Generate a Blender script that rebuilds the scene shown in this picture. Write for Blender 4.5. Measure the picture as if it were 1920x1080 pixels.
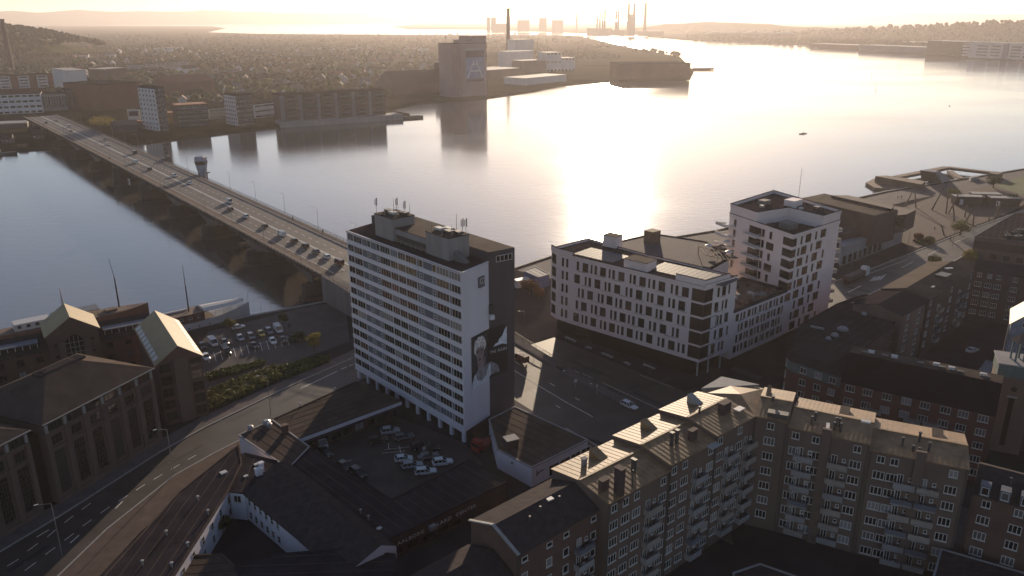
import bpy, bmesh, math, random
from mathutils import Vector, Matrix, noise

# ------------------------------------------------------------------ camera, world, sun, exposure
for o in list(bpy.data.objects):
    bpy.data.objects.remove(o)
SC = bpy.context.scene
COL = SC.collection
H, FP = 92.0, 1493.0                      # drone height (m), focal length in photo pixels
PT = math.atan((540 - 33) / FP)           # pitch below the horizon
cd = bpy.data.cameras.new('camera')
cd.sensor_width = 36.0
cd.lens = FP / 1920 * 36.0
cd.clip_start = 1.0
cd.clip_end = 60000.0
cam = bpy.data.objects.new('camera', cd)
COL.objects.link(cam)
cam.location = (0, 0, H)
cam.rotation_euler = (math.pi / 2 - PT, 0, 0)
SC.camera = cam

SUN_EL, SUN_AZ = math.radians(10.0), math.radians(7.0)     # azimuth clockwise from +Y
w = bpy.data.worlds.new('World')
SC.world = w
w.use_nodes = True
nt = w.node_tree
nt.nodes.clear()
sky = nt.nodes.new('ShaderNodeTexSky')
sky.sky_type = 'NISHITA'
sky.sun_disc = False
sky.sun_elevation = SUN_EL
sky.sun_rotation = SUN_AZ
sky.altitude = 0
sky.air_density = 0.8
sky.dust_density = 0.3
sky.ozone_density = 1.5
bg = nt.nodes.new('ShaderNodeBackground')
bg.inputs['Strength'].default_value = 0.10
wo = nt.nodes.new('ShaderNodeOutputWorld')
tn = nt.nodes.new('ShaderNodeMix')          # camera white balance, the same over the whole sky
tn.data_type = 'RGBA'
tn.blend_type = 'MULTIPLY'
tn.inputs[0].default_value = 1.0
tn.inputs[7].default_value = (1.08, 0.965, 0.95, 1)
nt.links.new(sky.outputs[0], tn.inputs[6])
nt.links.new(tn.outputs[2], bg.inputs[0])
nt.links.new(bg.outputs[0], wo.inputs[0])

sd = bpy.data.lights.new('sun', 'SUN')
sd.energy = 4.7
sd.angle = math.radians(0.5)
sd.color = (1.0, 0.80, 0.58)
sun = bpy.data.objects.new('sun', sd)
COL.objects.link(sun)
SDIR = Vector((math.sin(SUN_AZ) * math.cos(SUN_EL), math.cos(SUN_AZ) * math.cos(SUN_EL), math.sin(SUN_EL)))
sun.rotation_euler = SDIR.to_track_quat('Z', 'Y').to_euler()
sun.location = (60, 500, 300)

SC.view_settings.view_transform = 'Standard'
SC.view_settings.look = 'None'
SC.view_settings.gamma = 1.0
SC.view_settings.use_curve_mapping = False
SC.view_settings.exposure = 0.62
SC.cycles.use_denoising = True
SC.cycles.max_bounces = 5
SC.cycles.diffuse_bounces = 2
SC.cycles.glossy_bounces = 3
SC.cycles.transmission_bounces = 3
SC.cycles.volume_bounces = 0
SC.cycles.transparent_max_bounces = 8
SC.cycles.caustics_reflective = False
SC.cycles.caustics_refractive = False
SC.cycles.sample_clamp_indirect = 4.0

# ------------------------------------------------------------------ helpers
rnd = random.Random(11)
SP, CP = math.sin(PT), math.cos(PT)
def at(px, py, z=0.0):
    """survey: the point on the level plane z that the photo shows at pixel px, py"""
    u, v = (px - 960) / FP, (py - 540) / FP
    t = (H - z) / (SP + v * CP)
    return Vector((u * t, (CP - v * SP) * t, z))
def V(x, y, z=0.0):
    return Vector((x, y, z))

_mats = {}
def mat(name, col, rough=0.8, var=0.18, scale=0.6, bump=0.0, bscale=8.0, spec=0.3, metal=0.0, streak=False, rand=0.0):
    """principled material whose colour is broken up by two octaves of dirt"""
    if name in _mats:
        return _mats[name]
    m = bpy.data.materials.new(name)
    m.use_nodes = True
    n = m.node_tree
    b = n.nodes['Principled BSDF']
    b.inputs['Roughness'].default_value = rough
    b.inputs['Metallic'].default_value = metal
    b.inputs['Specular IOR Level'].default_value = spec
    tc = n.nodes.new('ShaderNodeTexCoord')
    vec = tc.outputs['Object']
    if streak:
        mp = n.nodes.new('ShaderNodeMapping')
        mp.inputs['Scale'].default_value = (1, 1, 0.15)
        n.links.new(vec, mp.inputs[0])
        vec = mp.outputs[0]
    if var > 0:
        t1 = n.nodes.new('ShaderNodeTexNoise')
        t1.inputs['Scale'].default_value = scale
        t1.inputs['Detail'].default_value = 6
        t1.inputs['Roughness'].default_value = 0.65
        n.links.new(vec, t1.inputs['Vector'])
        mr = n.nodes.new('ShaderNodeMapRange')
        mr.inputs[1].default_value = 0.3
        mr.inputs[2].default_value = 0.7
        mr.inputs[3].default_value = 1 - var
        mr.inputs[4].default_value = 1 + var
        n.links.new(t1.outputs[0], mr.inputs[0])
        mx = n.nodes.new('ShaderNodeMix')
        mx.data_type = 'RGBA'
        mx.blend_type = 'MULTIPLY'
        mx.inputs[0].default_value = 1
        mx.inputs[6].default_value = (*col, 1)
        n.links.new(mr.outputs[0], mx.inputs[7])
        out = mx.outputs[2]
        if rand > 0:
            oi = n.nodes.new('ShaderNodeObjectInfo')
            mr2 = n.nodes.new('ShaderNodeMapRange')
            mr2.inputs[3].default_value = 1 - rand
            mr2.inputs[4].default_value = 1 + rand
            n.links.new(oi.outputs['Random'], mr2.inputs[0])
            mx2 = n.nodes.new('ShaderNodeMix')
            mx2.data_type = 'RGBA'
            mx2.blend_type = 'MULTIPLY'
            mx2.inputs[0].default_value = 1
            n.links.new(out, mx2.inputs[6])
            n.links.new(mr2.outputs[0], mx2.inputs[7])
            out = mx2.outputs[2]
        n.links.new(out, b.inputs['Base Color'])
    else:
        b.inputs['Base Color'].default_value = (*col, 1)
    if bump > 0:
        t2 = n.nodes.new('ShaderNodeTexNoise')
        t2.inputs['Scale'].default_value = bscale
        t2.inputs['Detail'].default_value = 4
        n.links.new(tc.outputs['Object'], t2.inputs['Vector'])
        bp = n.nodes.new('ShaderNodeBump')
        bp.inputs['Strength'].default_value = bump
        bp.inputs['Distance'].default_value = 0.1
        n.links.new(t2.outputs[0], bp.inputs['Height'])
        n.links.new(bp.outputs[0], b.inputs['Normal'])
    _mats[name] = m
    return m

def glassmat(name, ramp, rough=0.08):
    """window glass: mostly dark rooms, some drawn curtains; one tone per window"""
    m = bpy.data.materials.new(name)
    m.use_nodes = True
    n = m.node_tree
    b = n.nodes['Principled BSDF']
    b.inputs['Roughness'].default_value = rough
    b.inputs['Specular IOR Level'].default_value = 0.5
    oi = n.nodes.new('ShaderNodeObjectInfo')
    cr = n.nodes.new('ShaderNodeValToRGB')
    cr.color_ramp.interpolation = 'CONSTANT'
    e = cr.color_ramp.elements
    while len(e) < len(ramp):
        e.new(0.5)
    for k, (p, c) in enumerate(ramp):
        e[k].position = p
        e[k].color = (*c, 1)
    n.links.new(oi.outputs['Random'], cr.inputs[0])
    n.links.new(cr.outputs[0], b.inputs['Base Color'])
    _mats[name] = m
    return m

class MB:
    """collects faces, then becomes ONE mesh"""
    def __init__(s):
        s.v, s.f, s.m = [], [], []
    def face(s, pts, m=0):
        i = len(s.v)
        s.v += [Vector(p) for p in pts]
        s.f.append(list(range(i, i + len(pts))))
        s.m.append(m)
    def prism(s, pts, z0, z1, m=0, mt=None, cap=True, bot=True):
        pts = [Vector((p[0], p[1])) for p in pts]
        a = sum(p.x * q.y - q.x * p.y for p, q in zip(pts, pts[1:] + pts[:1]))
        if a < 0:
            pts = pts[::-1]
        n, i = len(pts), len(s.v)
        z1s = z1 if isinstance(z1, (list, tuple)) else [z1] * n
        if a < 0 and isinstance(z1, (list, tuple)):
            z1s = z1s[::-1]
        s.v += [Vector((p.x, p.y, z0)) for p in pts] + [Vector((p.x, p.y, z)) for p, z in zip(pts, z1s)]
        for k in range(n):
            q = (k + 1) % n
            s.f.append([i + k, i + q, i + n + q, i + n + k]); s.m.append(m)
        if cap:
            s.f.append([i + n + k for k in range(n)]); s.m.append(m if mt is None else mt)
        if bot:
            s.f.append([i + k for k in reversed(range(n))]); s.m.append(m)
        return s
    def box(s, c, size, rz=0.0, m=0, mt=None):
        hx, hy, hz = size[0] / 2, size[1] / 2, size[2] / 2
        cs, sn = math.cos(rz), math.sin(rz)
        pts = [(c[0] + x * cs - y * sn, c[1] + x * sn + y * cs) for x, y in ((-hx, -hy), (hx, -hy), (hx, hy), (-hx, hy))]
        return s.prism(pts, c[2] - hz, c[2] + hz, m, mt)
    def bar(s, a, b, wd, ht, m=0):
        """a square bar from a to b"""
        a, b = Vector(a), Vector(b)
        d = (b - a).normalized()
        up = Vector((0, 0, 1)) if abs(d.z) < 0.95 else Vector((1, 0, 0))
        x = d.cross(up).normalized() * wd / 2
        y = x.cross(d).normalized() * ht / 2
        i = len(s.v)
        for p in (a, b):
            s.v += [p - x - y, p + x - y, p + x + y, p - x + y]
        for q in ([0, 1, 5, 4], [1, 2, 6, 5], [2, 3, 7, 6], [3, 0, 4, 7], [3, 2, 1, 0], [4, 5, 6, 7]):
            s.f.append([i + k for k in q]); s.m.append(m)
        return s
    def tube(s, a, b, r0, r1=None, n=8, m=0, caps=True):
        a, b = Vector(a), Vector(b)
        r1 = r0 if r1 is None else r1
        d = (b - a).normalized()
        up = Vector((0, 0, 1)) if abs(d.z) < 0.95 else Vector((1, 0, 0))
        x = d.cross(up).normalized()
        y = x.cross(d).normalized()
        i = len(s.v)
        for p, r in ((a, r0), (b, r1)):
            s.v += [p + (x * math.cos(2 * math.pi * k / n) + y * math.sin(2 * math.pi * k / n)) * r for k in range(n)]
        for k in range(n):
            q = (k + 1) % n
            s.f.append([i + k, i + q, i + n + q, i + n + k]); s.m.append(m)
        if caps:
            s.f.append([i + k for k in reversed(range(n))]); s.m.append(m)
            s.f.append([i + n + k for k in range(n)]); s.m.append(m)
        return s
    def loft(s, rings, m=0, close=True, caps=True):
        n, i = len(rings[0]), len(s.v)
        for r in rings:
            s.v += [Vector(p) for p in r]
        for a in range(len(rings) - 1):
            for k in range(n if close else n - 1):
                q = (k + 1) % n
                s.f.append([i + a * n + k, i + a * n + q, i + (a + 1) * n + q, i + (a + 1) * n + k]); s.m.append(m)
        if caps and close:
            s.f.append([i + k for k in reversed(range(n))]); s.m.append(m)
            s.f.append([i + (len(rings) - 1) * n + k for k in range(n)]); s.m.append(m)
        return s
    def mesh(s, name, mats, smooth=False, off=None):
        me = bpy.data.meshes.new(name)
        vs = [v - off for v in s.v] if off is not None else s.v
        me.from_pydata([tuple(v) for v in vs], [], s.f)
        for m in (mats if isinstance(mats, (list, tuple)) else [mats]):
            me.materials.append(m)
        me.polygons.foreach_set('material_index', s.m)
        if smooth:
            me.polygons.foreach_set('use_smooth', [True] * len(s.f))
        me.update()
        return me

def link(name, data, parent=None, loc=(0, 0, 0), rz=0.0, scale=None):
    o = bpy.data.objects.new(name, data)
    COL.objects.link(o)
    o.location = loc
    if rz:
        o.rotation_euler = (0, 0, rz)
    if scale is not None:
        o.scale = scale
    if parent is not None:
        o.parent = parent
    return o
def tag(o, label=None, cat=None, group=None, kind=None):
    if label: o['label'] = label
    if cat: o['category'] = cat
    if group: o['group'] = group
    if kind: o['kind'] = kind
    return o
class Thing:
    """an Empty at the thing's base; parts are given in world coordinates"""
    def __init__(s, name, label, cat, loc, group=None):
        s.loc = Vector(loc)
        s.e = tag(link(name, None, None, s.loc), label, cat, group)
        s.e.empty_display_size = 0.5
    def part(s, name, mb, mats, smooth=False, parent=None):
        base = s.loc if parent is None else s.loc + parent.location
        return link(name, mb.mesh(name, mats, smooth, base), parent or s.e)
    def put(s, name, me, loc, rz=0.0, scale=None):
        return link(name, me, s.e, Vector(loc) - s.loc, rz, scale)
def single(name, mb, mats, label, cat, loc, group=None, smooth=False):
    """a thing that is one mesh, its origin at its base"""
    loc = Vector(loc)
    return tag(link(name, mb.mesh(name, mats, smooth, loc), None, loc), label, cat, group)
def structure(name, mb, mats, smooth=False):
    return tag(link(name, mb.mesh(name, mats, smooth)), kind='structure')
def copy_tree(o, parent=None):
    c = o.copy()
    COL.objects.link(c)
    c.parent = parent
    for ch in o.children:
        copy_tree(ch, c)
    return c
def lerp(a, b, t):
    return a + (b - a) * t

# ------------------------------------------------------------------ materials
M = {}
M['asphalt'] = mat('asphalt', (0.05, 0.04, 0.038), 0.6, 0.4, 0.16, 0.2, 3, spec=0.25)
M['paving'] = mat('paving', (0.105, 0.088, 0.088), 0.9, 0.25, 0.3, 0.1, 4, spec=0.12)
M['redpaving'] = mat('red_paving', (0.10, 0.07, 0.06), 0.9, 0.25, 0.4, 0.1, 4, spec=0.12)
M['ground'] = mat('city_ground', (0.040, 0.035, 0.038), 0.95, 0.35, 0.08, 0.1, 2, spec=0.0)
M['kerb'] = mat('kerb_stone', (0.26, 0.25, 0.24), 0.8, 0.15, 1)
M['paint'] = mat('road_paint', (0.62, 0.61, 0.58), 0.7, 0.2, 2)
M['concrete'] = mat('concrete', (0.25, 0.23, 0.23), 0.85, 0.2, 0.25, 0.1, 2, streak=True)
M['dkconcrete'] = mat('dark_concrete', (0.14, 0.13, 0.13), 0.85, 0.25, 0.25, 0.1, 2, streak=True)
M['white'] = mat('white_render', (0.62, 0.575, 0.61), 0.8, 0.08, 0.2, streak=True)
M['modern'] = mat('pale_cladding', (0.68, 0.57, 0.55), 0.6, 0.07, 0.15)
M['darkslab'] = mat('dark_render', (0.075, 0.062, 0.072), 0.85, 0.12, 0.2, spec=0.05, streak=True)
M['panel'] = mat('grey_blue_panel', (0.11, 0.115, 0.14), 0.6, 0.12, 0.6)
M['roofdark'] = mat('roof_felt_dark', (0.036, 0.03, 0.034), 0.9, 0.35, 0.18, 0.2, 1.5, spec=0.0)
M['roofbrown'] = mat('roof_felt_brown', (0.075, 0.055, 0.047), 0.9, 0.3, 0.2, 0.2, 1.5, spec=0.02)
M['roofboard'] = mat('roof_boarding', (0.24, 0.145, 0.075), 0.6, 0.4, 0.35, 0.2, 2, spec=0.25)
M['rooftile'] = mat('roof_tile_dark', (0.045, 0.036, 0.037), 0.85, 0.3, 0.8, 0.5, 5, spec=0.03)
M['roofred'] = mat('roof_tile_red', (0.20, 0.075, 0.045), 0.8, 0.25, 0.5, 0.2, 3)
M['copper'] = mat('copper_green', (0.095, 0.13, 0.125), 0.6, 0.2, 0.5)
M['brick'] = mat('brick_brown', (0.105, 0.06, 0.05), 0.85, 0.18, 0.4, 0.2, 6)
M['brickred'] = mat('brick_red', (0.115, 0.05, 0.042), 0.85, 0.18, 0.4, 0.2, 6)
M['brickdk'] = mat('brick_dark', (0.07, 0.043, 0.042), 0.85, 0.2, 0.4, 0.2, 6)
M['sand'] = mat('sandstone', (0.125, 0.082, 0.07), 0.85, 0.12, 0.4, streak=True)
M['render'] = mat('grey_brown_render', (0.125, 0.084, 0.072), 0.88, 0.16, 0.25, 0.1, 3, streak=True)
M['frame'] = mat('white_frame', (0.48, 0.45, 0.43), 0.5, 0.08, 2)
M['dkframe'] = mat('dark_frame', (0.045, 0.04, 0.04), 0.5, 0.1, 2)
M['steel'] = mat('galvanised_steel', (0.35, 0.34, 0.33), 0.45, 0.12, 1, metal=0.6)
M['dksteel'] = mat('dark_steel', (0.06, 0.055, 0.055), 0.5, 0.15, 1)
M['wood'] = mat('weathered_wood', (0.15, 0.10, 0.075), 0.85, 0.3, 1.2)
M['shadestone'] = mat('shade_dark_stone', (0.04, 0.035, 0.036), 0.7, 0.3, 0.3, 0.2, 1, spec=0.2, streak=True)  # shade under the bridge put into the stone's even dark colour
M['black'] = mat('black_rubber', (0.018, 0.018, 0.018), 0.8, 0.0)
M['grass'] = mat('grass', (0.065, 0.085, 0.025), 0.95, 0.3, 0.3)
M['hull'] = mat('white_hull', (0.42, 0.41, 0.42), 0.4, 0.08, 0.3, streak=True)
M['glass'] = glassmat('window_glass', [(0, (0.012, 0.011, 0.013)), (0.62, (0.03, 0.028, 0.03)), (0.78, (0.10, 0.09, 0.09)), (0.9, (0.22, 0.2, 0.2))])
M['glasst'] = glassmat('tower_glass', [(0, (0.012, 0.012, 0.014)), (0.6, (0.03, 0.028, 0.034)), (0.74, (0.12, 0.06, 0.05)), (0.82, (0.13, 0.135, 0.16)), (0.92, (0.24, 0.21, 0.2))])
M['glassd'] = glassmat('dark_glass', [(0, (0.02, 0.015, 0.014)), (0.6, (0.03, 0.023, 0.022)), (0.9, (0.055, 0.045, 0.042))], 0.06)
M['solar'] = mat('solar_panel', (0.05, 0.05, 0.065), 0.5, 0.15, 1, spec=0.3)

# ------------------------------------------------------------------ windows
_wm = {}
def winmesh(w, h, nx=1, ny=1, fr='frame', gl='glass', fw=0.09, d=0.07, sill=True):
    """frame mesh and pane mesh; X along the wall, -Y out of it, origin in the middle"""
    k = (w, h, nx, ny, fr, gl, fw, sill)
    if k in _wm:
        return _wm[k]
    a = MB()
    def bx(x0, x1, z0, z1, dd=d):
        a.prism([(x0, -dd), (x1, -dd), (x1, 0.02), (x0, 0.02)], z0, z1)
    bx(-w / 2, -w / 2 + fw, -h / 2, h / 2); bx(w / 2 - fw, w / 2, -h / 2, h / 2)
    bx(-w / 2 + fw, w / 2 - fw, h / 2 - fw, h / 2); bx(-w / 2 + fw, w / 2 - fw, -h / 2, -h / 2 + fw)
    for i in range(1, nx):
        x = -w / 2 + w * i / nx
        bx(x - fw / 2, x + fw / 2, -h / 2 + fw, h / 2 - fw, d * 0.9)
    for i in range(1, ny):
        z = -h / 2 + h * i / ny
        bx(-w / 2 + fw, w / 2 - fw, z - fw / 2, z + fw / 2, d * 0.8)
    if sill:
        bx(-w / 2 - 0.06, w / 2 + 0.06, -h / 2 - 0.07, -h / 2 - 0.002, d + 0.1)
    g = MB()
    g.prism([(-w / 2 + 0.02, -0.025), (w / 2 - 0.02, -0.025), (w / 2 - 0.02, 0.0), (-w / 2 + 0.02, 0.0)], -h / 2 + 0.02, h / 2 - 0.02)
    _wm[k] = (a.mesh('window', M[fr]), g.mesh('pane', M[gl]))
    return _wm[k]
def window(t, p, rz, wm, name='window', pane=True):
    o = t.put(name, wm[0], p, rz)
    if pane:
        link('pane', wm[1], o)
    return o
def facade(t, p0, p1, rows, cols, wm, skip=None, pane=True, name='window'):
    """windows on the wall p0 -> p1 (outside on the right hand); cols in metres from p0"""
    p0, p1 = Vector((p0[0], p0[1], 0)), Vector((p1[0], p1[1], 0))
    d = (p1 - p0).normalized()
    rz = math.atan2(d.y, d.x)
    for j, z in enumerate(rows):
        for i, c in enumerate(cols):
            if skip and skip(i, j):
                continue
            q = p0 + d * c
            window(t, (q.x, q.y, z), rz, wm, name, pane)
def spread(L, n, m=1.5):
    return [m + (L - 2 * m) * (k + 0.5) / n for k in range(n)]
def dist(a, b):
    return math.hypot(a[0] - b[0], a[1] - b[1])
def outw(p0, p1, k=1.0):
    d = Vector((p1[0] - p0[0], p1[1] - p0[1])).normalized()
    return Vector((d.y, -d.x, 0)) * k
def parapet(t, pts, z, h=0.5, th=0.3, mt=None, name='parapet'):
    m = MB()
    n = len(pts)
    for i in range(n):
        a, b = Vector((pts[i][0], pts[i][1], 0)), Vector((pts[(i + 1) % n][0], pts[(i + 1) % n][1], 0))
        m.bar(a + V(0, 0, z + h / 2), b + V(0, 0, z + h / 2), th, h + 0.002 * i)
    t.part(name, m, mt or M['white'])
def gable(t, a, b, c, d, z, rise, over=0.4, mt=None, th=0.18, wall=None, seams=0, name='roof', off=0.5):
    """gable roof over the quad a-b (front eave), c-d (back eave, c behind b); ridge along a-b"""
    a, b, c, d = [Vector((p[0], p[1], 0)) for p in (a, b, c, d)]
    u = (b - a).normalized()
    n = (d - a).normalized()
    r0, r1 = lerp(a, d, off), lerp(b, c, off)
    k = rise / max(0.1, (r0 - a).length)
    k2 = rise / max(0.1, (d - r0).length)
    E = [a - n * over + V(0, 0, z - k * over), b - n * over + V(0, 0, z - k * over), r1 + V(0, 0, z + rise), r0 + V(0, 0, z + rise),
         c + n * over + V(0, 0, z - k2 * over), d + n * over + V(0, 0, z - k2 * over)]
    m = MB()
    up = V(0, 0, th)
    def slab(q):
        m.face([p + up for p in q]); m.face([p for p in reversed(q)])
        for i in range(4):
            m.face([q[i], q[(i + 1) % 4], q[(i + 1) % 4] + up, q[i] + up])
    slab([E[0], E[1], E[2], E[3]])
    slab([E[3], E[2], E[4], E[5]])
    o = t.part(name, m, mt)
    if seams:
        sm = MB()
        for i in range(1, seams):
            f = i / seams
            zz = V(0, 0, th + 0.01)
            sm.bar(lerp(E[0], E[1], f) + zz, lerp(E[3], E[2], f) + zz, 0.1, 0.05)
            sm.bar(lerp(E[3], E[2], f) + zz, lerp(E[5], E[4], f) + zz, 0.1, 0.05)
        t.part('seam', sm, mt, parent=o)
        rc = MB().bar(E[3] + V(0, 0, th + 0.06), E[2] + V(0, 0, th + 0.06), 0.4, 0.14)
        t.part('ridge_cap', rc, mt, parent=o)
    for p, q, r in ((a, d, r0), (c, b, r1)):
        w0 = u * (.12 if p is a else -.12)
        g = MB().loft([[p + V(0, 0, z), r + V(0, 0, z + rise), q + V(0, 0, z)], [p + w0 + V(0, 0, z), r + w0 + V(0, 0, z + rise), q + w0 + V(0, 0, z)]])
        t.part('gable_wall', g, wall or mt)
    return E
def hip(t, a, b, c, d, z, rise, over=0.5, mt=None, hipk=1.0, name='roof'):
    a, b, c, d = [Vector((p[0], p[1], 0)) for p in (a, b, c, d)]
    u, n = (b - a).normalized(), (d - a).normalized()
    hw = (d - a).length / 2
    r0, r1 = lerp(a, d, .5) + u * hw * hipk, lerp(b, c, .5) - u * hw * hipk
    a2, b2, c2, d2 = a - (u + n) * over, b + (u - n) * over, c + (u + n) * over, d + (n - u) * over
    Z, R = V(0, 0, z), V(0, 0, z + rise)
    m = MB()
    m.face([a2 + Z, b2 + Z, r1 + R, r0 + R]); m.face([b2 + Z, c2 + Z, r1 + R]); m.face([c2 + Z, d2 + Z, r0 + R, r1 + R]); m.face([d2 + Z, a2 + Z, r0 + R])
    Z2 = V(0, 0, z - 0.3)
    q = [a2, b2, c2, d2]
    for i in range(4):
        m.face([q[i] + Z2, q[(i + 1) % 4] + Z2, q[(i + 1) % 4] + Z, q[i] + Z])
    m.face([p + Z2 for p in reversed(q)])
    return t.part(name, m, mt)
# ------------------------------------------------------------------ the setting: water, land, hills, roads
def watermat():
    m = bpy.data.materials.new('fjord_water')
    m.use_nodes = True
    n = m.node_tree
    b = n.nodes['Principled BSDF']
    b.inputs['Base Color'].default_value = (0.085, 0.07, 0.06, 1)
    b.inputs['IOR'].default_value = 2.2
    b.inputs['Specular IOR Level'].default_value = 0.5
    tc = n.nodes.new('ShaderNodeTexCoord')
    def nz(scale, detail, sx=1.0):
        mp = n.nodes.new('ShaderNodeMapping')
        mp.inputs['Scale'].default_value = (sx, 1, 1)
        n.links.new(tc.outputs['Object'], mp.inputs[0])
        t = n.nodes.new('ShaderNodeTexNoise')
        t.inputs['Scale'].default_value = scale
        t.inputs['Detail'].default_value = detail
        n.links.new(mp.outputs[0], t.inputs['Vector'])
        return t
    big = nz(0.007, 4, 0.45)                 # calm and ruffled patches
    mr = n.nodes.new('ShaderNodeMapRange')
    mr.inputs[1].default_value, mr.inputs[2].default_value = 0.35, 0.7
    mr.inputs[3].default_value, mr.inputs[4].default_value = 0.09, 0.16
    n.links.new(big.outputs[0], mr.inputs[0])
    n.links.new(mr.outputs[0], b.inputs['Roughness'])
    rip = nz(0.35, 5, 0.6)
    mr2 = n.nodes.new('ShaderNodeMapRange')
    mr2.inputs[1].default_value, mr2.inputs[2].default_value = 0.35, 0.7
    mr2.inputs[3].default_value, mr2.inputs[4].default_value = 0.08, 0.26
    n.links.new(big.outputs[0], mr2.inputs[0])
    bp = n.nodes.new('ShaderNodeBump')
    bp.inputs['Distance'].default_value = 0.35
    n.links.new(mr2.outputs[0], bp.inputs['Strength'])
    n.links.new(rip.outputs[0], bp.inputs['Height'])
    n.links.new(bp.outputs[0], b.inputs['Normal'])
    return m
M['water'] = watermat()
WZ = -2.0
wmb = MB()
wmb.face([(-20000, -400, WZ), (20000, -400, WZ), (20000, 45000, WZ), (-20000, 45000, WZ)])
structure('water', wmb, M['water'])

def landmat(name, c1, c2, scale):
    m = bpy.data.materials.new(name)
    m.use_nodes = True
    n = m.node_tree
    b = n.nodes['Principled BSDF']
    b.inputs['Roughness'].default_value = 0.95
    b.inputs['Specular IOR Level'].default_value = 0.0
    tc = n.nodes.new('ShaderNodeTexCoord')
    t = n.nodes.new('ShaderNodeTexVoronoi')
    t.inputs['Scale'].default_value = scale
    n.links.new(tc.outputs['Object'], t.inputs['Vector'])
    t2 = n.nodes.new('ShaderNodeTexNoise')
    t2.inputs['Scale'].default_value = scale * 6
    t2.inputs['Detail'].default_value = 8
    n.links.new(tc.outputs['Object'], t2.inputs['Vector'])
    ad = n.nodes.new('ShaderNodeMath')
    ad.operation = 'MULTIPLY_ADD'
    n.links.new(t.outputs['Color'], ad.inputs[0])
    ad.inputs[1].default_value = 0.55
    n.links.new(t2.outputs[0], ad.inputs[2])
    cr = n.nodes.new('ShaderNodeValToRGB')
    cr.color_ramp.elements[0].position, cr.color_ramp.elements[0].color = 0.35, (*c1, 1)
    cr.color_ramp.elements[1].position, cr.color_ramp.elements[1].color = 0.95, (*c2, 1)
    n.links.new(ad.outputs[0], cr.inputs[0])
    n.links.new(cr.outputs[0], b.inputs['Base Color'])
    return m
M['land'] = landmat('fields_and_scrub', (0.018, 0.018, 0.012), (0.06, 0.048, 0.032), 0.004)
M['hill'] = landmat('wooded_hill', (0.035, 0.042, 0.02), (0.09, 0.085, 0.04), 0.02)

# southern (near) shore: quay line seen in the photo, then away round the bend to the far right bank
QUAY = [(-900, -330), (-330, 70), (-130, 199), (-97.6, 232.6), (-86, 242), (-74, 249.6), (-60.6, 258.6), (1, 295), (15.2, 310.6), (92.7, 352.7), (209, 439), (330, 510),
        (700, 740), (1250, 1150), (1420, 1600), (1300, 1850), (1120, 1945), (1031, 2978), (756, 3695), (705, 4300)]
near = MB()
near.prism(QUAY + [(900, 6500), (3000, 12000), (18000, 12000), (18000, -330)], -6, 0.0, 0, 0)
structure('ground', near, M['ground'])
qw = MB()                                        # stone coping of the quay
for a, b in zip(QUAY[2:11], QUAY[3:12]):
    qw.bar(V(*a, 0.12), V(*b, 0.12), 0.9, 0.3)
structure('quay_coping', qw, M['kerb'])

NS = [(-900, 430), (-381, 594), (-348, 607), (-297, 628), (-227, 713), (-208, 731), (-112, 798), (-104, 822), (-135, 860), (-112, 935), (-32, 1004), (28, 1094), (78, 1200),
      (166, 1283), (288, 1329), (331, 1502), (417, 2055), (387, 2621), (354, 4440), (180, 4700), (-470, 4700), (-900, 4850), (-1500, 5000), (-2050, 5600),
      (-2600, 7600), (-3400, 9500), (-12000, 12000), (-18000, 9000), (-18000, 430)]
nl = MB()
nl.prism(NS, -6, 0.0, 0, 0)
structure('north_shore_land', nl, M['land'])
fl = MB()                                        # flat land beyond the lake and behind the power station
fl.prism([(-900, 7200), (-250, 6900), (300, 5600), (620, 4900), (760, 4650), (900, 6500), (3000, 12000), (12000, 20000), (-9000, 20000), (-1500, 14500), (-1300, 9000)], -6, 0.3, 0, 0)
structure('far_land', fl, M['land'])

def ridge(name, pts, depth, mt, base=0.0, step=40.0, rough=0.12, seed=0, segs=8):
    """a hill range: pts = (x, y, height) along its crest, falling off on both sides"""
    m = MB()
    rows = []
    L = []
    for (a, b) in zip(pts, pts[1:]):
        d = math.dist(a[:2], b[:2])
        n = max(1, int(d / step))
        L += [tuple(lerp(Vector(a), Vector(b), k / n)) for k in range(n)]
    L.append(pts[-1])
    for i, p in enumerate(L):
        q = L[min(i + 1, len(L) - 1)]; r = L[max(i - 1, 0)]
        d = Vector((q[0] - r[0], q[1] - r[1])).normalized()
        nn = Vector((-d.y, d.x))
        row = []
        for k in range(-segs, segs + 1):
            f = k / segs
            prof = 0.5 + 0.5 * math.cos(math.pi * f)
            x, y = p[0] + nn.x * f * depth, p[1] + nn.y * f * depth
            nzv = noise.noise((x / 180 + seed, y / 180, seed)) * 0.7 + noise.noise((x / 60 + seed, y / 60, 3 + seed)) * 0.3
            z = base + p[2] * prof * (1 + rough * 2 * nzv) - (1.5 if abs(k) == segs else 0)
            row.append((x, y, z))
        rows.append(row)
    m.loft(rows, close=False, caps=False)
    return structure(name, m, mt, smooth=True)
ridge('wooded_hill', [(-2300, 2300, 96), (-1700, 2100, 104), (-1420, 2020, 92), (-1250, 1980, 68), (-1130, 1960, 12)], 420, M['hill'], seed=1)
ridge('far_hills', [(-9000, 9000, 130), (-7000, 12500, 165), (-5200, 14000, 185), (-3000, 15500, 160), (-1000, 17500, 120), (1500, 19500, 105)], 1500, M['hill'], seed=4, step=400, rough=0.25)
ridge('far_hills', [(3000, 17000, 100), (5500, 15500, 130), (9000, 14000, 150)], 1500, M['hill'], seed=6, step=400, rough=0.25)
ridge('south_bank_hill', [(700, 5400, 20), (1150, 5500, 62), (1500, 5300, 55), (2100, 4800, 22)], 500, M['hill'], seed=8, step=80, rough=0.2)
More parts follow.
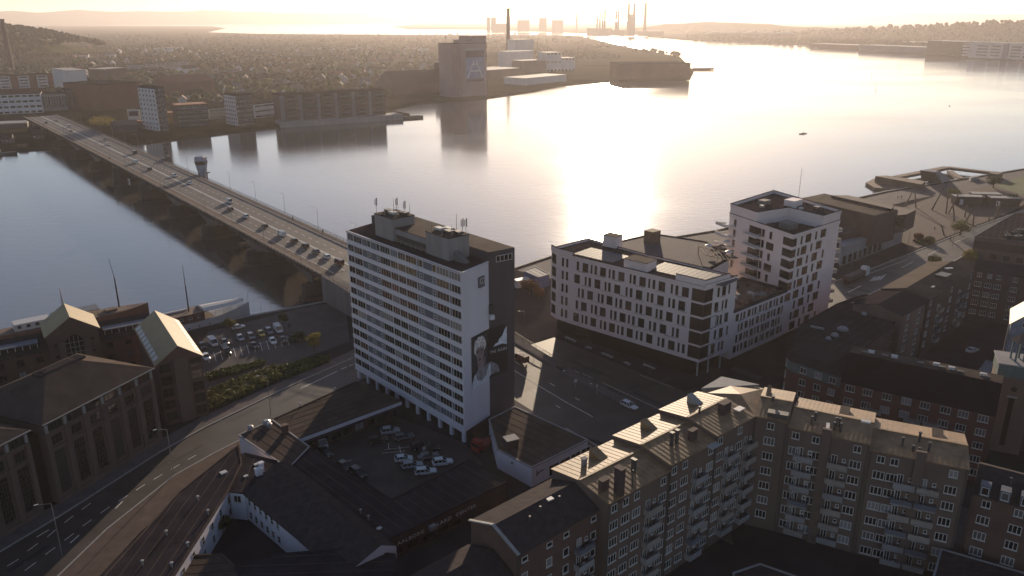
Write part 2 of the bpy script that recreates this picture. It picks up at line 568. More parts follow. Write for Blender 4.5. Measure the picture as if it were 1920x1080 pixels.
ridge('south_bank_hill', [(1500, 4300, 12), (1750, 3700, 46), (2050, 3350, 72), (2500, 3050, 92), (3200, 2700, 90)], 520, M['hill'], seed=9, step=60, rough=0.2)

# ---- near roads, surveyed off the photo
def pix(lst, z=0.0):
    return [at(x, y, z) for x, y in lst]
def strip(A, B, z):
    m = MB()
    for i in range(len(A) - 1):
        m.face([(A[i].x, A[i].y, z), (A[i + 1].x, A[i + 1].y, z), (B[i + 1].x, B[i + 1].y, z), (B[i].x, B[i].y, z)])
    return m
K1 = pix([(-120, 1110), (0, 1035), (117, 965), (300, 848), (383, 802), (500, 745), (568, 713), (660, 672), (760, 628)])
K2 = pix([(-10, 1200), (110, 1080), (200, 993), (327, 892), (400, 851), (520, 790), (590, 755), (690, 705), (790, 655)])
structure('road', strip(K1, K2, 0.012), M['asphalt'])
K0 = pix([(-140, 1085), (-10, 1010), (107, 945), (292, 830), (377, 783), (490, 732), (560, 702), (650, 662), (750, 618)])
def slabstrip(A, B, z0, z1):
    m = MB()
    m.loft([[(a.x, a.y, z0), (a.x, a.y, z1), (b.x, b.y, z1), (b.x, b.y, z0)] for a, b in zip(A, B)])
    return m
structure('pavement', slabstrip(K0, K1, -0.1, 0.13), M['paving'])
K3 = pix([(60, 1260), (170, 1100), (262, 1000), (380, 900), (440, 862), (545, 808), (610, 775), (705, 728), (800, 680)])
structure('pavement', slabstrip(K2, K3, -0.1, 0.13), M['redpaving'])
kb = MB()
for line in (K1, K2):
    for a, b in zip(line, line[1:]):
        kb.bar((a.x, a.y, 0.08), (b.x, b.y, 0.08), 0.35, 0.17)
structure('kerb', kb, M['kerb'])

def mark(pairs, wd=0.18, z=0.018, name='road_marking'):
    m = MB()
    for (x0, y0, x1, y1) in pairs:
        a, b = at(x0, y0), at(x1, y1)
        d = (b - a).normalized()
        n = Vector((-d.y, d.x, 0)) * wd / 2
        m.face([a + n + V(0, 0, z), a - n + V(0, 0, z), b - n + V(0, 0, z), b + n + V(0, 0, z)])
    return structure(name, m, M['paint'])
def zz(lst, ox=0, oy=720, s=3.0):
    return [(ox + a / s, oy + b / s, ox + c / s, oy + d / s) for a, b, c, d in lst]
mark(zz([(40, 1025, 105, 985), (155, 940, 213, 897), (267, 860, 313, 820), (363, 780, 412, 742), (460, 707, 510, 670)]))
mark(zz([(140, 1050, 203, 1003), (255, 960, 310, 920), (363, 880, 415, 840), (465, 800, 515, 763), (565, 727, 617, 690), (665, 660, 717, 628), (765, 598, 815, 565),
         (865, 537, 913, 508), (963, 480, 1010, 453), (1057, 425, 1103, 400), (1190, 225, 1250, 200), (1300, 170, 1350, 145), (1690, 20, 1745, -2)]))
mark(zz([(205, 862, 275, 820), (395, 895, 445, 850), (650, 700, 690, 660), (530, 1078, 675, 950)]), 0.22)
mark([(642 - 80, 730, 632 - 0, 696), (640, 692, 650, 688), (655, 686, 662, 683)], 0.2)

# boulevard from the bridge: straight on from the bridge, sloping down to the town
BD = Vector((0.626, -0.78, 0))            # along the bridge towards the town
BN = Vector((0.78, 0.626, 0))             # across it, to the right in the picture
B0 = Vector((-56, 246, 0))                # left edge of the deck at the quay
def br(s, o, z=0.0):
    p = B0 + BD * s + BN * o
    return Vector((p.x, p.y, z))
def rampz(s):
    t = min(1, max(0, (s + 14) / 118.0))
    t = t * t * (3 - 2 * t)
    return 9.0 * (1 - t) + 0.02
S_ = [-14 + 118 * k / 12 for k in range(13)]
rm = MB()
rm.loft([[br(s, 0, -0.2), br(s, 0, rampz(s)), br(s, 27, rampz(s)), br(s, 27, -0.2)] for s in S_])
structure('ramp', rm, M['dkconcrete'])
structure('road', MB().loft([[br(s, 3.6, rampz(s) + 0.01), br(s, 23.6, rampz(s) + 0.01)] for s in S_] , close=False, caps=False), M['asphalt'])
for o0, o1 in ((0.02, 3.6), (23.6, 26.98)):
    structure('pavement', MB().loft([[br(s, o0, rampz(s) - 0.1), br(s, o0, rampz(s) + 0.14), br(s, o1, rampz(s) + 0.14), br(s, o1, rampz(s) - 0.1)] for s in S_]), M['paving'])
rl = MB()
for s0, s1 in zip(S_, S_[1:]):
    for o in (10.2, 13.4, 16.8):
        n = 2 if o != 13.4 else 1
        for k in range(n):
            a, b = lerp(s0, s1, k / n), lerp(s0, s1, (k + 0.5) / n if n > 1 else 1.0)
            rl.face([br(a, o, rampz(a) + 0.03), br(a, o + 0.2, rampz(a) + 0.03), br(b, o + 0.2, rampz(b) + 0.03), br(b, o, rampz(b) + 0.03)])
structure('road_marking', rl, M['paint'])
# lower boulevard
lb = MB()
lb.face([br(60, 27.2, 0.01), br(104, 27.2, 0.01), br(104, 4, 0.01), br(190, 26, 0.01), br(260, 30, 0.01), br(260, 48, 0.01), br(60, 40, 0.01)])
structure('road', lb, M['asphalt'])
mark([(1043, 699, 1053, 705), (1064, 712, 1075, 718), (1086, 724, 1097, 731), (1113, 723, 1123, 729), (1137, 738, 1149, 744), (1160, 752, 1172, 757), (1091, 711, 1101, 716),
      (1105, 749, 1116, 756), (1136, 757, 1146, 763)], 0.16)
mark([(1022, 674, 1100, 704), (1100, 704, 1240, 769)], 0.14)
mark([(1200, 703, 1262, 727)], 0.12)
pv = MB()
pv.prism([br(98, -6), br(104, 5), br(150, 5), br(156, -1), br(128, -7)], 0.0, 0.12)
for k in range(9):
    pass
structure('pavement', pv, M['redpaving'])
jl = MB()
for k in range(6):
    o = -4 + k * 1.7
    jl.bar(br(104, o, 0.125), br(150, o, 0.125), 0.35, 0.04)
structure('paving_band', jl, M['kerb'])

# waterfront road to the right, plaza and lawn
WR1 = pix([(1480, 570), (1565, 528), (1640, 502), (1720, 470), (1832, 425), (1930, 390), (2040, 352)])
WR2 = pix([(1500, 640), (1570, 598), (1660, 553), (1750, 510), (1860, 452), (1960, 410), (2070, 372)])
structure('road', strip(WR1, WR2, 0.012), M['asphalt'])
wk = MB()
for line in (WR1, WR2):
    for a, b in zip(line, line[1:]):
        wk.bar((a.x, a.y, 0.08), (b.x, b.y, 0.08), 0.5, 0.18)
structure('kerb', wk, M['kerb'])
mark([(1590, 548, 1614, 536), (1640, 525, 1662, 514), (1690, 502, 1712, 491), (1740, 478, 1760, 468), (1790, 455, 1812, 445)], 0.25)
mark([(1630, 513, 1700, 487), (1600, 566, 1680, 527)], 0.2)
# zebra crossings
mark([(1578 + k * 6, 567 - k * 2, 1585 + k * 6, 575 - k * 2) for k in range(6)], 0.38)
mark([(1632 + k * 4.5, 527 - k * 0.5, 1640 + k * 4.5, 519 - k * 0.5) for k in range(5)], 0.32)
plaza = MB()
PZ = pix([(1690, 455), (1668, 398), (1770, 362), (1880, 345), (1960, 360), (1900, 395), (1832, 422), (1720, 466)])
plaza.prism(PZ, 0.0, 0.1)
structure('plaza', plaza, M['redpaving'])
lawn = MB()
lawn.prism(pix([(1868, 350), (1925, 326), (2050, 310), (2080, 330), (1935, 372)]), 0.0, 0.14)
structure('lawn', lawn, M['grass'])
qp = MB()
qp.prism([(2, 292), (16, 307.5), (93, 349), (209, 435), (330, 506), (345, 494), (215, 418), (100, 333), (30, 297), (12, 280)], 0.0, 0.08)
structure('promenade', qp, M['paving'])
# waterside car park by the ships
cp = MB()
cp.face([(p.x, p.y, 0.01) for p in pix([(372, 655), (390, 622), (590, 572), (648, 568), (655, 640), (520, 690), (385, 735)])])
structure('car_park', cp, mat('pale_asphalt', (0.08, 0.07, 0.072), .9, .3, .15, .1, 3, spec=.1))
cy = MB()
cy.face([(p.x, p.y, 0.01) for p in pix([(560, 840), (700, 765), (870, 830), (905, 870), (740, 965), (640, 890)])])
structure('car_park', cy, M['asphalt'])

# repairs in the road surface and manhole covers
rg = random.Random(17)
pt = MB()
mh = MB()
def patch(px, py, dz, wd, ln, z=.015):
    c = at(px, py)
    pt.face([c + Vector((math.cos(dz) * x - math.sin(dz) * y, math.sin(dz) * x + math.cos(dz) * y, z)) for x, y in ((-ln, -wd), (ln, -wd * 1.1), (ln * .95, wd), (-ln, wd))])
for k in range(9):
    f = (k + .5) / 9
    i = min(len(K1) - 2, int(f * (len(K1) - 1)))
    a = lerp(lerp(K1[i], K1[i + 1], .5), lerp(K2[i], K2[i + 1], .5), rg.uniform(-.55, .55) * .8 + .5) if False else lerp(lerp(K1[i], K1[i + 1], rg.random()), lerp(K2[i], K2[i + 1], rg.random()), rg.uniform(.15, .85))
    d = K1[i + 1] - K1[i]
    dz = math.atan2(d.y, d.x)
    ln, wd = rg.uniform(1.2, 5), rg.uniform(.4, 1.0)
    pt.face([a + Vector((math.cos(dz) * x - math.sin(dz) * y, math.sin(dz) * x + math.cos(dz) * y, .015)) for x, y in ((-ln, -wd), (ln, -wd), (ln, wd), (-ln, wd))])
    b = a + Vector((rg.uniform(-3, 3), rg.uniform(-3, 3), .016))
    mh.face([b + Vector((.33 * math.cos(t_ * .6283), .33 * math.sin(t_ * .6283), 0)) for t_ in range(10)])
for px, py in ((1060, 735), (1100, 690), (1150, 735), (1190, 725), (1220, 750), (1130, 700), (1240, 715), (1300, 735), (1400, 700), (1380, 720), (1620, 545), (1680, 515), (1600, 555), (1760, 480)):
    patch(px, py, rg.choice([-.9, -.85, .65]), rg.uniform(.5, 1.6), rg.uniform(1.5, 6))
structure('road_patch', pt, mat('fresh_tarmac', (0.034, 0.031, 0.034), .7, .3, .5, spec=.2))
structure('manhole_cover', mh, M['dksteel'])
# ------------------------------------------------------------------ the white high-rise slab
TA, TB = V(-10.6, 160.3), V(-41.9, 195.6)
TC = V(-5.2, 168.3)                       # white end wall meets the dark slab
TD, TE2 = V(0.6, 172.4), V(-31.5, 209.0)
th = Thing('high_rise', 'white high-rise slab with thirteen window bands and antennas on its roof', 'high-rise', (-20, 178, 0))
FZ, FH, NF = 3.6, 2.86, 13
TT = FZ + NF * FH                          # 40.8
u = (TA - TB).normalized()                 # along the long front, left to right
LF = (TA - TB).length
nrm = outw(TB, TA)                         # towards the camera
core = MB()
core.prism([TB, TA, TC, V(-36.8, 203.4)], FZ - 0.5, TT)
th.part('wall', core, M['white'])
pl = MB()                                  # ground floor set back behind columns
pl.prism([TB + V(2.2, 2.4), TA + V(1.9, 3.0), TC, V(-36.8, 203.4)], 0, FZ - 0.5)
th.part('ground_floor', pl, M['brickdk'])
for k in range(11):
    p = lerp(TB, TA, (k + 0.15) / 10.4)
    c = MB().box((p.x - nrm.x * 0.5, p.y - nrm.y * 0.5, (FZ - 0.5) / 2), (0.9, 0.6, FZ - 0.5), math.atan2(u.y, u.x))
    th.part('column', c, M['white'])
# spandrel bands, a little proud of the window line
for j in range(NF + 1):
    z0 = FZ - 0.9 if j == 0 else FZ + j * FH - 0.2
    z1 = FZ + j * FH + (0.85 if j < NF else 0.25)
    if j == NF: z0 = TT - 0.3
    b = MB()
    a0, a1 = TB - u * 0.0, TA
    b.prism([a0 + nrm * 0.2, a1 + nrm * 0.2, a1, a0], z0, z1)
    th.part('spandrel', b, M['white'])
# the long front: window groups, blue-grey panels and balcony recesses
LAY = [('w', 2.6, 2), ('w', 3.4, 3), ('p', 1.9), ('b', 1.3), ('p', 2.1), ('b', 1.3), ('w', 3.9, 4), ('w', 2.7, 3), ('w', 2.7, 3), ('w', 3.9, 4), ('p', 0.5), ('b', 1.2), ('p', 3.0), ('b', 1.2), ('w', 4.1, 4), ('p', 0.4), ('w', 2.9, 3)]
tot = sum(l[1] for l in LAY)
sc_ = (LF - 0.6) / (tot + 0.24 * len(LAY))
rzT = math.atan2(u.y, u.x)
pm = {}
for j in range(NF):
    zc = FZ + j * FH + 0.85 + (FH - 0.85 - 0.2) / 2
    hh = FH - 0.85 - 0.2 - 0.02
    x = 0.3
    for l in LAY:
        wd = l[1] * sc_
        q = TB + u * (x + wd / 2 + 0.12 * sc_)
        if l[0] == 'w' or (j == NF - 1 and l[0] == 'b'):
            nx = l[2] if l[0] == 'w' else 1
            window(th, (q.x + nrm.x * 0.06, q.y + nrm.y * 0.06, zc), rzT, winmesh(round(wd, 2), round(hh, 2), nx, 1, 'frame', 'glasst', 0.085, 0.06, False))
        else:
            key = (round(wd, 2), l[0])
            if key not in pm:
                mb = MB().prism([(-wd / 2, -0.08), (wd / 2, -0.08), (wd / 2, 0), (-wd / 2, 0)], -hh / 2, hh / 2)
                if l[0] == 'b':           # small square vent light set in the panel
                    mb.prism([(-0.42, -0.16), (0.42, -0.16), (0.42, -0.085), (-0.42, -0.085)], -0.45, 0.45, 1)
                    mb.prism([(-0.26, -0.18), (0.26, -0.18), (0.26, -0.165), (-0.26, -0.165)], -0.3, 0.3, 2)
                pm[key] = mb.mesh('panel', [M['panel'], M['frame'], M['dkframe']])
            th.put('panel', pm[key], (q.x, q.y, zc), rzT)
        x += wd + 0.24 * sc_
# dark slab behind
dk = MB()
dk.prism([TC, TD, TE2, V(-36.8, 203.4)], 0, 43.0)
th.part('rear_slab', dk, M['darkslab'])
rf = MB().prism([lerp(TC, TD, .02), lerp(TC, TD, .985), lerp(TE2, TD, .012), V(-36.4, 203.2)], 43.0, 43.12)
th.part('rear_roof', rf, M['roofbrown'])
rf2 = MB().prism([TB + nrm * 0.3 + u * 0.1, TA + nrm * 0.3 - u * 0.1, TC, V(-36.8, 203.4)], TT + 0.0, TT + 0.12)
th.part('roof', rf2, M['roofdark'])
te = MB()
e0, e1 = TA + outw(TA, TC, 0.02), TC + outw(TA, TC, 0.02)
te.bar(TA + nrm * .25 + V(0, 0, TT + 0.25), TB + nrm * .25 + V(0, 0, TT + 0.25), 0.3, 0.22)
te.bar(TA + V(0.05, -.1, TT + 0.25), TC + V(0, -.05, TT + 0.25), 0.3, 0.218)
th.part('roof_edge', te, M['white'])
# end-wall openings
dE = (TC - TA).normalized()
rzE = math.atan2(dE.y, dE.x)
pE = TA + dE * 6.6
bay = Thing
w1 = th.put('bay_window', MB().box((0, -0.25, 0), (1.9, 0.5, 2.4)).mesh('bay_window', M['panel']), (pE.x, pE.y, TT - 3.6), rzE)
link('window', winmesh(1.6, 1.2, 2, 1, 'frame', 'glass', 0.12, 0.1, False)[0], w1, (0, -0.5, 0.35))
link('pane', winmesh(1.6, 1.2, 2, 1, 'frame', 'glass', 0.12, 0.1, False)[1], w1, (0, -0.5, 0.35))
dD = (TD - TC).normalized()
rzD = math.atan2(dD.y, dD.x)
pD = TC + dD * 4.2
window(th, (pD.x, pD.y, 41.2), rzD, winmesh(4.4, 1.5, 4, 1, 'frame', 'glass', 0.14, 0.1, False))
pD = TC + dD * 0.4
th.put('balcony', MB().box((0, -0.5, 0), (1.0, 1.0, 1.1)).box((0, -0.3, 1.8), (0.9, 0.6, 2.2), 0, 1).mesh('balcony', [M['white'], M['dkframe']]), (pD.x, pD.y, 28.0), rzD)
# roof structures: two lift houses and a wall between
b0 = TB + V(9.5, -3.0)
def onroof(s, o):
    return TB + u * s - nrm * o
for s0, s1, o0, o1, h, nm in ((8.5, 16.5, 3.2, 9.5, 3.9, 'lift_house'), (30.0, 38.5, 3.2, 9.0, 3.6, 'lift_house'), (16.5, 30.0, 3.8, 9.6, 2.0, 'plant_room')):
    q = [onroof(s0, o0), onroof(s1, o0), onroof(s1, o1), onroof(s0, o1)]
    zt = TT + h + (1.6 if nm == 'lift_house' else 1.2)
    o = th.part(nm, MB().prism(q, TT + 0.1, zt), M['concrete'])
    c = Vector((sum(p.x for p in q) / 4, sum(p.y for p in q) / 4, 0))
    th.part('cap', MB().prism([c + (p - c) * 1.03 for p in q], zt, zt + 0.2), M['roofbrown'], parent=o)
# window strip in the plant room wall
o = MB()
a, b = onroof(17, 3.78), onroof(29.6, 3.78)
o.prism([a + nrm * .05, b + nrm * .05, b, a], TT + 0.4, TT + 1.9)
th.part('louvre', o, M['dkframe'])
# antennas
def antenna(s, o, z0, h, panel):
    m = MB()
    p = onroof(s, o)
    m.tube((p.x, p.y, z0), (p.x, p.y, z0 + h), 0.07, 0.05, 6)
    if panel:
        m.box((p.x + 0.2, p.y - 0.15, z0 + h - 0.9), (0.2, 0.12, 1.9), 0.6)
        m.box((p.x - 0.25, p.y + 0.1, z0 + h - 1.1), (0.18, 0.1, 1.5), 2.4)
        m.bar((p.x - 0.5, p.y, z0 + 1.2), (p.x + 0.5, p.y, z0 + 1.2), 0.06, 0.06)
    th.part('antenna', m, M['steel'])
zl = TT + 5.5
for s, o, z, h, pn in ((8.9, 3.6, TT + .5, 9.0, 1), (10.5, 8.5, zl, 3.6, 1), (12.0, 4.0, zl, 2.0, 0), (13.2, 9.0, zl, 3.2, 1), (14.5, 5.0, zl, 4.6, 0), (15.8, 8.7, zl, 3.0, 0), (16.3, 3.5, TT + .2, 4.5, 0),
                       (30.4, 3.4, TT + 2.2, 5.6, 0), (32.3, 3.2, TT + 2.0, 6.2, 0), (36.0, 3.4, TT + 1.6, 6.4, 0), (34.5, 8.6, zl, 3.8, 0), (36.5, 8.7, zl - .3, 3.4, 1), (38.3, 8.3, zl - 1.5, 5.0, 1), (37.4, 5.0, zl - .3, 2.6, 0)):
    antenna(s, o, z, h, pn)
for s, o, z in ((9.8, 6.5, zl), (12.5, 6.0, zl), (14.6, 7.8, zl), (31.5, 6.0, zl - .3), (33.0, 7.5, zl - .3), (35.0, 6.0, zl - .3), (37.0, 7.2, zl - .3)):
    p = onroof(s, o)
    m = MB().box((p.x, p.y, z + .55), (2.2, 1.3, 0.5), rzT + .2 * math.sin(s)).box((p.x, p.y, z + .83), (2.3, 1.4, 0.06), rzT + .2 * math.sin(s))
    th.part('roof_unit', m, M['dksteel'] if s not in (12.5, 31.5, 33.0) else M['frame'])
st = MB()
p, q = onroof(39.2, 4.2), onroof(42.5, 4.6)
st.prism([p, p - nrm * 1.2, q - nrm * 1.2, q], TT + .1, [TT + 2.4, TT + 2.4, TT + 0.4, TT + 0.4])
th.part('roof_stair', st, M['dkconcrete'])
rs = MB()
for k in range(9):
    p = onroof(14 + k * 2.0, 3.0)
    rs.tube((p.x, p.y, TT + .1), (p.x, p.y, TT + 1.1), .03, .03, 4)
rs.bar(onroof(14, 3.0) + V(0, 0, TT + 1.1), onroof(30, 3.0) + V(0, 0, TT + 1.1), .05, .05)
th.part('roof_railing', rs, M['steel'])

# ---- the big printed banner hung across the end of the slab (generic figure in its place)
po = Thing('billboard_poster', 'huge printed poster of a fair-haired figure in a white vest on the high-rise end wall', 'poster', (TC.x, TC.y, 13.0))
pblk = mat('poster_black', (0.02, 0.018, 0.02), 0.55, 0.15, 0.5)
pgrey = mat('poster_print_grey', (0.25, 0.235, 0.25), 0.6, 0.5, 0.9)
phair = mat('poster_print_hair', (0.62, 0.57, 0.54), 0.6, 0.55, 1.6)
pskin = mat('poster_print_skin', (0.27, 0.19, 0.18), 0.6, 0.45, 0.8)
pwhite = mat('poster_print_white', (0.66, 0.66, 0.69), 0.6, 0.25, 0.8)
PZ0, PZ1 = 12.6, 25.2
LW = 6.9                                    # width on the white wall
def pp(x, z, e):
    """x metres along the poster from its left edge; it bends with the wall at the slab joint"""
    if x <= LW:
        q = TC - dE * (LW - x)
        o = outw(TA, TC, e)
    else:
        q = TC + dD * (x - LW)
        o = outw(TC, TD, e)
    return Vector((q.x + o.x, q.y + o.y, z))
def flat(name, poly, e, mt):
    """printed area, given as x 0..1, z 0..1, cut at the bend"""
    W = LW + 5.0
    pl_ = [(x * W, PZ0 + z * (PZ1 - PZ0)) for x, z in poly]
    m = MB()
    def clip(P, left):
        out = []
        for (x0, z0), (x1, z1) in zip(P, P[1:] + P[:1]):
            i0, i1 = (x0 <= LW) == left, (x1 <= LW) == left
            if i0: out.append((x0, z0))
            if i0 != i1:
                t = (LW - x0) / (x1 - x0)
                out.append((LW + (-1e-4 if left else 1e-4), z0 + (z1 - z0) * t))
        return out
    for left in (True, False):
        c = clip(pl_, left)
        if len(c) > 2:
            m.face([pp(x, z, e) for x, z in c])
    po.part(name, m, mt)
flat('poster_sheet', [(0, 0), (0.52, 0), (0.52, 0.02), (1, 0.05), (1, 1), (0, 1)], 0.10, pblk)
flat('printed_background', [(0.0, 0.3), (0.5, 0.3), (0.5, 0.95), (0.0, 0.95)], 0.115, mat('poster_print_dark', (0.05, 0.045, 0.05), 0.6, 0.5, 0.6))
def ell(cx, cz, rx, rz_, n=28, wob=0.0, seed=0):
    return [(cx + rx * math.cos(2 * math.pi * k / n) * (1 + wob * math.sin(5.3 * k + seed)), cz + rz_ * math.sin(2 * math.pi * k / n) * (1 + wob * math.cos(4.1 * k + seed))) for k in range(n)]
flat('printed_neck', [(0.20, 0.25), (0.42, 0.24), (0.44, 0.5), (0.18, 0.5)], 0.125, pskin)
flat('printed_shoulders', [(0.0, 0.0), (0.0, 0.12), (0.1, 0.26), (0.24, 0.34), (0.4, 0.33), (0.62, 0.34), (0.76, 0.25), (0.82, 0.1), (0.6, 0.08), (0.5, 0.0)], 0.135, pgrey)
flat('printed_vest', [(0.0, 0.0), (0.0, 0.08), (0.07, 0.24), (0.12, 0.26), (0.17, 0.12), (0.3, 0.07), (0.45, 0.12), (0.54, 0.3), (0.6, 0.3), (0.6, 0.08), (0.5, 0.0)], 0.145, pwhite)
flat('printed_hair', ell(0.26, 0.76, 0.19, 0.185, 32, 0.07, 1), 0.15, phair)
flat('printed_face', [(0.13, 0.74), (0.17, 0.79), (0.29, 0.80), (0.38, 0.75), (0.40, 0.6), (0.36, 0.48), (0.28, 0.42), (0.2, 0.46), (0.14, 0.58)], 0.16, pskin)
flat('printed_hair', [(0.08, 0.74), (0.16, 0.72), (0.2, 0.77), (0.24, 0.72), (0.29, 0.77), (0.33, 0.71), (0.38, 0.76), (0.42, 0.66), (0.45, 0.78), (0.36, 0.9), (0.18, 0.9), (0.09, 0.82)], 0.17, phair)
for cx, cz, rx, rz_ in ((0.2, 0.665, 0.028, 0.016), (0.31, 0.67, 0.028, 0.016), (0.245, 0.5, 0.035, 0.014)):
    flat('printed_feature', ell(cx, cz, rx, rz_, 12), 0.175, pblk)
flat('printed_feature', [(0.235, 0.65), (0.262, 0.65), (0.275, 0.57), (0.225, 0.57)], 0.172, pgrey)
flat('printed_sky', [(0.66, 0.62), (0.72, 0.67), (0.78, 0.69), (0.80, 0.74), (0.88, 0.8), (0.93, 0.9), (0.985, 0.97), (0.985, 0.6), (0.88, 0.64)], 0.12, pwhite)
def lettering(thing, txt, a, b, z, h, e, mt, name='lettering', wscale=1.0):
    """raised letters on the wall a -> b starting at a"""
    cu = bpy.data.curves.new('letters', 'FONT')
    cu.body = txt
    cu.size = h * 1.4
    cu.extrude = 0.03
    cu.space_character = 1.12
    tmp = bpy.data.objects.new('letters', cu)
    COL.objects.link(tmp)
    bpy.context.view_layer.update()
    me = bpy.data.meshes.new_from_object(tmp)
    bpy.data.objects.remove(tmp)
    d = Vector((b[0] - a[0], b[1] - a[1], 0))
    rz = math.atan2(d.y, d.x)
    o = outw(a, b, e)
    wd = max(v.co.x for v in me.vertices)
    me.transform(Matrix.Diagonal((d.length / wd * wscale, 1, 1, 1)))
    me.transform(Matrix.Rotation(math.pi / 2, 4, 'X'))
    me.materials.clear()
    me.materials.append(mt)
    return thing.put(name, me, (a[0] + o.x, a[1] + o.y, z), rz)
zt = PZ0 + 0.50 * (PZ1 - PZ0)
a, b = pp(LW + 0.05, 0, 0), pp(LW + 4.7, 0, 0)
lm = lerp(a, b, .36)
lettering(po, 'THE', a, lm, zt, 0.7, 0.17, M['frame'])
lettering(po, 'RAIN', lerp(a, b, .46), b, zt, 0.8, 0.17, M['frame'])
# ------------------------------------------------------------------ the road bridge over the fjord
BL, BW, BZ = 596.0, 27.0, 9.0
bg_ = Thing('road_bridge', 'long low concrete road bridge crossing the fjord on stone piers', 'bridge', br(-300, 13, -2))
def bz(s):
    return BZ + 0.9 * math.sin(math.pi * min(1, max(0, -s / BL)))
SB = [-14 - (BL - 14) * k / 28 for k in range(29)]
dm = MB()
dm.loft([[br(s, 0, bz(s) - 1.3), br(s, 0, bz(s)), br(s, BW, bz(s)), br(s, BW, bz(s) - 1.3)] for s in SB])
bg_.part('deck', dm, M['shadestone'])
bg_.part('carriageway', MB().loft([[br(s, 4.4, bz(s) + .012), br(s, 22.6, bz(s) + .012)] for s in SB], close=False, caps=False), mat('bridge_asphalt', (0.085, 0.07, 0.066), .7, .3, .1, .1, 2, spec=.2))
for o0, o1, mt in ((0.5, 4.4, 'redpaving'), (22.6, 26.5, 'paving')):
    bg_.part('footway', MB().loft([[br(s, o0, bz(s) - .05), br(s, o0, bz(s) + .16), br(s, o1, bz(s) + .16), br(s, o1, bz(s) - .05)] for s in SB]), M[mt])
mk = MB()
ns = 90
for k in range(ns):
    s0 = -14 - (BL - 14) * k / ns
    s1 = s0 - (BL - 14) / ns * 0.45
    for o in (8.9, 18.0):
        mk.face([br(s0, o, bz(s0) + .03), br(s0, o + .22, bz(s0) + .03), br(s1, o + .22, bz(s1) + .03), br(s1, o, bz(s1) + .03)])
    s1 = s0 - (BL - 14) / ns
    for o, wd in ((13.0, .4), (13.7, .25), (4.7, .2), (22.1, .2)):
        mk.face([br(s0, o, bz(s0) + .03), br(s0, o + wd, bz(s0) + .03), br(s1, o + wd, bz(s1) + .03), br(s1, o, bz(s1) + .03)])
bg_.part('lane_marking', mk, M['paint'])
M['railing'] = mat('sunlit_tone_railing', (0.42, 0.34, 0.27), .6, .1, 1)  # sunlight on the near rails painted in as a pale warm colour
# railings: top rail, mid rail and posts, one railing per side
for o, mt in ((0.25, 'railing'), (BW - .25, 'dksteel')):
    r = MB()
    for s0, s1 in zip(SB, SB[1:]):
        for h in (1.15, .6):
            r.bar(br(s0, o, bz(s0) + h), br(s1, o, bz(s1) + h), .12, .12)
    for k in range(200):
        s = -14 - (BL - 16) * k / 199
        r.bar(br(s, o, bz(s)), br(s, o, bz(s) + 1.15), .12, .12)
    bg_.part('railing', r, M[mt])
# fascia girder with posts below the left edge
fs = MB()
for k in range(150):
    s = -14 - (BL - 18) * k / 149
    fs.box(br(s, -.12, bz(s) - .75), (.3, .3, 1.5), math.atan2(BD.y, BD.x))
bg_.part('fascia_post', fs, M['shadestone'])
# spans: shallow arched girders between the piers, a flat bascule span in the middle
PIERS = [-24, -76, -128, -178, -226, -282, -340, -398, -456, -512, -566]
for a, b in zip(PIERS, PIERS[1:]):
    flat_ = a == -226
    for o in (1.2, 9.2, 17.5, BW - 1.6):
        g = MB()
        top, bot = [], []
        for k in range(13):
            f = k / 12
            s = lerp(a, b, f)
            z = bz(s) - 1.35 - (1.0 if flat_ else 4.6 * (2 * f - 1) ** 2 + .5)
            top.append((s, bz(s) - 1.2)); bot.append((s, z))
        g.loft([[br(s, o, z0), br(s, o, z1), br(s, o + 1.0, z1), br(s, o + 1.0, z0)] for (s, z0), (_, z1) in zip(top, bot)])
        bg_.part('arch_girder', g, M['dksteel'])
for s in PIERS:
    p = MB()
    big = 1.6 if s in (-226, -282) else 1.0
    hw = 2.6 * big
    ring = lambda k, z: [br(s - hw * k, 0.6, z), br(s - hw * .5 * k, -2.6 * k, z), br(s + hw * .5 * k, -2.6 * k, z), br(s + hw * k, .6, z),
                         br(s + hw * k, BW - .6, z), br(s + hw * .5 * k, BW + 2.6 * k, z), br(s - hw * .5 * k, BW + 2.6 * k, z), br(s - hw * k, BW - .6, z)]
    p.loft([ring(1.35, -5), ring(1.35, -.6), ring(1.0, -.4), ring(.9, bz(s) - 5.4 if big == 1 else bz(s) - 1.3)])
    bg_.part('pier', p, M['shadestone'])
# control towers of the opening span
ct = Thing('bridge_control_tower', 'angular blue-grey control tower standing at the bridge beside the opening span', 'tower', br(-224, 30, -2))
c = br(-223, 30.4)
rings = []
for z, rx in ((-4, 4.5), (3, 4.2), (7, 2.7), (11, 2.5), (13, 3.0), (17, 3.7), (19, 3.5), (19.6, 2.4)):
    rings.append([(c.x + rx * .9 * math.cos(2 * math.pi * k / 6 + .4), c.y + rx * math.sin(2 * math.pi * k / 6 + .4), z) for k in range(6)])
ct.part('shaft', MB().loft(rings), mat('control_tower_panels', (0.24, 0.25, 0.31), 0.6, 0.6, 0.35))
r1 = [[(c.x + r * .9 * math.cos(2 * math.pi * k / 6 + .4), c.y + r * math.sin(2 * math.pi * k / 6 + .4), z) for k in range(6)] for z, r in ((15.2, 3.42), (16.9, 3.74), (17.2, 3.74))]
ct.part('window_band', MB().loft(r1), M['glassd'])
ct.part('mast', MB().tube((c.x, c.y, 19), (c.x, c.y, 23), .1, .05, 6), M['dksteel'])
ct.part('side_platform', MB().box((c.x + 3.6, c.y - 2.4, 11), (3, 1.5, .5), .4).box((c.x + 3.6, c.y - 2.4, 7.5), (.4, .4, 7)), M['dksteel'])
sg = Thing('signal_mast', 'dark signal mast with lamps on the bridge parapet before the control tower', 'signal mast', br(-282, 27.5, 8))
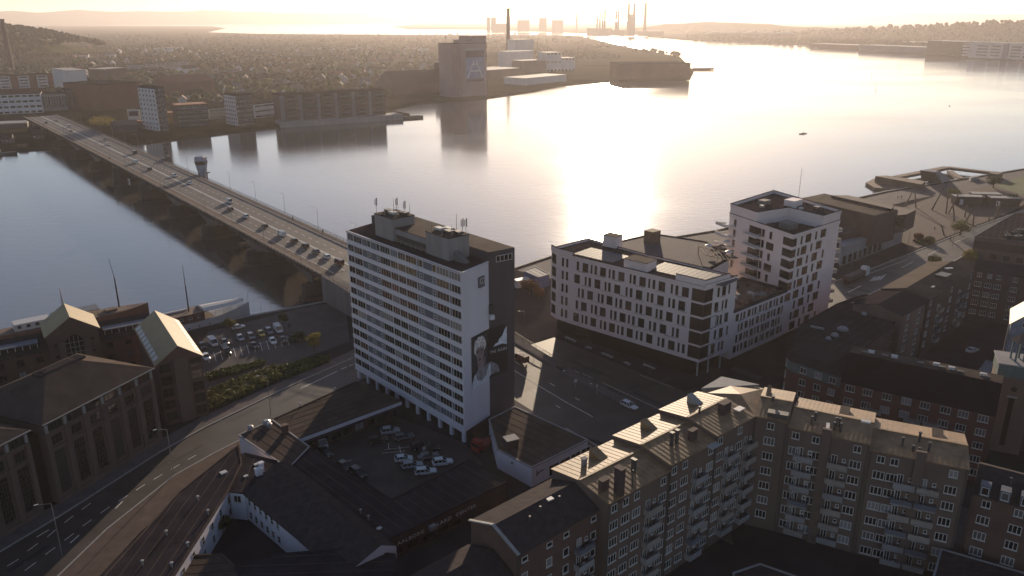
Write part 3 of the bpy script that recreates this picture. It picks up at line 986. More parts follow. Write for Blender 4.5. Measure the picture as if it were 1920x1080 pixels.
c = br(-282, 28.6)
sg.part('cabin', MB().box((c.x, c.y, 9.5), (5, 4, 3.4), .7).box((c.x + 1, c.y, 11.8), (3, 2.6, 1.2), .7), M['dksteel'])
sg.part('mast', MB().tube((c.x, c.y, 8), (c.x, c.y, 21), .3, .2, 6), M['dksteel'])
for z in (14.5, 17, 19.5):
    sg.part('lamp', MB().box((c.x + .3, c.y - .4, z), (1.4, .9, 1.1), .7), M['dksteel'])
ns_ = Thing('navigation_sign', 'square white navigation sign board hung on the near side of the bridge', 'sign', br(-262, -1, 2))
q = at(207, 313, 3.0)
q = br(-250, -1.6)
ns_.part('board', MB().box((q.x, q.y, 5.2), (3.4, .3, 3.4), math.atan2(-BN.x, BN.y) * 0 + math.atan2(BD.y, BD.x)), M['frame'])
ns_.part('symbol', MB().box((q.x - BN.x * .2, q.y - BN.y * .2, 5.2), (1.7, .12, 1.7), math.atan2(BD.y, BD.x)), M['panel'])
ns_.part('bracket', MB().bar((q.x, q.y, 5.5), (q.x + BN.x * 2, q.y + BN.y * 2, 7.8), .25, .25), M['dksteel'])
# lamp posts: leaning arms, both sides
lamp_m = MB()
lamp_m.tube((0, 0, 0), (0, 0, 9.5), .085, .05, 6).tube((0, 0, 9.5), (0, 1.7, 10.0), .045, .04, 5)
lh_m = MB().box((0, 1.95, 10.05), (.22, .6, .1))
LPM, LHM = lamp_m.mesh('post', mat('lamp_post_grey', (0.17, 0.16, 0.16), .6, .15, 1)), lh_m.mesh('lamp_head', M['frame'])
def lamp(loc, rz, label, group=None, tall=1.0, lean=0.0):
    e = tag(link('street_lamp', None, None, loc, rz, (tall, tall, tall)), label, 'street lamp', group)
    e.rotation_euler = (0, lean, rz)
    link('post', LPM, e); link('lamp_head', LHM, e)
    return e
ba = math.atan2(BN.y, BN.x)
ORD = 'first second third fourth fifth sixth seventh eighth ninth tenth eleventh twelfth thirteenth fourteenth fifteenth sixteenth seventeenth'.split()
for k in range(17):
    s = -30 - 33 * k
    lamp(br(s, .3, bz(s)), ba - math.pi / 2, 'bridge street lamp on the near railing, %s from the town' % ORD[k], 'street lamps along the near side of the bridge')
    lamp(br(s - 8, BW - .3, bz(s)), ba + math.pi / 2, 'bridge street lamp on the far railing, %s from the town' % ORD[k], 'street lamps along the far side of the bridge')
# the viaduct abutment running inland behind the high-rise
ra = MB()
for o, s0, s1 in ((0.15, -14, 78), (26.85, -14, 100)):
    n = int((s1 - s0) / 3)
    for k in range(n):
        a, b = s0 + (s1 - s0) * k / n, s0 + (s1 - s0) * (k + 1) / n
        ra.bar(br(a, o, rampz(a) + 1.1), br(b, o, rampz(b) + 1.1), .1, .12)
        ra.bar(br(a, o, rampz(a) + .6), br(b, o, rampz(b) + .6), .06, .08)
        ra.bar(br(a, o, rampz(a)), br(a, o, rampz(a) + 1.1), .1, .1)
single('ramp_railing', ra, M['dksteel'], 'dark railing along the road ramp behind the high-rise', 'railing', br(40, 13, 0))
for s, o, lb in ((20, 26.6, 'street lamp on the ramp railing nearest the blue pavilion'), (62, 26.6, 'street lamp on the ramp beside the modern block'), (96, 13, 'street lamp at the foot of the ramp near the red truck bay')):
    lamp(br(s, o, rampz(s)), ba + math.pi / 2, lb)
# ------------------------------------------------------------------ pale modern block, its low wing and its tower
mo = Thing('modern_block', 'pale five-storey block with scattered dark windows on glass ground floor', 'apartment block', (35, 215, 0))
MP = [V(12.0, 232.2), V(13.6, 228.6), V(17.7, 224.4), V(50.1, 195.7), V(60.6, 203.8), V(52, 214), V(40.5, 224.5), V(24, 243)]
ZS, ZT = 4.4, 25.4
FHm = (ZT - ZS - .9) / 5
mo.part('wall', MB().prism(MP, ZS, ZT), M['modern'])
gi = [lerp(p, V(35, 218), .09) for p in MP]
mo.part('ground_floor_glazing', MB().prism(gi, 0, ZS), M['glassd'])
for k in range(9):
    f = k / 8
    p = lerp(V(18.2, 224.2), V(49.6, 196.2), f)
    o = MB().tube((p.x + .5, p.y + .6, 0), (p.x + .5, p.y + .6, ZS), .22, .22, 8)
    mo.part('column', o, M['frame'])
for p in (V(53.5, 199), V(57.5, 202)):
    mo.part('column', MB().tube((p.x, p.y, 0), (p.x, p.y, ZS), .22, .22, 8), M['frame'])
mo.part('roof', MB().prism([lerp(p, V(35, 218), .03) for p in MP], ZT, ZT + .1), M['roofdark'])
pr = MB()
for i, (a, b) in enumerate(zip(MP, MP[1:] + MP[:1])):
    h = 1.5 if i in (0, 1) else (1.0 if i == 3 else .5)
    pr.bar(a + V(0, 0, ZT + h / 2), b + V(0, 0, ZT + h / 2), .35, h + .003 * i)
a, b = lerp(MP[2], MP[3], .80), MP[3]
pr.bar(a + V(0, 0, ZT + 1.1), b + V(0, 0, ZT + 1.1), .36, 2.2)
pr.bar(MP[3] + V(0, 0, ZT + 1.1), lerp(MP[3], MP[4], .75) + V(0, 0, ZT + 1.1), .364, 2.19)
mo.part('parapet', pr, M['modern'])
cp_ = MB()
for i, (a, b) in enumerate(zip(MP, MP[1:] + MP[:1])):
    h = 1.5 if i in (0, 1) else (1.0 if i == 3 else .5)
    cp_.bar(a + V(0, 0, ZT + h + .05), b + V(0, 0, ZT + h + .05), .45, .1 + .003 * i)
a, b = lerp(MP[2], MP[3], .80), MP[3]
cp_.bar(a + V(0, 0, ZT + 2.25), b + V(0, 0, ZT + 2.25), .46, .1).bar(MP[3] + V(0, 0, ZT + 2.25), lerp(MP[3], MP[4], .75) + V(0, 0, ZT + 2.25), .464, .1)
mo.part('coping', cp_, M['roofdark'])
def patterned(t, p0, p1, z0, fh, nf, seed, gap=(0.8, 1.9), marg=1.0, big=1.9, ends=0.0, wide=False):
    """staggered wide and slit windows, with a thin dark ledge line under some"""
    r = random.Random(seed)
    L = dist(p0, p1)
    d = (Vector((p1[0], p1[1], 0)) - Vector((p0[0], p0[1], 0))).normalized()
    rz = math.atan2(d.y, d.x)
    hm = round(fh * .66, 2)
    W = {1: winmesh(.62, hm, 1, 1, 'dkframe', 'glassd', .06, .05, False), 2: winmesh(.85, hm, 1, 1, 'dkframe', 'glassd', .06, .05, False),
         3: winmesh(big, hm, 1 if not wide else 2, 1, 'dkframe', 'glassd', .08, .05, False)}
    lg = link('ledge', MB().prism([(-big * .7, -.13), (big * .7, -.13), (big * .7, .02), (-big * .7, .02)], -.05, .05).mesh('ledge', M['dkframe'])) if False else None
    for j in range(nf):
        x = marg + (j % 3) * .75
        k = (j * 2) % 3
        while x < L - ends:
            ty = [3, 1, 2][k % 3]
            wd = {1: .62, 2: .85, 3: big}[ty]
            if x + wd > L - ends:
                break
            q = Vector((p0[0], p0[1], 0)) + d * (x + wd / 2)
            zc = z0 + fh * (j + .53)
            window(t, (q.x, q.y, zc), rz, W[ty])
            x += wd + (r.uniform(.55, .8) if ty == 1 else r.uniform(gap[0], gap[1]) if ty == 3 else r.uniform(1.0, 1.3))
            k += 1
    led = MB()
    n = outw(p0, p1)
    for j in range(1, nf):
        x = marg + r.uniform(0, 3)
        while x < L - 4:
            a = Vector((p0[0], p0[1], 0)) + d * x
            b = a + d * r.uniform(2.5, 3.5)
            z = z0 + fh * (j + .15)
            led.bar(a + n * .05 + V(0, 0, z), b + n * .05 + V(0, 0, z), .16, .08)
            x += r.uniform(5, 8)
    t.part('ledge', led, M['dkframe'])
patterned(mo, MP[2], MP[3], ZS + .5, FHm, 5, 3, ends=4.2, big=2.0)
patterned(mo, MP[3], MP[4], ZS + .5, FHm, 5, 5, marg=4.6, ends=2.0, big=1.5)
facade(mo, MP[1], MP[2], [ZS + .5 + FHm * (j + .53) for j in range(5)], [2.3, 4.0], winmesh(.8, 2.6, 1, 1, 'dkframe', 'glassd', .06, .05, False))
facade(mo, MP[0], MP[1], [ZS + .5 + FHm * (j + .53) for j in range(5)], [1.9], winmesh(2.6, 2.9, 1, 1, 'dkframe', 'glassd', .1, .06, False))
# glazed corner loggias with dark recesses
d1, d2 = (MP[2] - MP[3]).normalized(), (MP[4] - MP[3]).normalized()
for j in range(5):
    z0 = ZS + .6 + FHm * j
    q = [MP[3] + d1 * 3.6 + outw(MP[2], MP[3], .06), MP[3] + outw(MP[2], MP[3], .06) + outw(MP[3], MP[4], .06), MP[3] + d2 * 3.4 + outw(MP[3], MP[4], .06), MP[3] + d1 * 1 + d2 * 1]
    o = mo.part('corner_loggia', MB().prism(q, z0 + .3, z0 + FHm - .3), M['glassd'])
    f = MB()
    for z in (z0 + .35, z0 + FHm - .33):
        f.bar(q[0] + V(0, 0, z), q[1] + V(0, 0, z), .1, .1); f.bar(q[1] + V(0, 0, z), q[2] + V(0, 0, z), .1, .1)
    f.bar(q[1] + V(0, 0, z0 + .3), q[1] + V(0, 0, z0 + FHm - .3), .12, .12)
    mo.part('frame', f, M['dkframe'], parent=o)
    if j in (0, 2):
        f2 = MB()
        aa, bb = MP[3] + d2 * 3.4 + outw(MP[3], MP[4], .1), MP[3] + d2 * 5.6 + outw(MP[3], MP[4], .1)
        for z in (z0 + .3, z0 + FHm - .35):
            f2.bar(aa + V(0, 0, z), bb + V(0, 0, z), .12, .12)
        f2.bar(bb + V(0, 0, z0 + .3), bb + V(0, 0, z0 + FHm - .35), .12, .12)
        mo.part('screen_frame', f2, M['dkframe'])
# roof: stair boxes and solar panels
def rbox(t, px, py, z, sx, sy, h, rz, mt, name):
    p = at(px, py, z)
    o = t.part(name, MB().box((p.x, p.y, z + h / 2), (sx, sy, h), rz), mt)
    t.part('cap', MB().box((p.x, p.y, z + h + .08), (sx + .15, sy + .15, .15), rz), M['roofbrown'], parent=o)
rzM = math.atan2(d1.y, d1.x)
rbox(mo, 1200, 503, ZT, 7.4, 5.2, 2.6, rzM, M['modern'], 'stair_house')
rbox(mo, 1148, 462, ZT, 4.8, 3.6, 3.6, rzM, M['modern'], 'stair_house')
spm = MB()
spm.loft([[(-.72, -.55, .15), (-.72, .55, .31), (-.72, .55, .36), (-.72, -.55, .2)], [(.72, -.55, .15), (.72, .55, .31), (.72, .55, .36), (.72, -.55, .2)]])
SPM = spm.mesh('solar_panel', M['solar'])
for (px, py, nx, ny) in ((1082, 477, 9, 6), (1222, 506, 15, 6)):
    o0 = at(px, py, ZT + .1)
    e = -d1
    nn = Vector((-e.y, e.x, 0))
    for i in range(nx):
        for j in range(ny):
            p = o0 + e * i * 1.55 + nn * j * 1.45
            mo.put('solar_panel', SPM, (p.x, p.y, ZT + .1), rzM + math.pi, )
# low wing towards the tower
MW, ME = V(60.6, 203.8), V(101, 239)
dW = (ME - MW).normalized()
nW = outw(MW, ME)
MS = lerp(MW, ME, .50)
wg = Thing('low_wing', 'low pale wing with slit windows and planted roof terrace joining block and tower', 'apartment block', (72, 218, 0))
ZW = 15.6
q = [MW, MS, MS - nW * 15, MW - nW * 15]
wg.part('wall', MB().prism(q, 1.8, ZW), M['modern'])
wg.part('plinth', MB().prism([lerp(p, V(68, 222), .06) for p in q], 0, 1.8), M['glassd'])
wg.part('terrace', MB().prism([lerp(p, V(68, 222), .03) for p in q], ZW, ZW + .1), M['wood'])
pw = MB()
for i, (a, b) in enumerate(zip(q, q[1:] + q[:1])):
    pw.bar(a + V(0, 0, ZW + .45), b + V(0, 0, ZW + .45), .4, .9 + .003 * i)
wg.part('parapet', pw, M['roofdark'])
patterned(wg, MW + dW * .6, MS, 2.6, (ZW - 3.0) / 4, 4, 8, gap=(.7, 1.1), big=1.35, marg=.6)
# nine-storey tower
tw = Thing('modern_tower', 'pale nine-storey tower with balconies on both flanks and big dark windows', 'tower block', (86, 243, 0))
T2 = [MS, ME, V(89.5, 268.5), V(69.5, 248.0)]
ZT2 = 32.0
tw.part('wall', MB().prism(T2, 2.0, ZT2), M['modern'])
tw.part('plinth', MB().prism([lerp(p, V(85, 244), .05) for p in T2], 0, 2.0), M['glassd'])
def tq(a_, b_): return T2[0] + (T2[1] - T2[0]) * a_ + (T2[3] - T2[0]) * b_
up = [tq(.6, 0), T2[1], T2[2], T2[3], tq(0, .56), tq(.52, .46)]
tw.part('upper_storey', MB().prism(up, ZT2, ZT2 + 3.2), M['modern'])
tw.part('roof', MB().prism([lerp(p, V(86, 246), .05) for p in up], ZT2 + 3.2, ZT2 + 3.3), M['roofdark'])
tw.part('terrace', MB().prism([tq(.02, .02), tq(.59, .02), tq(.51, .45), tq(.02, .54)], ZT2, ZT2 + .08), M['roofdark'])
pw = MB()
for i, (a, b) in enumerate(zip(T2, T2[1:] + T2[:1])):
    pw.bar(a + V(0, 0, ZT2 + .5), b + V(0, 0, ZT2 + .5), .35, 1.1 + .003 * i)
for i, (a, b) in enumerate(zip(up, up[1:] + up[:1])):
    pw.bar(a + V(0, 0, ZT2 + 3.6), b + V(0, 0, ZT2 + 3.6), .35, .9 + .003 * i)
tw.part('parapet', pw, M['modern'])
cp_ = MB()
for i, (a, b) in enumerate(zip(T2, T2[1:] + T2[:1])):
    cp_.bar(a + V(0, 0, ZT2 + 1.1), b + V(0, 0, ZT2 + 1.1), .45, .12 + .003 * i)
for i, (a, b) in enumerate(zip(up, up[1:] + up[:1])):
    cp_.bar(a + V(0, 0, ZT2 + 4.1), b + V(0, 0, ZT2 + 4.1), .45, .12 + .003 * i)
tw.part('coping', cp_, M['roofdark'])
q = [tq(.1, .12), tq(.42, .1), tq(.4, .4), tq(.12, .42)]
tw.part('roof_plant', MB().prism([lerp(p, sum(q, Vector()) / 4, .45) for p in q], ZT2, ZT2 + 1.8), M['dkconcrete'])
FHt = (ZT2 - 2.0) / 9
for j in range(9):
    zc = 2.0 + FHt * (j + .53)
    L = dist(T2[0], T2[1])
    r = random.Random(j)
    off = [(5.2, 3, 9.4, 1, 13.6, 3, 18.6, 1), (6.8, 3, 3.9, 1, 11.2, 1, 15.4, 3), (5.0, 1, 8.8, 3, 13.2, 1, 17.4, 3)][j % 3]
    for k in range(0, 8, 2):
        x, ty = off[k], off[k + 1]
        p = lerp(T2[0], T2[1], x / L)
        window(tw, (p.x, p.y, zc), math.atan2(dW.y, dW.x), winmesh(3.0, 2.5, 1, 1, 'dkframe', 'glassd', .1, .06, False) if ty == 3 else winmesh(.9, 2.5, 1, 1, 'dkframe', 'glassd', .06, .06, False))
    # west face
    dw2 = (T2[0] - T2[3]).normalized()
    L2 = dist(T2[3], T2[0])
    if j >= 4:
        for x, ty in ((3.0, 1), (L2 - 9.2, 3 if j % 2 else 1), (L2 - 12.5, 2)):
            p = lerp(T2[3], T2[0], x / L2)
            window(tw, (p.x, p.y, zc), math.atan2(dw2.y, dw2.x), winmesh(3.2, 2.3, 2, 1, 'dkframe', 'glassd', .1, .06, False) if ty == 3 else winmesh(1.1, 2.3, 1, 1, 'dkframe', 'glassd', .06, .06, False))
    if j >= 3:
        q = [T2[0] - dw2 * 3.8 + outw(T2[3], T2[0], .07), T2[0] + outw(T2[3], T2[0], .07) + outw(T2[0], T2[1], .07), T2[0] + dW * 2.2 + outw(T2[0], T2[1], .07), T2[0] + dW - dw2]
        o = tw.part('corner_loggia', MB().prism(q, zc - 1.2, zc + 1.15), M['glassd'])
        f = MB()
        for z in (zc - 1.1, zc + 1.1, zc - .1):
            f.bar(q[0] + V(0, 0, z), q[1] + V(0, 0, z), .09, .09); f.bar(q[1] + V(0, 0, z), q[2] + V(0, 0, z), .09, .09)
        tw.part('frame', f, M['dkframe'], parent=o)
def balcony(t, p, d, n, z, L=3.4, D=1.7, mt='modern', rail='frame', solid=0.0):
    """slab, railing with posts; p on the wall, d along it, n out of it"""
    a, b = p - d * L / 2, p + d * L / 2
    o = t.part('balcony', MB().prism([a, b, b + n * D, a + n * D], z - .12, z + .12), M[mt])
    r = MB()
    pts = [a, a + n * (D - .05), b + n * (D - .05), b]
    for q0, q1 in zip(pts, pts[1:]):
        r.bar(q0 + V(0, 0, z + 1.05), q1 + V(0, 0, z + 1.05), .09, .09)
        if solid > 0:
            r.bar(q0 + V(0, 0, z + .15 + solid / 2), q1 + V(0, 0, z + .15 + solid / 2), .05, solid)
        else:
            r.bar(q0 + V(0, 0, z + .55), q1 + V(0, 0, z + .55), .05, .05)
    for q0 in pts[1:3]:
        r.bar(q0 + V(0, 0, z), q0 + V(0, 0, z + 1.1), .09, .09)
    t.part('railing', r, M[rail], parent=o)
dw2 = (T2[0] - T2[3]).normalized()
L2 = dist(T2[3], T2[0])
nW2, nE2 = outw(T2[3], T2[0]), outw(T2[1], T2[2])
dE2 = (T2[2] - T2[1]).normalized()
for j in range(4, 9):
    z = 2.0 + FHt * j + .2
    balcony(tw, lerp(T2[3], T2[0], .44), dw2, nW2, z, 6.2, 2.2, solid=.35)
    p = lerp(T2[3], T2[0], .44)
    window(tw, (p.x, p.y, z + 1.5), math.atan2(dw2.y, dw2.x), winmesh(5.6, 2.3, 3, 1, 'dkframe', 'glassd', .1, .06, False))
for j in range(1, 9):
    z = 2.0 + FHt * j + .2
    balcony(tw, T2[1] + dE2 * 3.2, dE2, nE2, z, 4.8, 2.4, solid=.8, rail='steel')
    if j >= 3:
        balcony(tw, T2[3] + dw2 * .9, dw2, -dw2 * .0 + (nW2 - dw2).normalized(), z, 4.6, 3.4, solid=.6)
for px, py in ((1489, 389), (1502, 391)):
    p = at(px, py, ZT2 + 3.4)
    tw.part('skylight', MB().loft([[(p.x + r * math.cos(k * .785), p.y + r * math.sin(k * .785), ZT2 + 3.3 + z) for k in range(8)] for z, r in ((0, .9), (.35, .8), (.6, .4))]), M['frame'])
p = at(1497, 372, ZT2 + 3)
tw.part('flagpole', MB().tube((p.x, p.y, ZT2), (p.x, p.y, ZT2 + 13), .09, .05, 6), M['steel'])
# block behind: flat dark roof and lift tower seen over the long block
bk = Thing('rear_block', 'low block with dark flat roof behind the pale modern block', 'building', (50, 243, 0))
q = [V(41, 226), V(53, 215.5), V(66, 232), V(63, 250), V(48, 260), V(26, 244)]
bk.part('wall', MB().prism(q, 0, 22.5), M['modern'])
bk.part('roof', MB().prism([lerp(p, V(48, 238), .02) for p in q], 22.5, 22.9), M['darkslab'])
p = at(1228, 464, 22.5)
bk.part('lift_tower', MB().box((p.x, p.y + 6, 24.5), (4, 3.6, 4.2), .7), M['wood'])
parapet(bk, q, 22.4, .7, .5, M['roofdark'])

# roof furniture: lift head, vents and a slatted screen on the tower; planters and parasols on the deck
for a_, b_, sx, sy, h, mt in ((.75, .55, 5.0, 3.6, 1.9, 'modern'), (.45, .8, 3.4, 2.6, 1.4, 'dkconcrete'), (.85, .25, 2.2, 1.6, 1.0, 'dksteel'), (.3, .72, 1.2, 1.2, .8, 'steel')):
    p = tq(a_, b_)
    tw.part('roof_plant', MB().box((p.x, p.y, ZT2 + 3.3 + h / 2), (sx, sy, h), math.atan2(dW.y, dW.x)), M[mt])
rg = random.Random(8)
for k in range(14):
    p = lerp(MW, MS, rg.uniform(.1, .9)) - nW * rg.uniform(2, 13)
    wg.part('planter', MB().box((p.x, p.y, ZW + .45), (rg.uniform(.8, 2.4), .7, .7), rg.choice([.72, 2.29])), M[rg.choice(['wood', 'frame', 'dksteel', 'concrete'])])
for k, (px, py) in enumerate(((1352, 472), (1366, 484), (1345, 490), (1362, 464), (1336, 482), (1328, 472), (1375, 495))):
    p = at(px, py, 22.9)
    bk.part('parasol', MB().tube((p.x, p.y, 22.9), (p.x, p.y, 25.2), .05, .05, 5).tube((p.x, p.y, 24.9), (p.x, p.y, 25.5), 1.3, .05, 8), M['frame'] if k % 2 else M['wood'])
pg = MB()
for k in range(6):
    a, b = at(1310 + k * 9, 462 + k * 2, 25.4), at(1322 + k * 9, 478 + k * 2, 25.4)
    pg.bar(a, b, .15, .2)
a, b = at(1310, 462, 25.25), at(1355, 472, 25.25)
pg.bar(a, b, .2, .2).bar(at(1322, 478, 25.25), at(1367, 488, 25.25), .2, .2)
for q_ in (a, b):
    pg.bar(q_, V(q_.x, q_.y, 22.9), .2, .2)
bk.part('pergola', pg, M['wood'])
# ------------------------------------------------------------------ low buildings round the high-rise
def lowrise(name, label, px, z, wall, roof, cat='building', lip=.25, edge=None, z0=0.0):
    q = [at(x, y, z) for x, y in px]
    c = sum(q, Vector()) / len(q)
    t = Thing(name, label, cat, (c.x, c.y, z0))
    t.part('wall', MB().prism(q, z0, z - .15), wall)
    t.part('roof', MB().prism(q, z - .15, z), roof)
    m = MB()
    a_ = sum(p.x * r.y - r.x * p.y for p, r in zip(q, q[1:] + q[:1]))
    if a_ < 0: q = q[::-1]
    for i, (a, b) in enumerate(zip(q, q[1:] + q[:1])):
        m.bar(V(a.x, a.y, z + lip / 2 - .1), V(b.x, b.y, z + lip / 2 - .1), .35, lip + .002 * i)
    t.part('roof_edge', m, edge or roof)
    # felt laps: thin raised seams running with the longest edge
    k = max(range(len(q)), key=lambda i: (q[(i + 1) % len(q)] - q[i]).length)
    d = (q[(k + 1) % len(q)] - q[k]).normalized()
    nn = Vector((-d.y, d.x, 0))
    o0 = q[k]
    top = max((p - o0).dot(nn) for p in q)
    fl = MB()
    v = 2.2
    while v < top - .5:
        xs = []
        for a, b in zip(q, q[1:] + q[:1]):
            va, vb = (a - o0).dot(nn) - v, (b - o0).dot(nn) - v
            if va * vb < 0:
                xs.append(lerp((a - o0).dot(d), (b - o0).dot(d), va / (va - vb)))
        xs.sort()
        for x0, x1 in zip(xs[::2], xs[1::2]):
            if x1 - x0 > 1.5:
                fl.bar(o0 + d * (x0 + .4) + nn * v + V(0, 0, .012), o0 + d * (x1 - .4) + nn * v + V(0, 0, .012), .16, .03)
        v += 2.2
    if fl.f:
        t.part('felt_lap', fl, M['roofbrown'] if roof is not M['roofbrown'] else M['roofdark'])['kind'] = 'stuff'
    return t, q
def vents(t, lst, z, big=False):
    for px, py in lst:
        p = at(px, py, z + .4)
        m = MB().tube((p.x, p.y, z - .05), (p.x, p.y, z + .9), .14, .14, 6).tube((p.x, p.y, z + .9), (p.x, p.y, z + 1.05), .3, .2, 8)
        t.part('vent', m, M['steel'])
def skylights(t, lst, z, s=1.1):
    for px, py in lst:
        p = at(px, py, z + .2)
        o = t.part('skylight', MB().box((p.x, p.y, z + .1), (s, s * .8, .3), .8), M['frame'])
def stack(t, px, py, z, sx, sy, h, mt, rz=.7):
    p = at(px, py, z)
    o = t.part('chimney', MB().box((p.x, p.y, z + h / 2 - .3), (sx, sy, h + .6), rz).box((p.x, p.y, z + h + .06), (sx + .2, sy + .2, .14), rz), mt)
    return o
t, q = lowrise('annex', 'flat-roofed low annex with pale fascia against the foot of the high-rise', [(511, 787), (667, 716), (752, 752), (559, 823)], 4.2, M['brickdk'], M['roofbrown'])
a, b = at(559, 823, 4.2), at(752, 752, 4.2)
t.part('fascia', MB().bar(V(a.x, a.y, 3.75) + outw(a, b, .25), V(b.x, b.y, 3.75) + outw(a, b, .25), .15, .8), M['white'])
facade(t, a, b, [1.7], [3 + 3.1 * k for k in range(8)], winmesh(2.4, 1.8, 2, 1, 'dkframe', 'glass'))
p = at(632, 762, 4.2); 
vents(t, [(563, 760), (628, 731)], 4.2)
for px, py in ((690, 780),):
    p = at(654, 800, 0)
    t.part('drainpipe', MB().tube((p.x, p.y, 0), (p.x, p.y, 4), .07, .07, 6), M['frame'])
t, q = lowrise('annex', 'flat brown roof with a brick chimney beside the road', [(448, 816), (511, 788), (559, 823), (580, 838), (541, 879)], 4.6, M['white'], M['roofbrown'], edge=M['concrete'])
stack(t, 535, 811, 4.6, 1.1, 1.1, 1.9, M['brick'])
for px, py, s in ((470, 806, 1.2), (500, 796, 1.7), (505, 801, 1.2)):
    p = at(px, py, 4.6)
    t.part('cowl', MB().tube((p.x, p.y, 4.5), (p.x, p.y, 5.4), .45 * s, .45 * s, 10).tube((p.x, p.y, 5.4), (p.x, p.y, 5.75), .6 * s, .3 * s, 10), M['steel'])
bi, q = lowrise('billiard_hall', 'dark flat-roofed billiard hall with white lettering on its wall', [(582, 840), (735, 938), (880, 863), (950, 904), (720, 1015), (543, 880)], 4.6, M['brickdk'], M['roofdark'], edge=M['roofdark'])
a, b = at(720, 1015, 4.6), at(950, 904, 4.6)
L = dist(a, b)
d = (b - a).normalized()
def onw(px, py, z):
    # the wall point whose picture column is px
    best = min((abs(960 + FP * (a + d * (L * k / 400)).x / ((a + d * (L * k / 400)).y * CP - (z - H) * SP) - px), k) for k in range(-80, 401))[1]
    return a + d * (L * best / 400)
sgn = mat('sign_white', (0.55, 0.53, 0.52), 0.6, 0.1, 1)
for txt, x0, x1 in (('AALBORG', 744, 794), ('BILLARD', 802, 845), ('CENTER', 853, 891)):
    lettering(bi, txt, onw(x0, 0, 2.9), onw(x1, 0, 2.9), 2.55, .75, .22, sgn)
p0, p1 = onw(800, 0, 3), onw(812, 0, 3)
bi.part('sign_box', MB().bar(p0 + outw(a, b, .9) + V(0, 0, -1.2), p1 + outw(a, b, .9) + V(0, 0, -1.2), .9, .8), M['concrete'])
facade(bi, a, b, [1.2], [2.5 + 3.4 * k for k in range(7)], winmesh(2.6, 1.3, 2, 1, 'dkframe', 'glassd'))
skylights(bi, [(711, 990)], 4.6, .9)
vents(bi, [(676, 960), (691, 972)], 4.6)
p = at(903, 897, 4.6)
# long low building along the road
e1, q = lowrise('roadside_block', 'long flat-roofed low block along the road with white courtyard wall', [(447, 835), (337, 923), (200, 1078), (120, 1170), (255, 1190), (327, 1078), (428, 920), (453, 868)], 6.2, M['white'], M['roofdark'], edge=M['roofbrown'])
vents(e1, [(371, 935), (390, 961), (312, 1000), (352, 1022), (267, 1056), (322, 1060)], 6.2)
skylights(e1, [(419, 885)], 6.2, 1.3)
a, b = at(327, 1078, 6.2), at(428, 920, 6.2)
facade(e1, a, b, [1.7, 4.4], [3 + 4.2 * k for k in range(7)], winmesh(1.1, 1.5, 1, 2, 'frame', 'glass'))
# tiled house round the small courtyard
e2 = Thing('courtyard_house', 'white-walled house with dark tiled roof facing the small courtyard', 'building', at(560, 950))
ev = [at(456, 926, 6.0), at(557, 1010, 6.0), at(640, 1085, 6.0)]
rg = [at(519, 866, 9.0), at(622, 948, 9.0), at(715, 1022, 9.0)]
m = MB()
for i in range(2):
    m.face([ev[i], ev[i + 1], rg[i + 1], rg[i]])
    m.face([ev[i] - V(0, 0, .25), ev[i + 1] - V(0, 0, .25), ev[i + 1], ev[i]])
bkp = [r + (r - e).normalized() * 3 for r, e in zip(rg, ev)]
for i in range(2):
    m.face([rg[i], rg[i + 1], V(bkp[i + 1].x, bkp[i + 1].y, 7.6), V(bkp[i].x, bkp[i].y, 7.6)])
e2.part('roof', m, M['rooftile'])
ins = [e + (r - e).normalized() * .5 for e, r in zip(ev, rg)]
e2.part('wall', MB().loft([[V(i_.x, i_.y, 0), V(i_.x, i_.y, 6.1), V(r.x, r.y, 8.9), V(b_.x, b_.y, 7.5), V(b_.x, b_.y, 0)] for i_, r, b_ in zip(ins, rg, bkp)]), M['white'])
facade(e2, ins[0], ins[1], [1.6, 4.6], [1.4 + 2.1 * k for k in range(6)], winmesh(1.0, 1.5, 1, 2, 'frame', 'glass'))
t, q = lowrise('link_building', 'small dark sloped roof with white chimney between two courtyard roofs', [(453, 868), (458, 850), (519, 865), (497, 895), (458, 925), (430, 922)], 6.0, M['white'], M['roofdark'])
stack(t, 486, 890, 6.0, 1.3, .9, 1.4, M['white']); stack(t, 491, 884, 6.0, .8, .8, 2.0, M['white'])
skylights(t, [(461, 892), (480, 870)], 6.0, .8)
a, b = at(430, 922, 6.0), at(458, 925, 6.0)
facade(t, a, b, [4.6], [dist(a, b) / 2], winmesh(1.5, 1.5, 2, 1, 'frame', 'glass'))
t, q = lowrise('shed', 'small brown-roofed shed at the mouth of the dark courtyard', [(358, 1042), (415, 1040), (440, 1062), (470, 1100), (330, 1110)], 4.0, M['brickdk'], M['roofbrown'])
t, q = lowrise('courtyard_house', 'dark roof beyond the small courtyard at the picture bottom', [(440, 1062), (520, 1040), (640, 1030), (740, 1040), (760, 1120), (470, 1130)], 7.0, M['brickdk'], M['roofdark'])
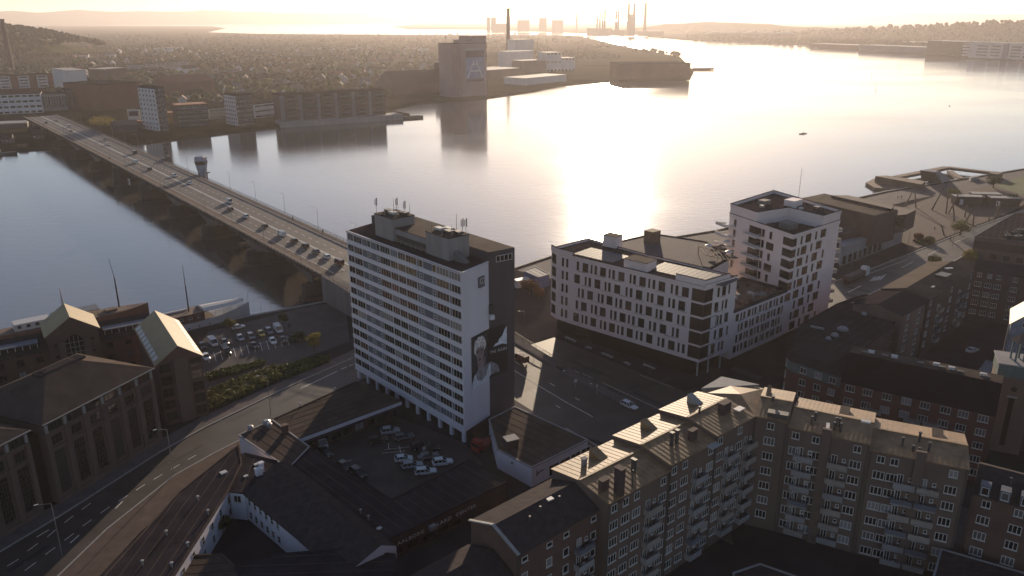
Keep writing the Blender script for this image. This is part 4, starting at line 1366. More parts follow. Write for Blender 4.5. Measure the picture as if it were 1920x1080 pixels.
# low workshop right of the high-rise
ws, q = lowrise('workshop', 'low workshop with white end wall and dark felt roof beside the boulevard', [(917, 787), (965, 763), (1102, 825), (997, 877), (933, 843)], 4.6, M['white'], M['roofbrown'], edge=M['concrete'])
a, b = at(997, 877, 4.6), at(1102, 825, 4.6)
facade(ws, a, b, [1.6], [6.5 + 3.3 * k for k in range(4)], winmesh(2.9, 2.6, 2, 1, 'frame', 'glassd'))
p = at(958, 838, 4.6)
o = ws.part('roof_hatch', MB().box((p.x, p.y, 5.6), (2.6, 2.2, 2.2), .45), M['brickdk'])
ws.part('cap', MB().box((p.x, p.y, 6.78), (2.9, 2.5, .16), .45), M['kerb'], parent=o)
a2 = at(933, 843, 4.6); d2 = (at(997, 877, 4.6) - a2).normalized()
p = a2 + d2 * 4.5 + outw(a2, at(997, 877, 4.6), .12)
ws.part('wall_lamp', MB().box((p.x, p.y, 3.4), (.5, .3, .25)), M['dksteel'])
# thin script-like sign strokes on the workshop front
p = lerp(at(997, 877, 4.6), at(1102, 825, 4.6), .16) + outw(a, b, .06)
dd = (b - a).normalized()
wv = MB()
pts = [p + dd * (x * .33) + V(0, 0, -4.6 + 2.6 + z) for x, z in ((-4, -.6), (-3.6, .9), (-3.3, -.3), (-2, .2), (-1.5, -.1), (-.6, .35), (0, 0), (1, .3), (1.6, .05), (2.8, .3))]
for i in range(len(pts) - 1):
    wv.bar(pts[i], pts[i + 1], .06, .12)
ws.part('sign_script', wv, M['dksteel'])

# ------------------------------------------------------------------ long apartment terrace in the foreground
def apartment(name, label, p0, p1, depth, ze, rise, nfl, cols, wall, roof, balc=(), fh=3.1, seams=10, wm=None, base=0, skip=None, over=.35, smallrow=None, cat='apartment block', pane=True, topw=None):
    """terrace section: front p0 -> p1 (outside to the right), eave ze"""
    p0, p1 = V(p0[0], p0[1]), V(p1[0], p1[1])
    n = outw(p0, p1)
    q = [p0, p1, p1 - n * depth, p0 - n * depth]
    c = sum(q, Vector()) / 4
    t = Thing(name, label, cat, (c.x, c.y, base))
    t.part('wall', MB().prism(q, base, ze), wall)
    E = gable(t, q[0], q[1], q[2], q[3], ze, rise, over, roof, .16, wall, seams)
    L = dist(p0, p1)
    rows = [ze - 1.45 - fh * k for k in range(nfl)]
    cs = [f * L for f in cols]
    wm = wm or winmesh(1.9, 1.55, 3, 1, 'frame', 'glass', .11)
    top = topw or winmesh(1.3, 1.35, 2, 1, 'frame', 'glass', .11)
    facade(t, p0, p1, rows[1:], cs, wm, skip, pane)
    facade(t, p0, p1, rows[:1], cs, top, None, pane)
    d = (p1 - p0).normalized()
    for x in (.25, L - .25):
        p = p0 + d * x + n * .1
        t.part('downpipe', MB().tube((p.x, p.y, base), (p.x, p.y, ze - .2), .07, .07, 6), M['dksteel'])
    for f in balc:
        for k in range(1, nfl):
            p = lerp(p0, p1, f)
            solid = rnd.choice([.75, .8, .85])
            z = rows[k] - 1.2
            balcony(t, p, d, n, z, 3.3, 1.25, 'concrete', rnd.choice(['concrete', 'concrete', 'panel', 'render_']) if True else 'concrete', solid)
            window(t, (p.x + n.x * .01 - d.x * .7, p.y + n.y * .01 - d.y * .7, z + 1.2), math.atan2(d.y, d.x), winmesh(1.0, 2.1, 2, 1, 'frame', 'glass', .1))
            if rnd.random() < .65:            # window box or chair on the balcony
                q_ = p + n * rnd.uniform(.5, 1.0) + d * rnd.uniform(-1.2, 1.2)
                t.part('planter', MB().box((q_.x, q_.y, z + .38), (rnd.uniform(.4, 1.0), .4, .5), math.atan2(d.y, d.x)).box((q_.x, q_.y, z + .72), (rnd.uniform(.3, .8), .3, .3), math.atan2(d.y, d.x) + .3), rnd.choice([M['wood'], M['frame'], M['brick'], M['copper'], M['dksteel']]))
            window(t, (p.x + n.x * .01 + d.x * .9, p.y + n.y * .01 + d.y * .9, z + 1.5), math.atan2(d.y, d.x), winmesh(.6, .7, 1, 1, 'frame', 'glass', .1))
    return t, q, E, rows
M['render_'] = mat('balcony_front_tan', (0.27, 0.225, 0.20), 0.8, 0.2, 0.5)
AS0, AS1 = at(1140, 938, 22.0), at(1415, 783, 22.8)
def A_(f):
    return lerp(V(AS0.x, AS0.y), V(AS1.x, AS1.y), f)
RB = M['roofboard']
t, q, E, rows = apartment('apartment_block', 'terrace section with tall brick chimney and tan metal roof stepping down', A_(0), A_(.38), 12.5, 21.4, 0.95, 7, (.1, .28, .46, .9), M['render'], RB, (.7,), seams=14)
def ondeck(E, f, g, dz=0.0, back=False):
    """point on the roof: f along the eave, g up the front slope"""
    e0, e1, r1, r0, c, d = E
    a, b = lerp(e0, e1, f), lerp(r0, r1, f)
    p = lerp(a, b, g) if not back else lerp(b, lerp(d, c, f), g)
    return p + V(0, 0, dz + .16)
def rchim(t, E, f, g, sx, sy, h, mt, back=False):
    p = ondeck(E, f, g, 0, back)
    rz = math.atan2((E[1] - E[0]).y, (E[1] - E[0]).x)
    t.part('chimney', MB().box((p.x, p.y, p.z + h / 2 - .6), (sx, sy, h + 1.2), rz).box((p.x, p.y, p.z + h + .07), (sx + .25, sy + .25, .16), rz), mt)
def rpipe(t, E, f, g, h, r=.16, back=False):
    p = ondeck(E, f, g, 0, back)
    t.part('vent_pipe', MB().tube(p - V(0, 0, .3), p + V(0, 0, h), r, r, 6).tube(p + V(0, 0, h), p + V(0, 0, h + .2), r * 1.7, r * 1.2, 8), M['dksteel'])
def rdormer(t, E, f, g, wd, h, back=True, mt=None):
    p0, p1 = ondeck(E, f - .06, g, -.1, back), ondeck(E, f + .06, g, -.1, back)
    q0, q1 = ondeck(E, f - .06, g - .42, .05, back), ondeck(E, f + .06, g - .42, .05, back)
    up = V(0, 0, h)
    m = MB()
    m.face([p0 + up, p1 + up, q1, q0]); m.face([p0, p1, p1 + up, p0 + up]); m.face([p0, p0 + up, q0]); m.face([p1, q1, p1 + up]); m.face([q0, q1, p1, p0])
    t.part('dormer', m, mt or RB)
rchim(t, E, .2, .12, 1.0, 1.4, 4.6, M['brickdk']); rchim(t, E, .12, .45, 1.5, .9, 1.7, M['brickdk']); rchim(t, E, .62, .5, .4, .8, 2.2, M['dksteel'])
rchim(t, E, .3, .5, .8, .6, 1.2, M['concrete'], True)
rdormer(t, E, .55, .75, 3, 1.5); rpipe(t, E, .4, .1, 3.0, .08)
t, q, E, rows = apartment('apartment_block', 'middle terrace section with twin dark flues on tan boarded roof', A_(.38) + V(0, 0), A_(.70), 12.5, 22.3, 0.95, 7, (.1, .33, .9), M['render'], RB, (.62,), seams=12)
rchim(t, E, .35, .55, .5, .5, 2.4, M['dksteel']); rchim(t, E, .46, .55, .5, .5, 2.4, M['dksteel']); rchim(t, E, .72, .42, 1.6, .8, 1.8, M['brickdk'])
rdormer(t, E, .5, .75, 3, 1.6); p = ondeck(E, .86, .06)
t.part('balcony_roof', MB().box((p.x + .5, p.y - .6, p.z - .1), (2.6, 1.6, .14), .72), M['kerb'])
t, q, E, rows = apartment('apartment_block', 'highest terrace section at the inner corner with big brick stack and skylights', A_(.70), A_(1.0), 12.5, 23.2, 0.95, 7, (.12, .62), M['render'], RB, (.36, .86), seams=12)
rchim(t, E, .62, .6, 2.4, 1.2, 2.0, M['brickdk']); rpipe(t, E, .25, .95, 1.2, .2); 
p = ondeck(E, .9, .45, .15)
t.part('skylight', MB().box((p.x, p.y, p.z), (2.0, 1.3, .25), .72), M['frame'])
rdormer(t, E, .55, .7, 3, 1.8, True, M['kerb'])
# second leg, stepping down to the right
BS = [V(AS1.x, AS1.y)] + [V(*at(x, y, z).xy) for x, y, z in ((1478, 795, 22.8), (1632, 834, 22.2), (1818, 880, 21.3), (2010, 935, 21.3))]
hx = outw(BS[0], BS[1])
t, q, E, rows = apartment('apartment_block', 'narrow corner section with boarded roof and dark roof window box', BS[0], BS[1], 12.5, 23.2, 0.95, 7, (.5,), M['render'], RB, (), seams=8)
p = ondeck(E, .66, .2, .3)
t.part('roof_window', MB().box((p.x, p.y, p.z), (3.6, 1.6, .9), math.atan2((BS[1] - BS[0]).y, (BS[1] - BS[0]).x)), M['dksteel'])
rpipe(t, E, .4, .85, .9, .25); rdormer(t, E, .2, .6, 3, 1.5)
t, q, E, rows = apartment('apartment_block', 'wide terrace section with cluster of round flues and white balconies', BS[1], BS[2], 12.5, 22.3, 0.95, 7, (.11, .36, .86), M['render'], RB, (.24, .66), seams=18)
for f, g, h in ((.30, .55, 1.5), (.27, .35, 1.4), (.56, .5, 1.5), (.6, .5, 1.5), (.63, .3, 1.5), (.55, .3, 1.4)):
    rpipe(t, E, f, g, h, .2)
p = ondeck(E, .9, .97, .1); t.part('skylight', MB().box((p.x, p.y, p.z), (1.6, 1.0, .3), -.4), M['frame'])
p = ondeck(E, .47, .4, .12); t.part('skylight', MB().box((p.x, p.y, p.z), (.6, 2.2, .2), -.4), M['frame'])
p = lerp(BS[1], BS[2], .48) + outw(BS[1], BS[2], .25)
t.part('pilaster', MB().box((p.x, p.y, 11.8), (1.5, .6, 23.6), math.atan2((BS[2] - BS[1]).y, (BS[2] - BS[1]).x)), M['render'])
rdormer(t, E, .62, .65, 3, 1.0)
t, q, E, rows = apartment('apartment_block', 'terrace section with central pilaster and grey balconies at right of the row', BS[2], BS[3], 12.5, 21.3, 0.95, 7, (.13, .27, .86), M['render'], RB, (.40, .64), seams=18)
for f, g, h in ((.33, .45, 1.5), (.44, .3, 1.0), (.5, .25, 1.0), (.6, .45, 1.5), (.5, .75, 1.8)):
    rpipe(t, E, f, g, h, .2)
p = lerp(BS[2], BS[3], .52) + outw(BS[2], BS[3], .25)
t.part('pilaster', MB().box((p.x, p.y, 11.5), (1.6, .6, 23.0), math.atan2((BS[3] - BS[2]).y, (BS[3] - BS[2]).x)), M['render'])
rdormer(t, E, .7, .65, 3, 1.0)
BS3 = V(*at(1826, 915, 17.5).xy); BS4 = V(*at(2010, 965, 17.5).xy)
t, q, E, rows = apartment('apartment_block', 'lower dark-roofed house at the end of the terrace with blue dormers', BS3, BS4, 11.5, 16.6, 2.6, 5, (.16, .5, .8), M['brick'], M['rooftile'], (), seams=0)
for f in (.12, .33, .54, .75):
    p = ondeck(E, f, .16)
    rz = math.atan2((BS4 - BS3).y, (BS4 - BS3).x)
    o = t.part('dormer', MB().box((p.x, p.y, p.z + .6), (1.5, 2.0, 1.9), rz), M['panel'])
    w1 = window(t, (p.x + outw(BS3, BS4).x * 1.02, p.y + outw(BS3, BS4).y * 1.02, p.z + .6), rz, winmesh(1.1, 1.4, 1, 1, 'frame', 'glass'))
rpipe(t, E, .36, .5, 1.6)
# the corner roof joins: pale flat roof at the outer corner of the terrace
cr = [at(x, y, 24.6) for x, y in ((1300, 742), (1345, 712), (1398, 716), (1395, 735), (1345, 752))]
t = Thing('corner_block', 'corner wedge of the terrace with pale roof sheet on its outer side', 'apartment block', (cr[0].x, cr[0].y, 21))
nA, nB = outw(A_(0), A_(1)), outw(BS[0], BS[1])
P0 = V(AS1.x, AS1.y)
w_ = [P0, P0 - nA * 12.3, P0 - (nA + nB).normalized() * 15.5, P0 - nB * 12.3]
t.part('wall', MB().prism(w_, 0, 23.2), M['render'])
t.part('roof', MB().loft([[p + V(0, 0, 23.2) for p in w_], [P0 - (nA + nB).normalized() * 6.5 + V(0, 0, 24.3) + (p - P0) * .02 for p in w_]]), RB)
t.part('pale_sheet', MB().prism([lerp(p, w_[2], .1) - (nA + nB).normalized() * .4 for p in (w_[1], w_[2], w_[3])], 23.3, 23.7), M['kerb'])
# ---- tiled houses left of the terrace (bottom of the picture)
C0, C1 = at(970, 1041, 19.5), at(1128, 946, 19.9)
t, q, E, rows = apartment('tiled_house', 'tiled-roof house with white-framed windows left of the brick chimney terrace', C0, C1, 10.5, 19.6, 2.0, 5, (.08, .36, .56, .9), M['brick'], M['rooftile'], (.76,), seams=0, wm=winmesh(1.2, 1.5, 1, 1, 'frame', 'glass', .12), topw=winmesh(1.2, .9, 1, 1, 'frame', 'glass', .12))
for f, g in ((.45, .72), (.68, .72), (.30, .62)):
    rpipe(t, E, f, g, .8, .15)
p = ondeck(E, .62, .9, .05); t.part('skylight', MB().box((p.x, p.y, p.z), (1.1, .8, .2), .6), M['frame'])
p, r, s = E[0] + V(0, 0, .25), E[3] + V(0, 0, .25), E[5] + V(0, 0, .25)
t.part('verge', MB().bar(p, r, .5, .2).bar(r, s, .5, .2), M['kerb'])
dirC = (V(C1.x, C1.y) - V(C0.x, C0.y)).normalized()
D1_, D0_ = V(C0.x, C0.y), V(C0.x, C0.y) - dirC * 30
t, q, E, rows = apartment('tiled_house', 'lower dark-roofed house cut by the bottom edge with pale roof light', D0_, D1_ - dirC * .3, 10.5, 15.5, 2.2, 3, (.5, .9), M['brick'], M['rooftile'], (), seams=0)
p = ondeck(E, .36, .8, .05, True); t.part('skylight', MB().box((p.x, p.y, p.z), (1.4, 1.0, .2), .6), M['frame'])
for f, g in ((.62, .75), (.72, .68)):
    rpipe(t, E, f, g, .8, .2)
p = ondeck(E, .66, .3, .05); t.part('roof_light_strip', MB().box((p.x, p.y, p.z), (2.6, .5, .2), .72), M['kerb'])
# small outbuildings in the dark yard
for k, (pts, z, lb) in enumerate((([(1375, 1075), (1425, 1058), (1530, 1095), (1500, 1130), (1380, 1130)], 3.2, 'low dark shed with pale roof edge in the yard below the terrace'),
                                  ([(1765, 1030), (1920, 1075), (1980, 1150), (1740, 1120)], 6.0, 'dark shingled outbuilding in the bottom right corner'))):
    lowrise('outbuilding', lb, pts, z, M['brickdk'], M['rooftile'], edge=M['concrete'])
# ------------------------------------------------------------------ brown brick offices on the left
def office(name, label, p0, p1, depth, ze, rise, nb, skipend=False, right=True):
    """sandstone-framed office with tall dark bays; front p0 -> p1"""
    p0, p1 = V(p0[0], p0[1]), V(p1[0], p1[1])
    n, d = outw(p0, p1), (p1 - p0).normalized()
    L = dist(p0, p1)
    rz = math.atan2(d.y, d.x)
    q = [p0, p1, p1 - n * depth, p0 - n * depth]
    c = sum(q, Vector()) / 4
    t = Thing(name, label, 'office building', (c.x, c.y, 0))
    t.part('wall', MB().prism(q, 0, ze), M['sand'])
    hip(t, *q, ze, rise, .6, M['roofbrown'], 1.0)
    bw = L / nb
    attic = winmesh(round(bw * .72, 2), 1.6, 3, 1, 'dkframe', 'glassd', .1)
    mid = winmesh(round(bw * .52, 2), 1.9, 3, 2, 'dkframe', 'glassd', .1)
    tall = winmesh(round(bw * .50, 2), 9.2, 4, 9, 'dkframe', 'glassd', .09)
    for k in range(nb):
        p = p0 + d * bw * (k + .5)
        window(t, (p.x, p.y, ze - 1.3), rz, attic)
        window(t, (p.x, p.y, ze - 4.3), rz, mid)
        window(t, (p.x, p.y, ze - 11.3), rz, tall)
    for k in range(nb + 1):
        p = p0 + d * min(L - .35, max(.35, bw * k)) + n * .16
        t.part('pilaster', MB().box((p.x, p.y, (ze - 2.4) / 2), (.9, .36, ze - 2.4), rz), M['sand'])
        t.part('pier_cap', MB().box((p.x, p.y, ze - 1.3), (.55, .3, 2.0), rz), M['kerb'])
    b = MB()
    for z in (ze - 2.35, ze - 5.9):
        b.bar(p0 + n * .2 + V(0, 0, z), p1 + n * .2 + V(0, 0, z), .4, .35)
    b.bar(p0 + n * .2 + V(0, 0, .5), p1 + n * .2 + V(0, 0, .5), .5, 1.0)
    t.part('string_course', b, M['sand'])
    if right:
        e0, e1 = q[1], q[2]
        L2 = dist(e0, e1)
        facade(t, e0, e1, [ze - 1.3, ze - 4.3, ze - 7.5, ze - 10.7, ze - 13.9], [2.5 + 3.6 * k for k in range(int(L2 / 3.6) - 1)], mid)
    g = MB().bar(p0 + n * .7 - d * .6 + V(0, 0, ze + .02), p1 + n * .7 + d * .6 + V(0, 0, ze + .02), .18, .18)
    t.part('gutter', g, M['kerb'])
    return t, q
O1a, O1b = V(-90.4, 136.8), V(-80.6, 162.3)
dO = (O1b - O1a).normalized()
t, q = office('office_building', 'sandstone and brick office with hipped roof and six tall dark window bays', O1a, O1b, 22, 17.9, 5.2, 6)
t.part('roof_slot', MB().bar(lerp(q[0], q[2], .5) - dO * 5 + V(0, 0, 22.4), lerp(q[0], q[2], .5) + dO * 6 + V(0, 0, 22.4), 2.6, .5), M['roofdark'])
O2b = O1a - dO * 3.2 + outw(O1a, O1b, -.6)
t, q = office('office_building', 'neighbouring sandstone office at the left edge with hipped roof', O2b - dO * 26, O2b, 22, 17.9, 5.2, 6)
# glazed gap between the two
gp = Thing('glazed_link', 'dark recessed link between the two sandstone offices', 'building', (-96, 136, 0))
gp.part('wall', MB().prism([O1a - outw(O1a, O1b, 2) - dO * .05, O2b - outw(O1a, O1b, 1.6) + dO * .05, O2b - outw(O1a, O1b, 14) + dO * .05, O1a - outw(O1a, O1b, 14) - dO * .05], 0, 15.5), M['glassd'])

def gabletower(name, label, q, ze, rise, arch, sky):
    """gable-fronted brick tower; q[0]-q[1] is the gable front, ridge runs back from it"""
    q = [V(p.x, p.y) for p in q]
    c = sum(q, Vector()) / 4
    t = Thing(name, label, 'office building', (c.x, c.y, 0))
    t.part('wall', MB().prism(q, 0, ze), M['brick'])
    # gable() wants the eave first: use the left side as front eave
    E = gable(t, q[3], q[0], q[1], q[2], ze, rise, .5, M['roofsungold'], .2, M['brick'])
    d, n = (q[1] - q[0]).normalized(), outw(q[0], q[1])
    rz = math.atan2(d.y, d.x)
    W = dist(q[0], q[1])
    mid = lerp(q[0], q[1], .5)
    if arch:
        # tall arched lattice window in a sandstone surround
        aw, z0, z1 = W * .17, 4.0, ze - 2.6
        pts = [(-aw, z0), (aw, z0)] + [(aw * math.cos(math.pi * k / 12), z1 + aw * math.sin(math.pi * k / 12)) for k in range(13)]
        m = MB(); m.face([mid + d * x + n * .08 + V(0, 0, z) for x, z in pts])
        o = t.part('arched_window', m, M['glassd'])
        f = MB()
        for x in (-aw * .5, 0, aw * .5):
            f.bar(mid + d * x + n * .12 + V(0, 0, z0), mid + d * x + n * .12 + V(0, 0, z1 + aw * .85), .12, .1)
        for k in range(9):
            z = z0 + (z1 - z0) * k / 8
            f.bar(mid - d * aw + n * .12 + V(0, 0, z), mid + d * aw + n * .12 + V(0, 0, z), .1, .12)
        t.part('lattice', f, M['steel'], parent=o)
        for s in (-1, 1):
            p = mid + d * s * (aw + .8) + n * .15
            t.part('pilaster', MB().box((p.x, p.y, (ze - 2) / 2), (1.5, .4, ze - 2), rz), M['sand'])
        for s in (-.36, .36):
            for z in (ze - 2.5, ze - 5.8, ze - 9):
                p = mid + d * W * s
                window(t, (p.x, p.y, z), rz, winmesh(.9, .8, 1, 1, 'dkframe', 'glassd'))
    else:
        p = mid + n * .2
        t.part('pilaster', MB().box((p.x, p.y, ze / 2 + .4), (W * .3, .5, ze + .8), rz), M['sand'])
        for s in (-.34, .34):
            for k in range(5):
                p = mid + d * W * s
                window(t, (p.x, p.y, 2.0 + 3.1 * k), rz, winmesh(round(W * .26, 2), 2.3, 2, 2, 'dkframe', 'glassd'))
    if sky:
        # roof-light strips along both eaves
        for e0, e1, r0, r1 in ((E[0], E[1], E[3], E[2]), (E[5], E[4], E[3], E[2])):
            for k in range(9):
                f0, f1 = .04 + .1 * k, .115 + .1 * k
                a, b = lerp(e0, e1, f0), lerp(e0, e1, f1)
                c_, d_ = lerp(r0, r1, f1), lerp(r0, r1, f0)
                m = MB()
                up = V(0, 0, .26)
                m.face([lerp(a, d_, .04) + up, lerp(b, c_, .04) + up, lerp(b, c_, .24) + up, lerp(a, d_, .24) + up])
                t.part('roof_light', m, M['frame'])
    return t
M['roofsungold'] = mat('zinc_roof_sun_gold', (0.27, 0.20, 0.11), 0.6, 0.15, 0.3, spec=0.25)  # golden sunlight on the metal roofs put into the base colour
g0, g1 = at(294, 685, 15.6), at(378, 667, 15.6)
gb = at(323, 583, 15.6) - g1
gb = at(252, 609, 15.6) - g0
gabletower('office_building', 'gabled brick tower with sunlit yellow metal roof and rows of white roof lights', [g0, g1, g1 + gb * .92, g0 + gb * .92], 15.6, 3.6, False, True)
h0, h1 = at(86, 629, 17.5), at(183, 611, 17.5)
hb = (at(79, 598, 17.5) - h0)
hb = Vector((-hb.x * 0 - (h1 - h0).y, (h1 - h0).x, 0)).normalized() * 12
gabletower('office_building', 'gabled brick tower with large arched lattice window above the quay', [h0, h1, h1 + hb, h0 + hb], 17.0, 4.0, True, False)
# wings either side of the arched tower
def wing(label, a, b, dep, ze, dorm):
    a, b = V(a.x, a.y), V(b.x, b.y)
    n, d = outw(a, b), (b - a).normalized()
    q = [a, b, b - n * dep, a - n * dep]
    c = sum(q, Vector()) / 4
    t = Thing('office_wing', label, 'office building', (c.x, c.y, 0))
    t.part('wall', MB().prism(q, 0, ze), M['brick'])
    gable(t, *q, ze, 3.0, .4, M['rooftile'], .16, M['brick'])
    L = dist(a, b)
    nn = max(2, int(L / 3.4))
    facade(t, a, b, [ze - 1.9, ze - 5.2, ze - 8.5, ze - 11.8], [L * (k + .5) / nn for k in range(nn)], winmesh(1.7, 1.6, 2, 1, 'dkframe', 'glass', .1))
    # glazed attic dormer with pale flat roof
    p0, p1 = lerp(a, b, .12) - n * 1.2, lerp(a, b, .88) - n * 1.2
    o = t.part('dormer', MB().prism([p0, p1, p1 - n * 2.5, p0 - n * 2.5], ze, ze + 2.0), M['glassd'])
    t.part('dormer_roof', MB().prism([p0 + n * .5 - d * .3, p1 + n * .5 + d * .3, p1 - n * 2.6 + d * .3, p0 - n * 2.6 - d * .3], ze + 2.0, ze + 2.25), M['panel'], parent=o)
    m = MB()
    for k in range(int(L * .76 / 1.5) + 1):
        f = k / max(1, int(L * .76 / 1.5))
        p = lerp(p0, p1, f) + n * .06
        m.bar(p + V(0, 0, ze), p + V(0, 0, ze + 2), .14, .14)
    t.part('mullion', m, M['frame'], parent=o)
    return t
dh = (h1 - h0).normalized()
wing('brick office wing with pale dormer left of the arched tower', h0 - dh * 17 - outw(h0, h1, 3), h0 - outw(h0, h1, 3) - dh * .1, 11, 12.5, True)
wing('brick office wing with pale dormer between the two gabled towers', h1 - outw(h0, h1, 3) + dh * .1, h1 - outw(h0, h1, 3) + dh * 13.5, 11, 12.5, True)
# small white arrow sculpture / sail seen above the wing
sl = Thing('white_sail', 'slim white pointed sail standing on the quay behind the gabled tower', 'sail', at(117, 575, 12) * 1)
p = V(*at(117, 572, 8).xy, 0)
m = MB(); m.loft([[(p.x - .9, p.y, 0), (p.x + .9, p.y, 0), (p.x + .9, p.y + .4, 0), (p.x - .9, p.y + .4, 0)], [(p.x - .5, p.y, 6), (p.x + .8, p.y, 6), (p.x + .8, p.y + .3, 6), (p.x - .5, p.y + .3, 6)], [(p.x + .05, p.y, 13.5), (p.x + .15, p.y, 13.5), (p.x + .15, p.y + .1, 13.5), (p.x + .05, p.y + .1, 13.5)]])
sl.part('sheet', m, M['frame'])

# ------------------------------------------------------------------ buildings on the right
# brick house with steep black roof
r0, r1 = at(1577, 713, 16.0), at(1868, 778, 16.0)
t, q, E, rows = apartment('brick_block', 'red brick block with steep black roof and white three-part windows', r0, r1, 12, 16.0, 4.4, 5, (.07, .19, .32, .45, .57, .70, .81, .93), M['brickred'], M['roofblk'] if 'roofblk' in M else mat('roof_black', (0.016, 0.014, 0.016), 0.9, 0.3, 0.4, 0.3, 3, spec=0.0), (), seams=0, over=.4, topw=winmesh(1.9, 1.55, 3, 1, 'frame', 'glass', .11))
d, n = (V(r1.x, r1.y) - V(r0.x, r0.y)).normalized(), outw(r0, r1)
for f in (.25, .51, .63):
    for k in (1, 2, 3):
        balcony(t, lerp(V(r0.x, r0.y), V(r1.x, r1.y), f), d, n, rows[k] - 1.1, 3.2, 1.1, 'concrete', 'steel', .7)
# flat strip behind the ridge with roof lights
s0, s1 = E[3] + V(0, 0, .2), E[2] + V(0, 0, .2)
o = t.part('flat_top', MB().prism([s0, s1, s1 - n * 4.5, s0 - n * 4.5], s0.z - 2.5, s0.z), M['roofbrown'])
for k, (f, g) in enumerate(((.1, .2), (.14, .5), (.24, .3), (.3, .5), (.48, .3), (.58, .6), (.62, .3), (.68, .5), (.74, .2), (.88, .5), (.9, .25))):
    p = lerp(s0, s1, f) - n * 4.4 * g
    t.part('roof_light', MB().box((p.x, p.y, s0.z + .25), (1.3, .9, .5), -.5).box((p.x, p.y, s0.z + .53), (1.1, .7, .08), -.5), M['frame'] if k % 2 else M['dksteel'])
# its rounded corner house
t = Thing('corner_house', 'curved red brick corner house with green copper band below its roof', 'apartment block', at(1520, 790))
c0 = at(1463, 676, 15.0); c1 = at(1577, 713, 15.0)
dv = (V(c1.x, c1.y) - V(c0.x, c0.y)); nn = outw(c0, c1)
pts = [V(c0.x, c0.y) - nn * 12]
for k in range(7):
    a = math.pi * (0.5 * k / 6)
    ctr = V(c0.x, c0.y) + dv.normalized() * 4 - nn * 4
    pts.append(ctr - dv.normalized() * 4 * math.cos(a) + nn * 4 * math.sin(a))
pts += [V(c1.x, c1.y) - dv.normalized() * .05, V(c1.x, c1.y) - nn * 12 - dv.normalized() * .05]
t.part('wall', MB().prism(pts, 0, 13.2), M['brickred'])
cc = sum(pts, Vector()) / len(pts)
t.part('copper_band', MB().prism([lerp(p, cc, -.015) for p in pts], 13.2, 15.6), M['copper'])
t.part('roof', MB().loft([[lerp(p, cc, -.03) + V(0, 0, 15.6) for p in pts], [lerp(p, cc, .3) + V(0, 0, 17.6) for p in pts]]), M['roofdark'])
for z, wm in ((14.4, winmesh(1.6, 1.4, 2, 1, 'frame', 'glass', .11)), (11.4, winmesh(1.6, 1.6, 2, 1, 'frame', 'glass', .11)), (8.3, winmesh(1.6, 1.6, 2, 1, 'frame', 'glass', .11)), (5.2, winmesh(1.6, 1.6, 2, 1, 'frame', 'glass', .11)), (2.1, winmesh(1.6, 1.6, 2, 1, 'frame', 'glass', .11))):
    a, b = pts[7], pts[8]
    facade(t, a + nn * (.15 if z > 13 else 0), b + nn * (.15 if z > 13 else 0), [z], [2.0, dist(a, b) * .52, dist(a, b) - 1.8], wm)
    facade(t, pts[3], pts[4], [z], [.6], winmesh(1.1, 1.6, 2, 1, 'frame', 'glass', .11))
    facade(t, pts[1], pts[2], [z], [.5], winmesh(1.1, 1.6, 2, 1, 'frame', 'glass', .11))
# church-like stair tower with copper box and lantern
ct_ = Thing('church_tower', 'square sandstone tower with green copper top and small open lantern', 'tower', at(1895, 850))
p = at(1903, 690, 19.0)
rz = -.42
ct_.part('shaft', MB().box((p.x, p.y, 9), (7.2, 7.2, 18), rz), M['sand'])
ct_.part('copper_box', MB().box((p.x, p.y, 19.4), (7.4, 7.4, 2.8), rz), M['copper'])
o = ct_.part('deck', MB().box((p.x, p.y, 20.95), (7.9, 7.9, .3), rz), M['concrete'])
sm = MB()
for k in range(-8, 9):
    a = Vector((math.cos(rz), math.sin(rz), 0)); b = Vector((math.sin(rz), -math.cos(rz), 0))
    qq = Vector((p.x, p.y, 0)) + a * k * .44 + b * 3.72
    sm.bar(qq + V(0, 0, 18.1), qq + V(0, 0, 20.8), .08, .08)
ct_.part('seam', sm, M['copper'])
for sx in (-1, 1):
    for sy in (-1, 1):
        ct_.part('lantern_post', MB().box((p.x + sx * .9, p.y + sy * .9, 23.2), (.35, .35, 4.4), rz), M['copper'])
ct_.part('lantern_roof', MB().loft([[(p.x + x * 1.5, p.y + y * 1.5, 25.4) for x, y in ((-1, -1), (1, -1), (1, 1), (-1, 1))], [(p.x + x * .05, p.y + y * .05, 27.2) for x, y in ((-1, -1), (1, -1), (1, 1), (-1, 1))]]), M['sand'])
a = Vector((math.cos(rz), math.sin(rz), 0)); b = Vector((math.sin(rz), -math.cos(rz), 0))
f = Vector((p.x, p.y, 0)) + b * 3.62
ct_.part('slit_window', MB().box((f.x, f.y, 7.5), (1.0, .12, 11.5), rz), M['glassd'])
ct_.part('window_lintel', MB().box((f.x, f.y, 13.6), (1.9, .3, .35), rz), M['kerb'])
m = MB(); m.tube(f + V(0, 0, 15.4) - b * .2, f + V(0, 0, 15.4) + b * .06, .6, .6, 16)
ct_.part('round_window', m, M['glassd'])
cs = Thing('church_hall', 'dark brick hall wall beside the copper-topped tower at the right edge', 'building', at(1960, 860))
q0 = Vector((p.x, p.y, 0)) + a * 3.8 + b * 1.5
q = [q0, q0 + a * 30, q0 + a * 30 - b * 10, q0 - b * 10]
cs.part('wall', MB().prism(q, 0, 14), M['brickdk'])
gable(cs, *q, 14, 3, .3, M['rooftile'], .16, M['brickdk'])
facade(cs, q[0], q[1], [11.5, 8.3, 5.1], [2 + 3.5 * k for k in range(8)], winmesh(1.4, 1.5, 2, 1, 'frame', 'glass', .1))
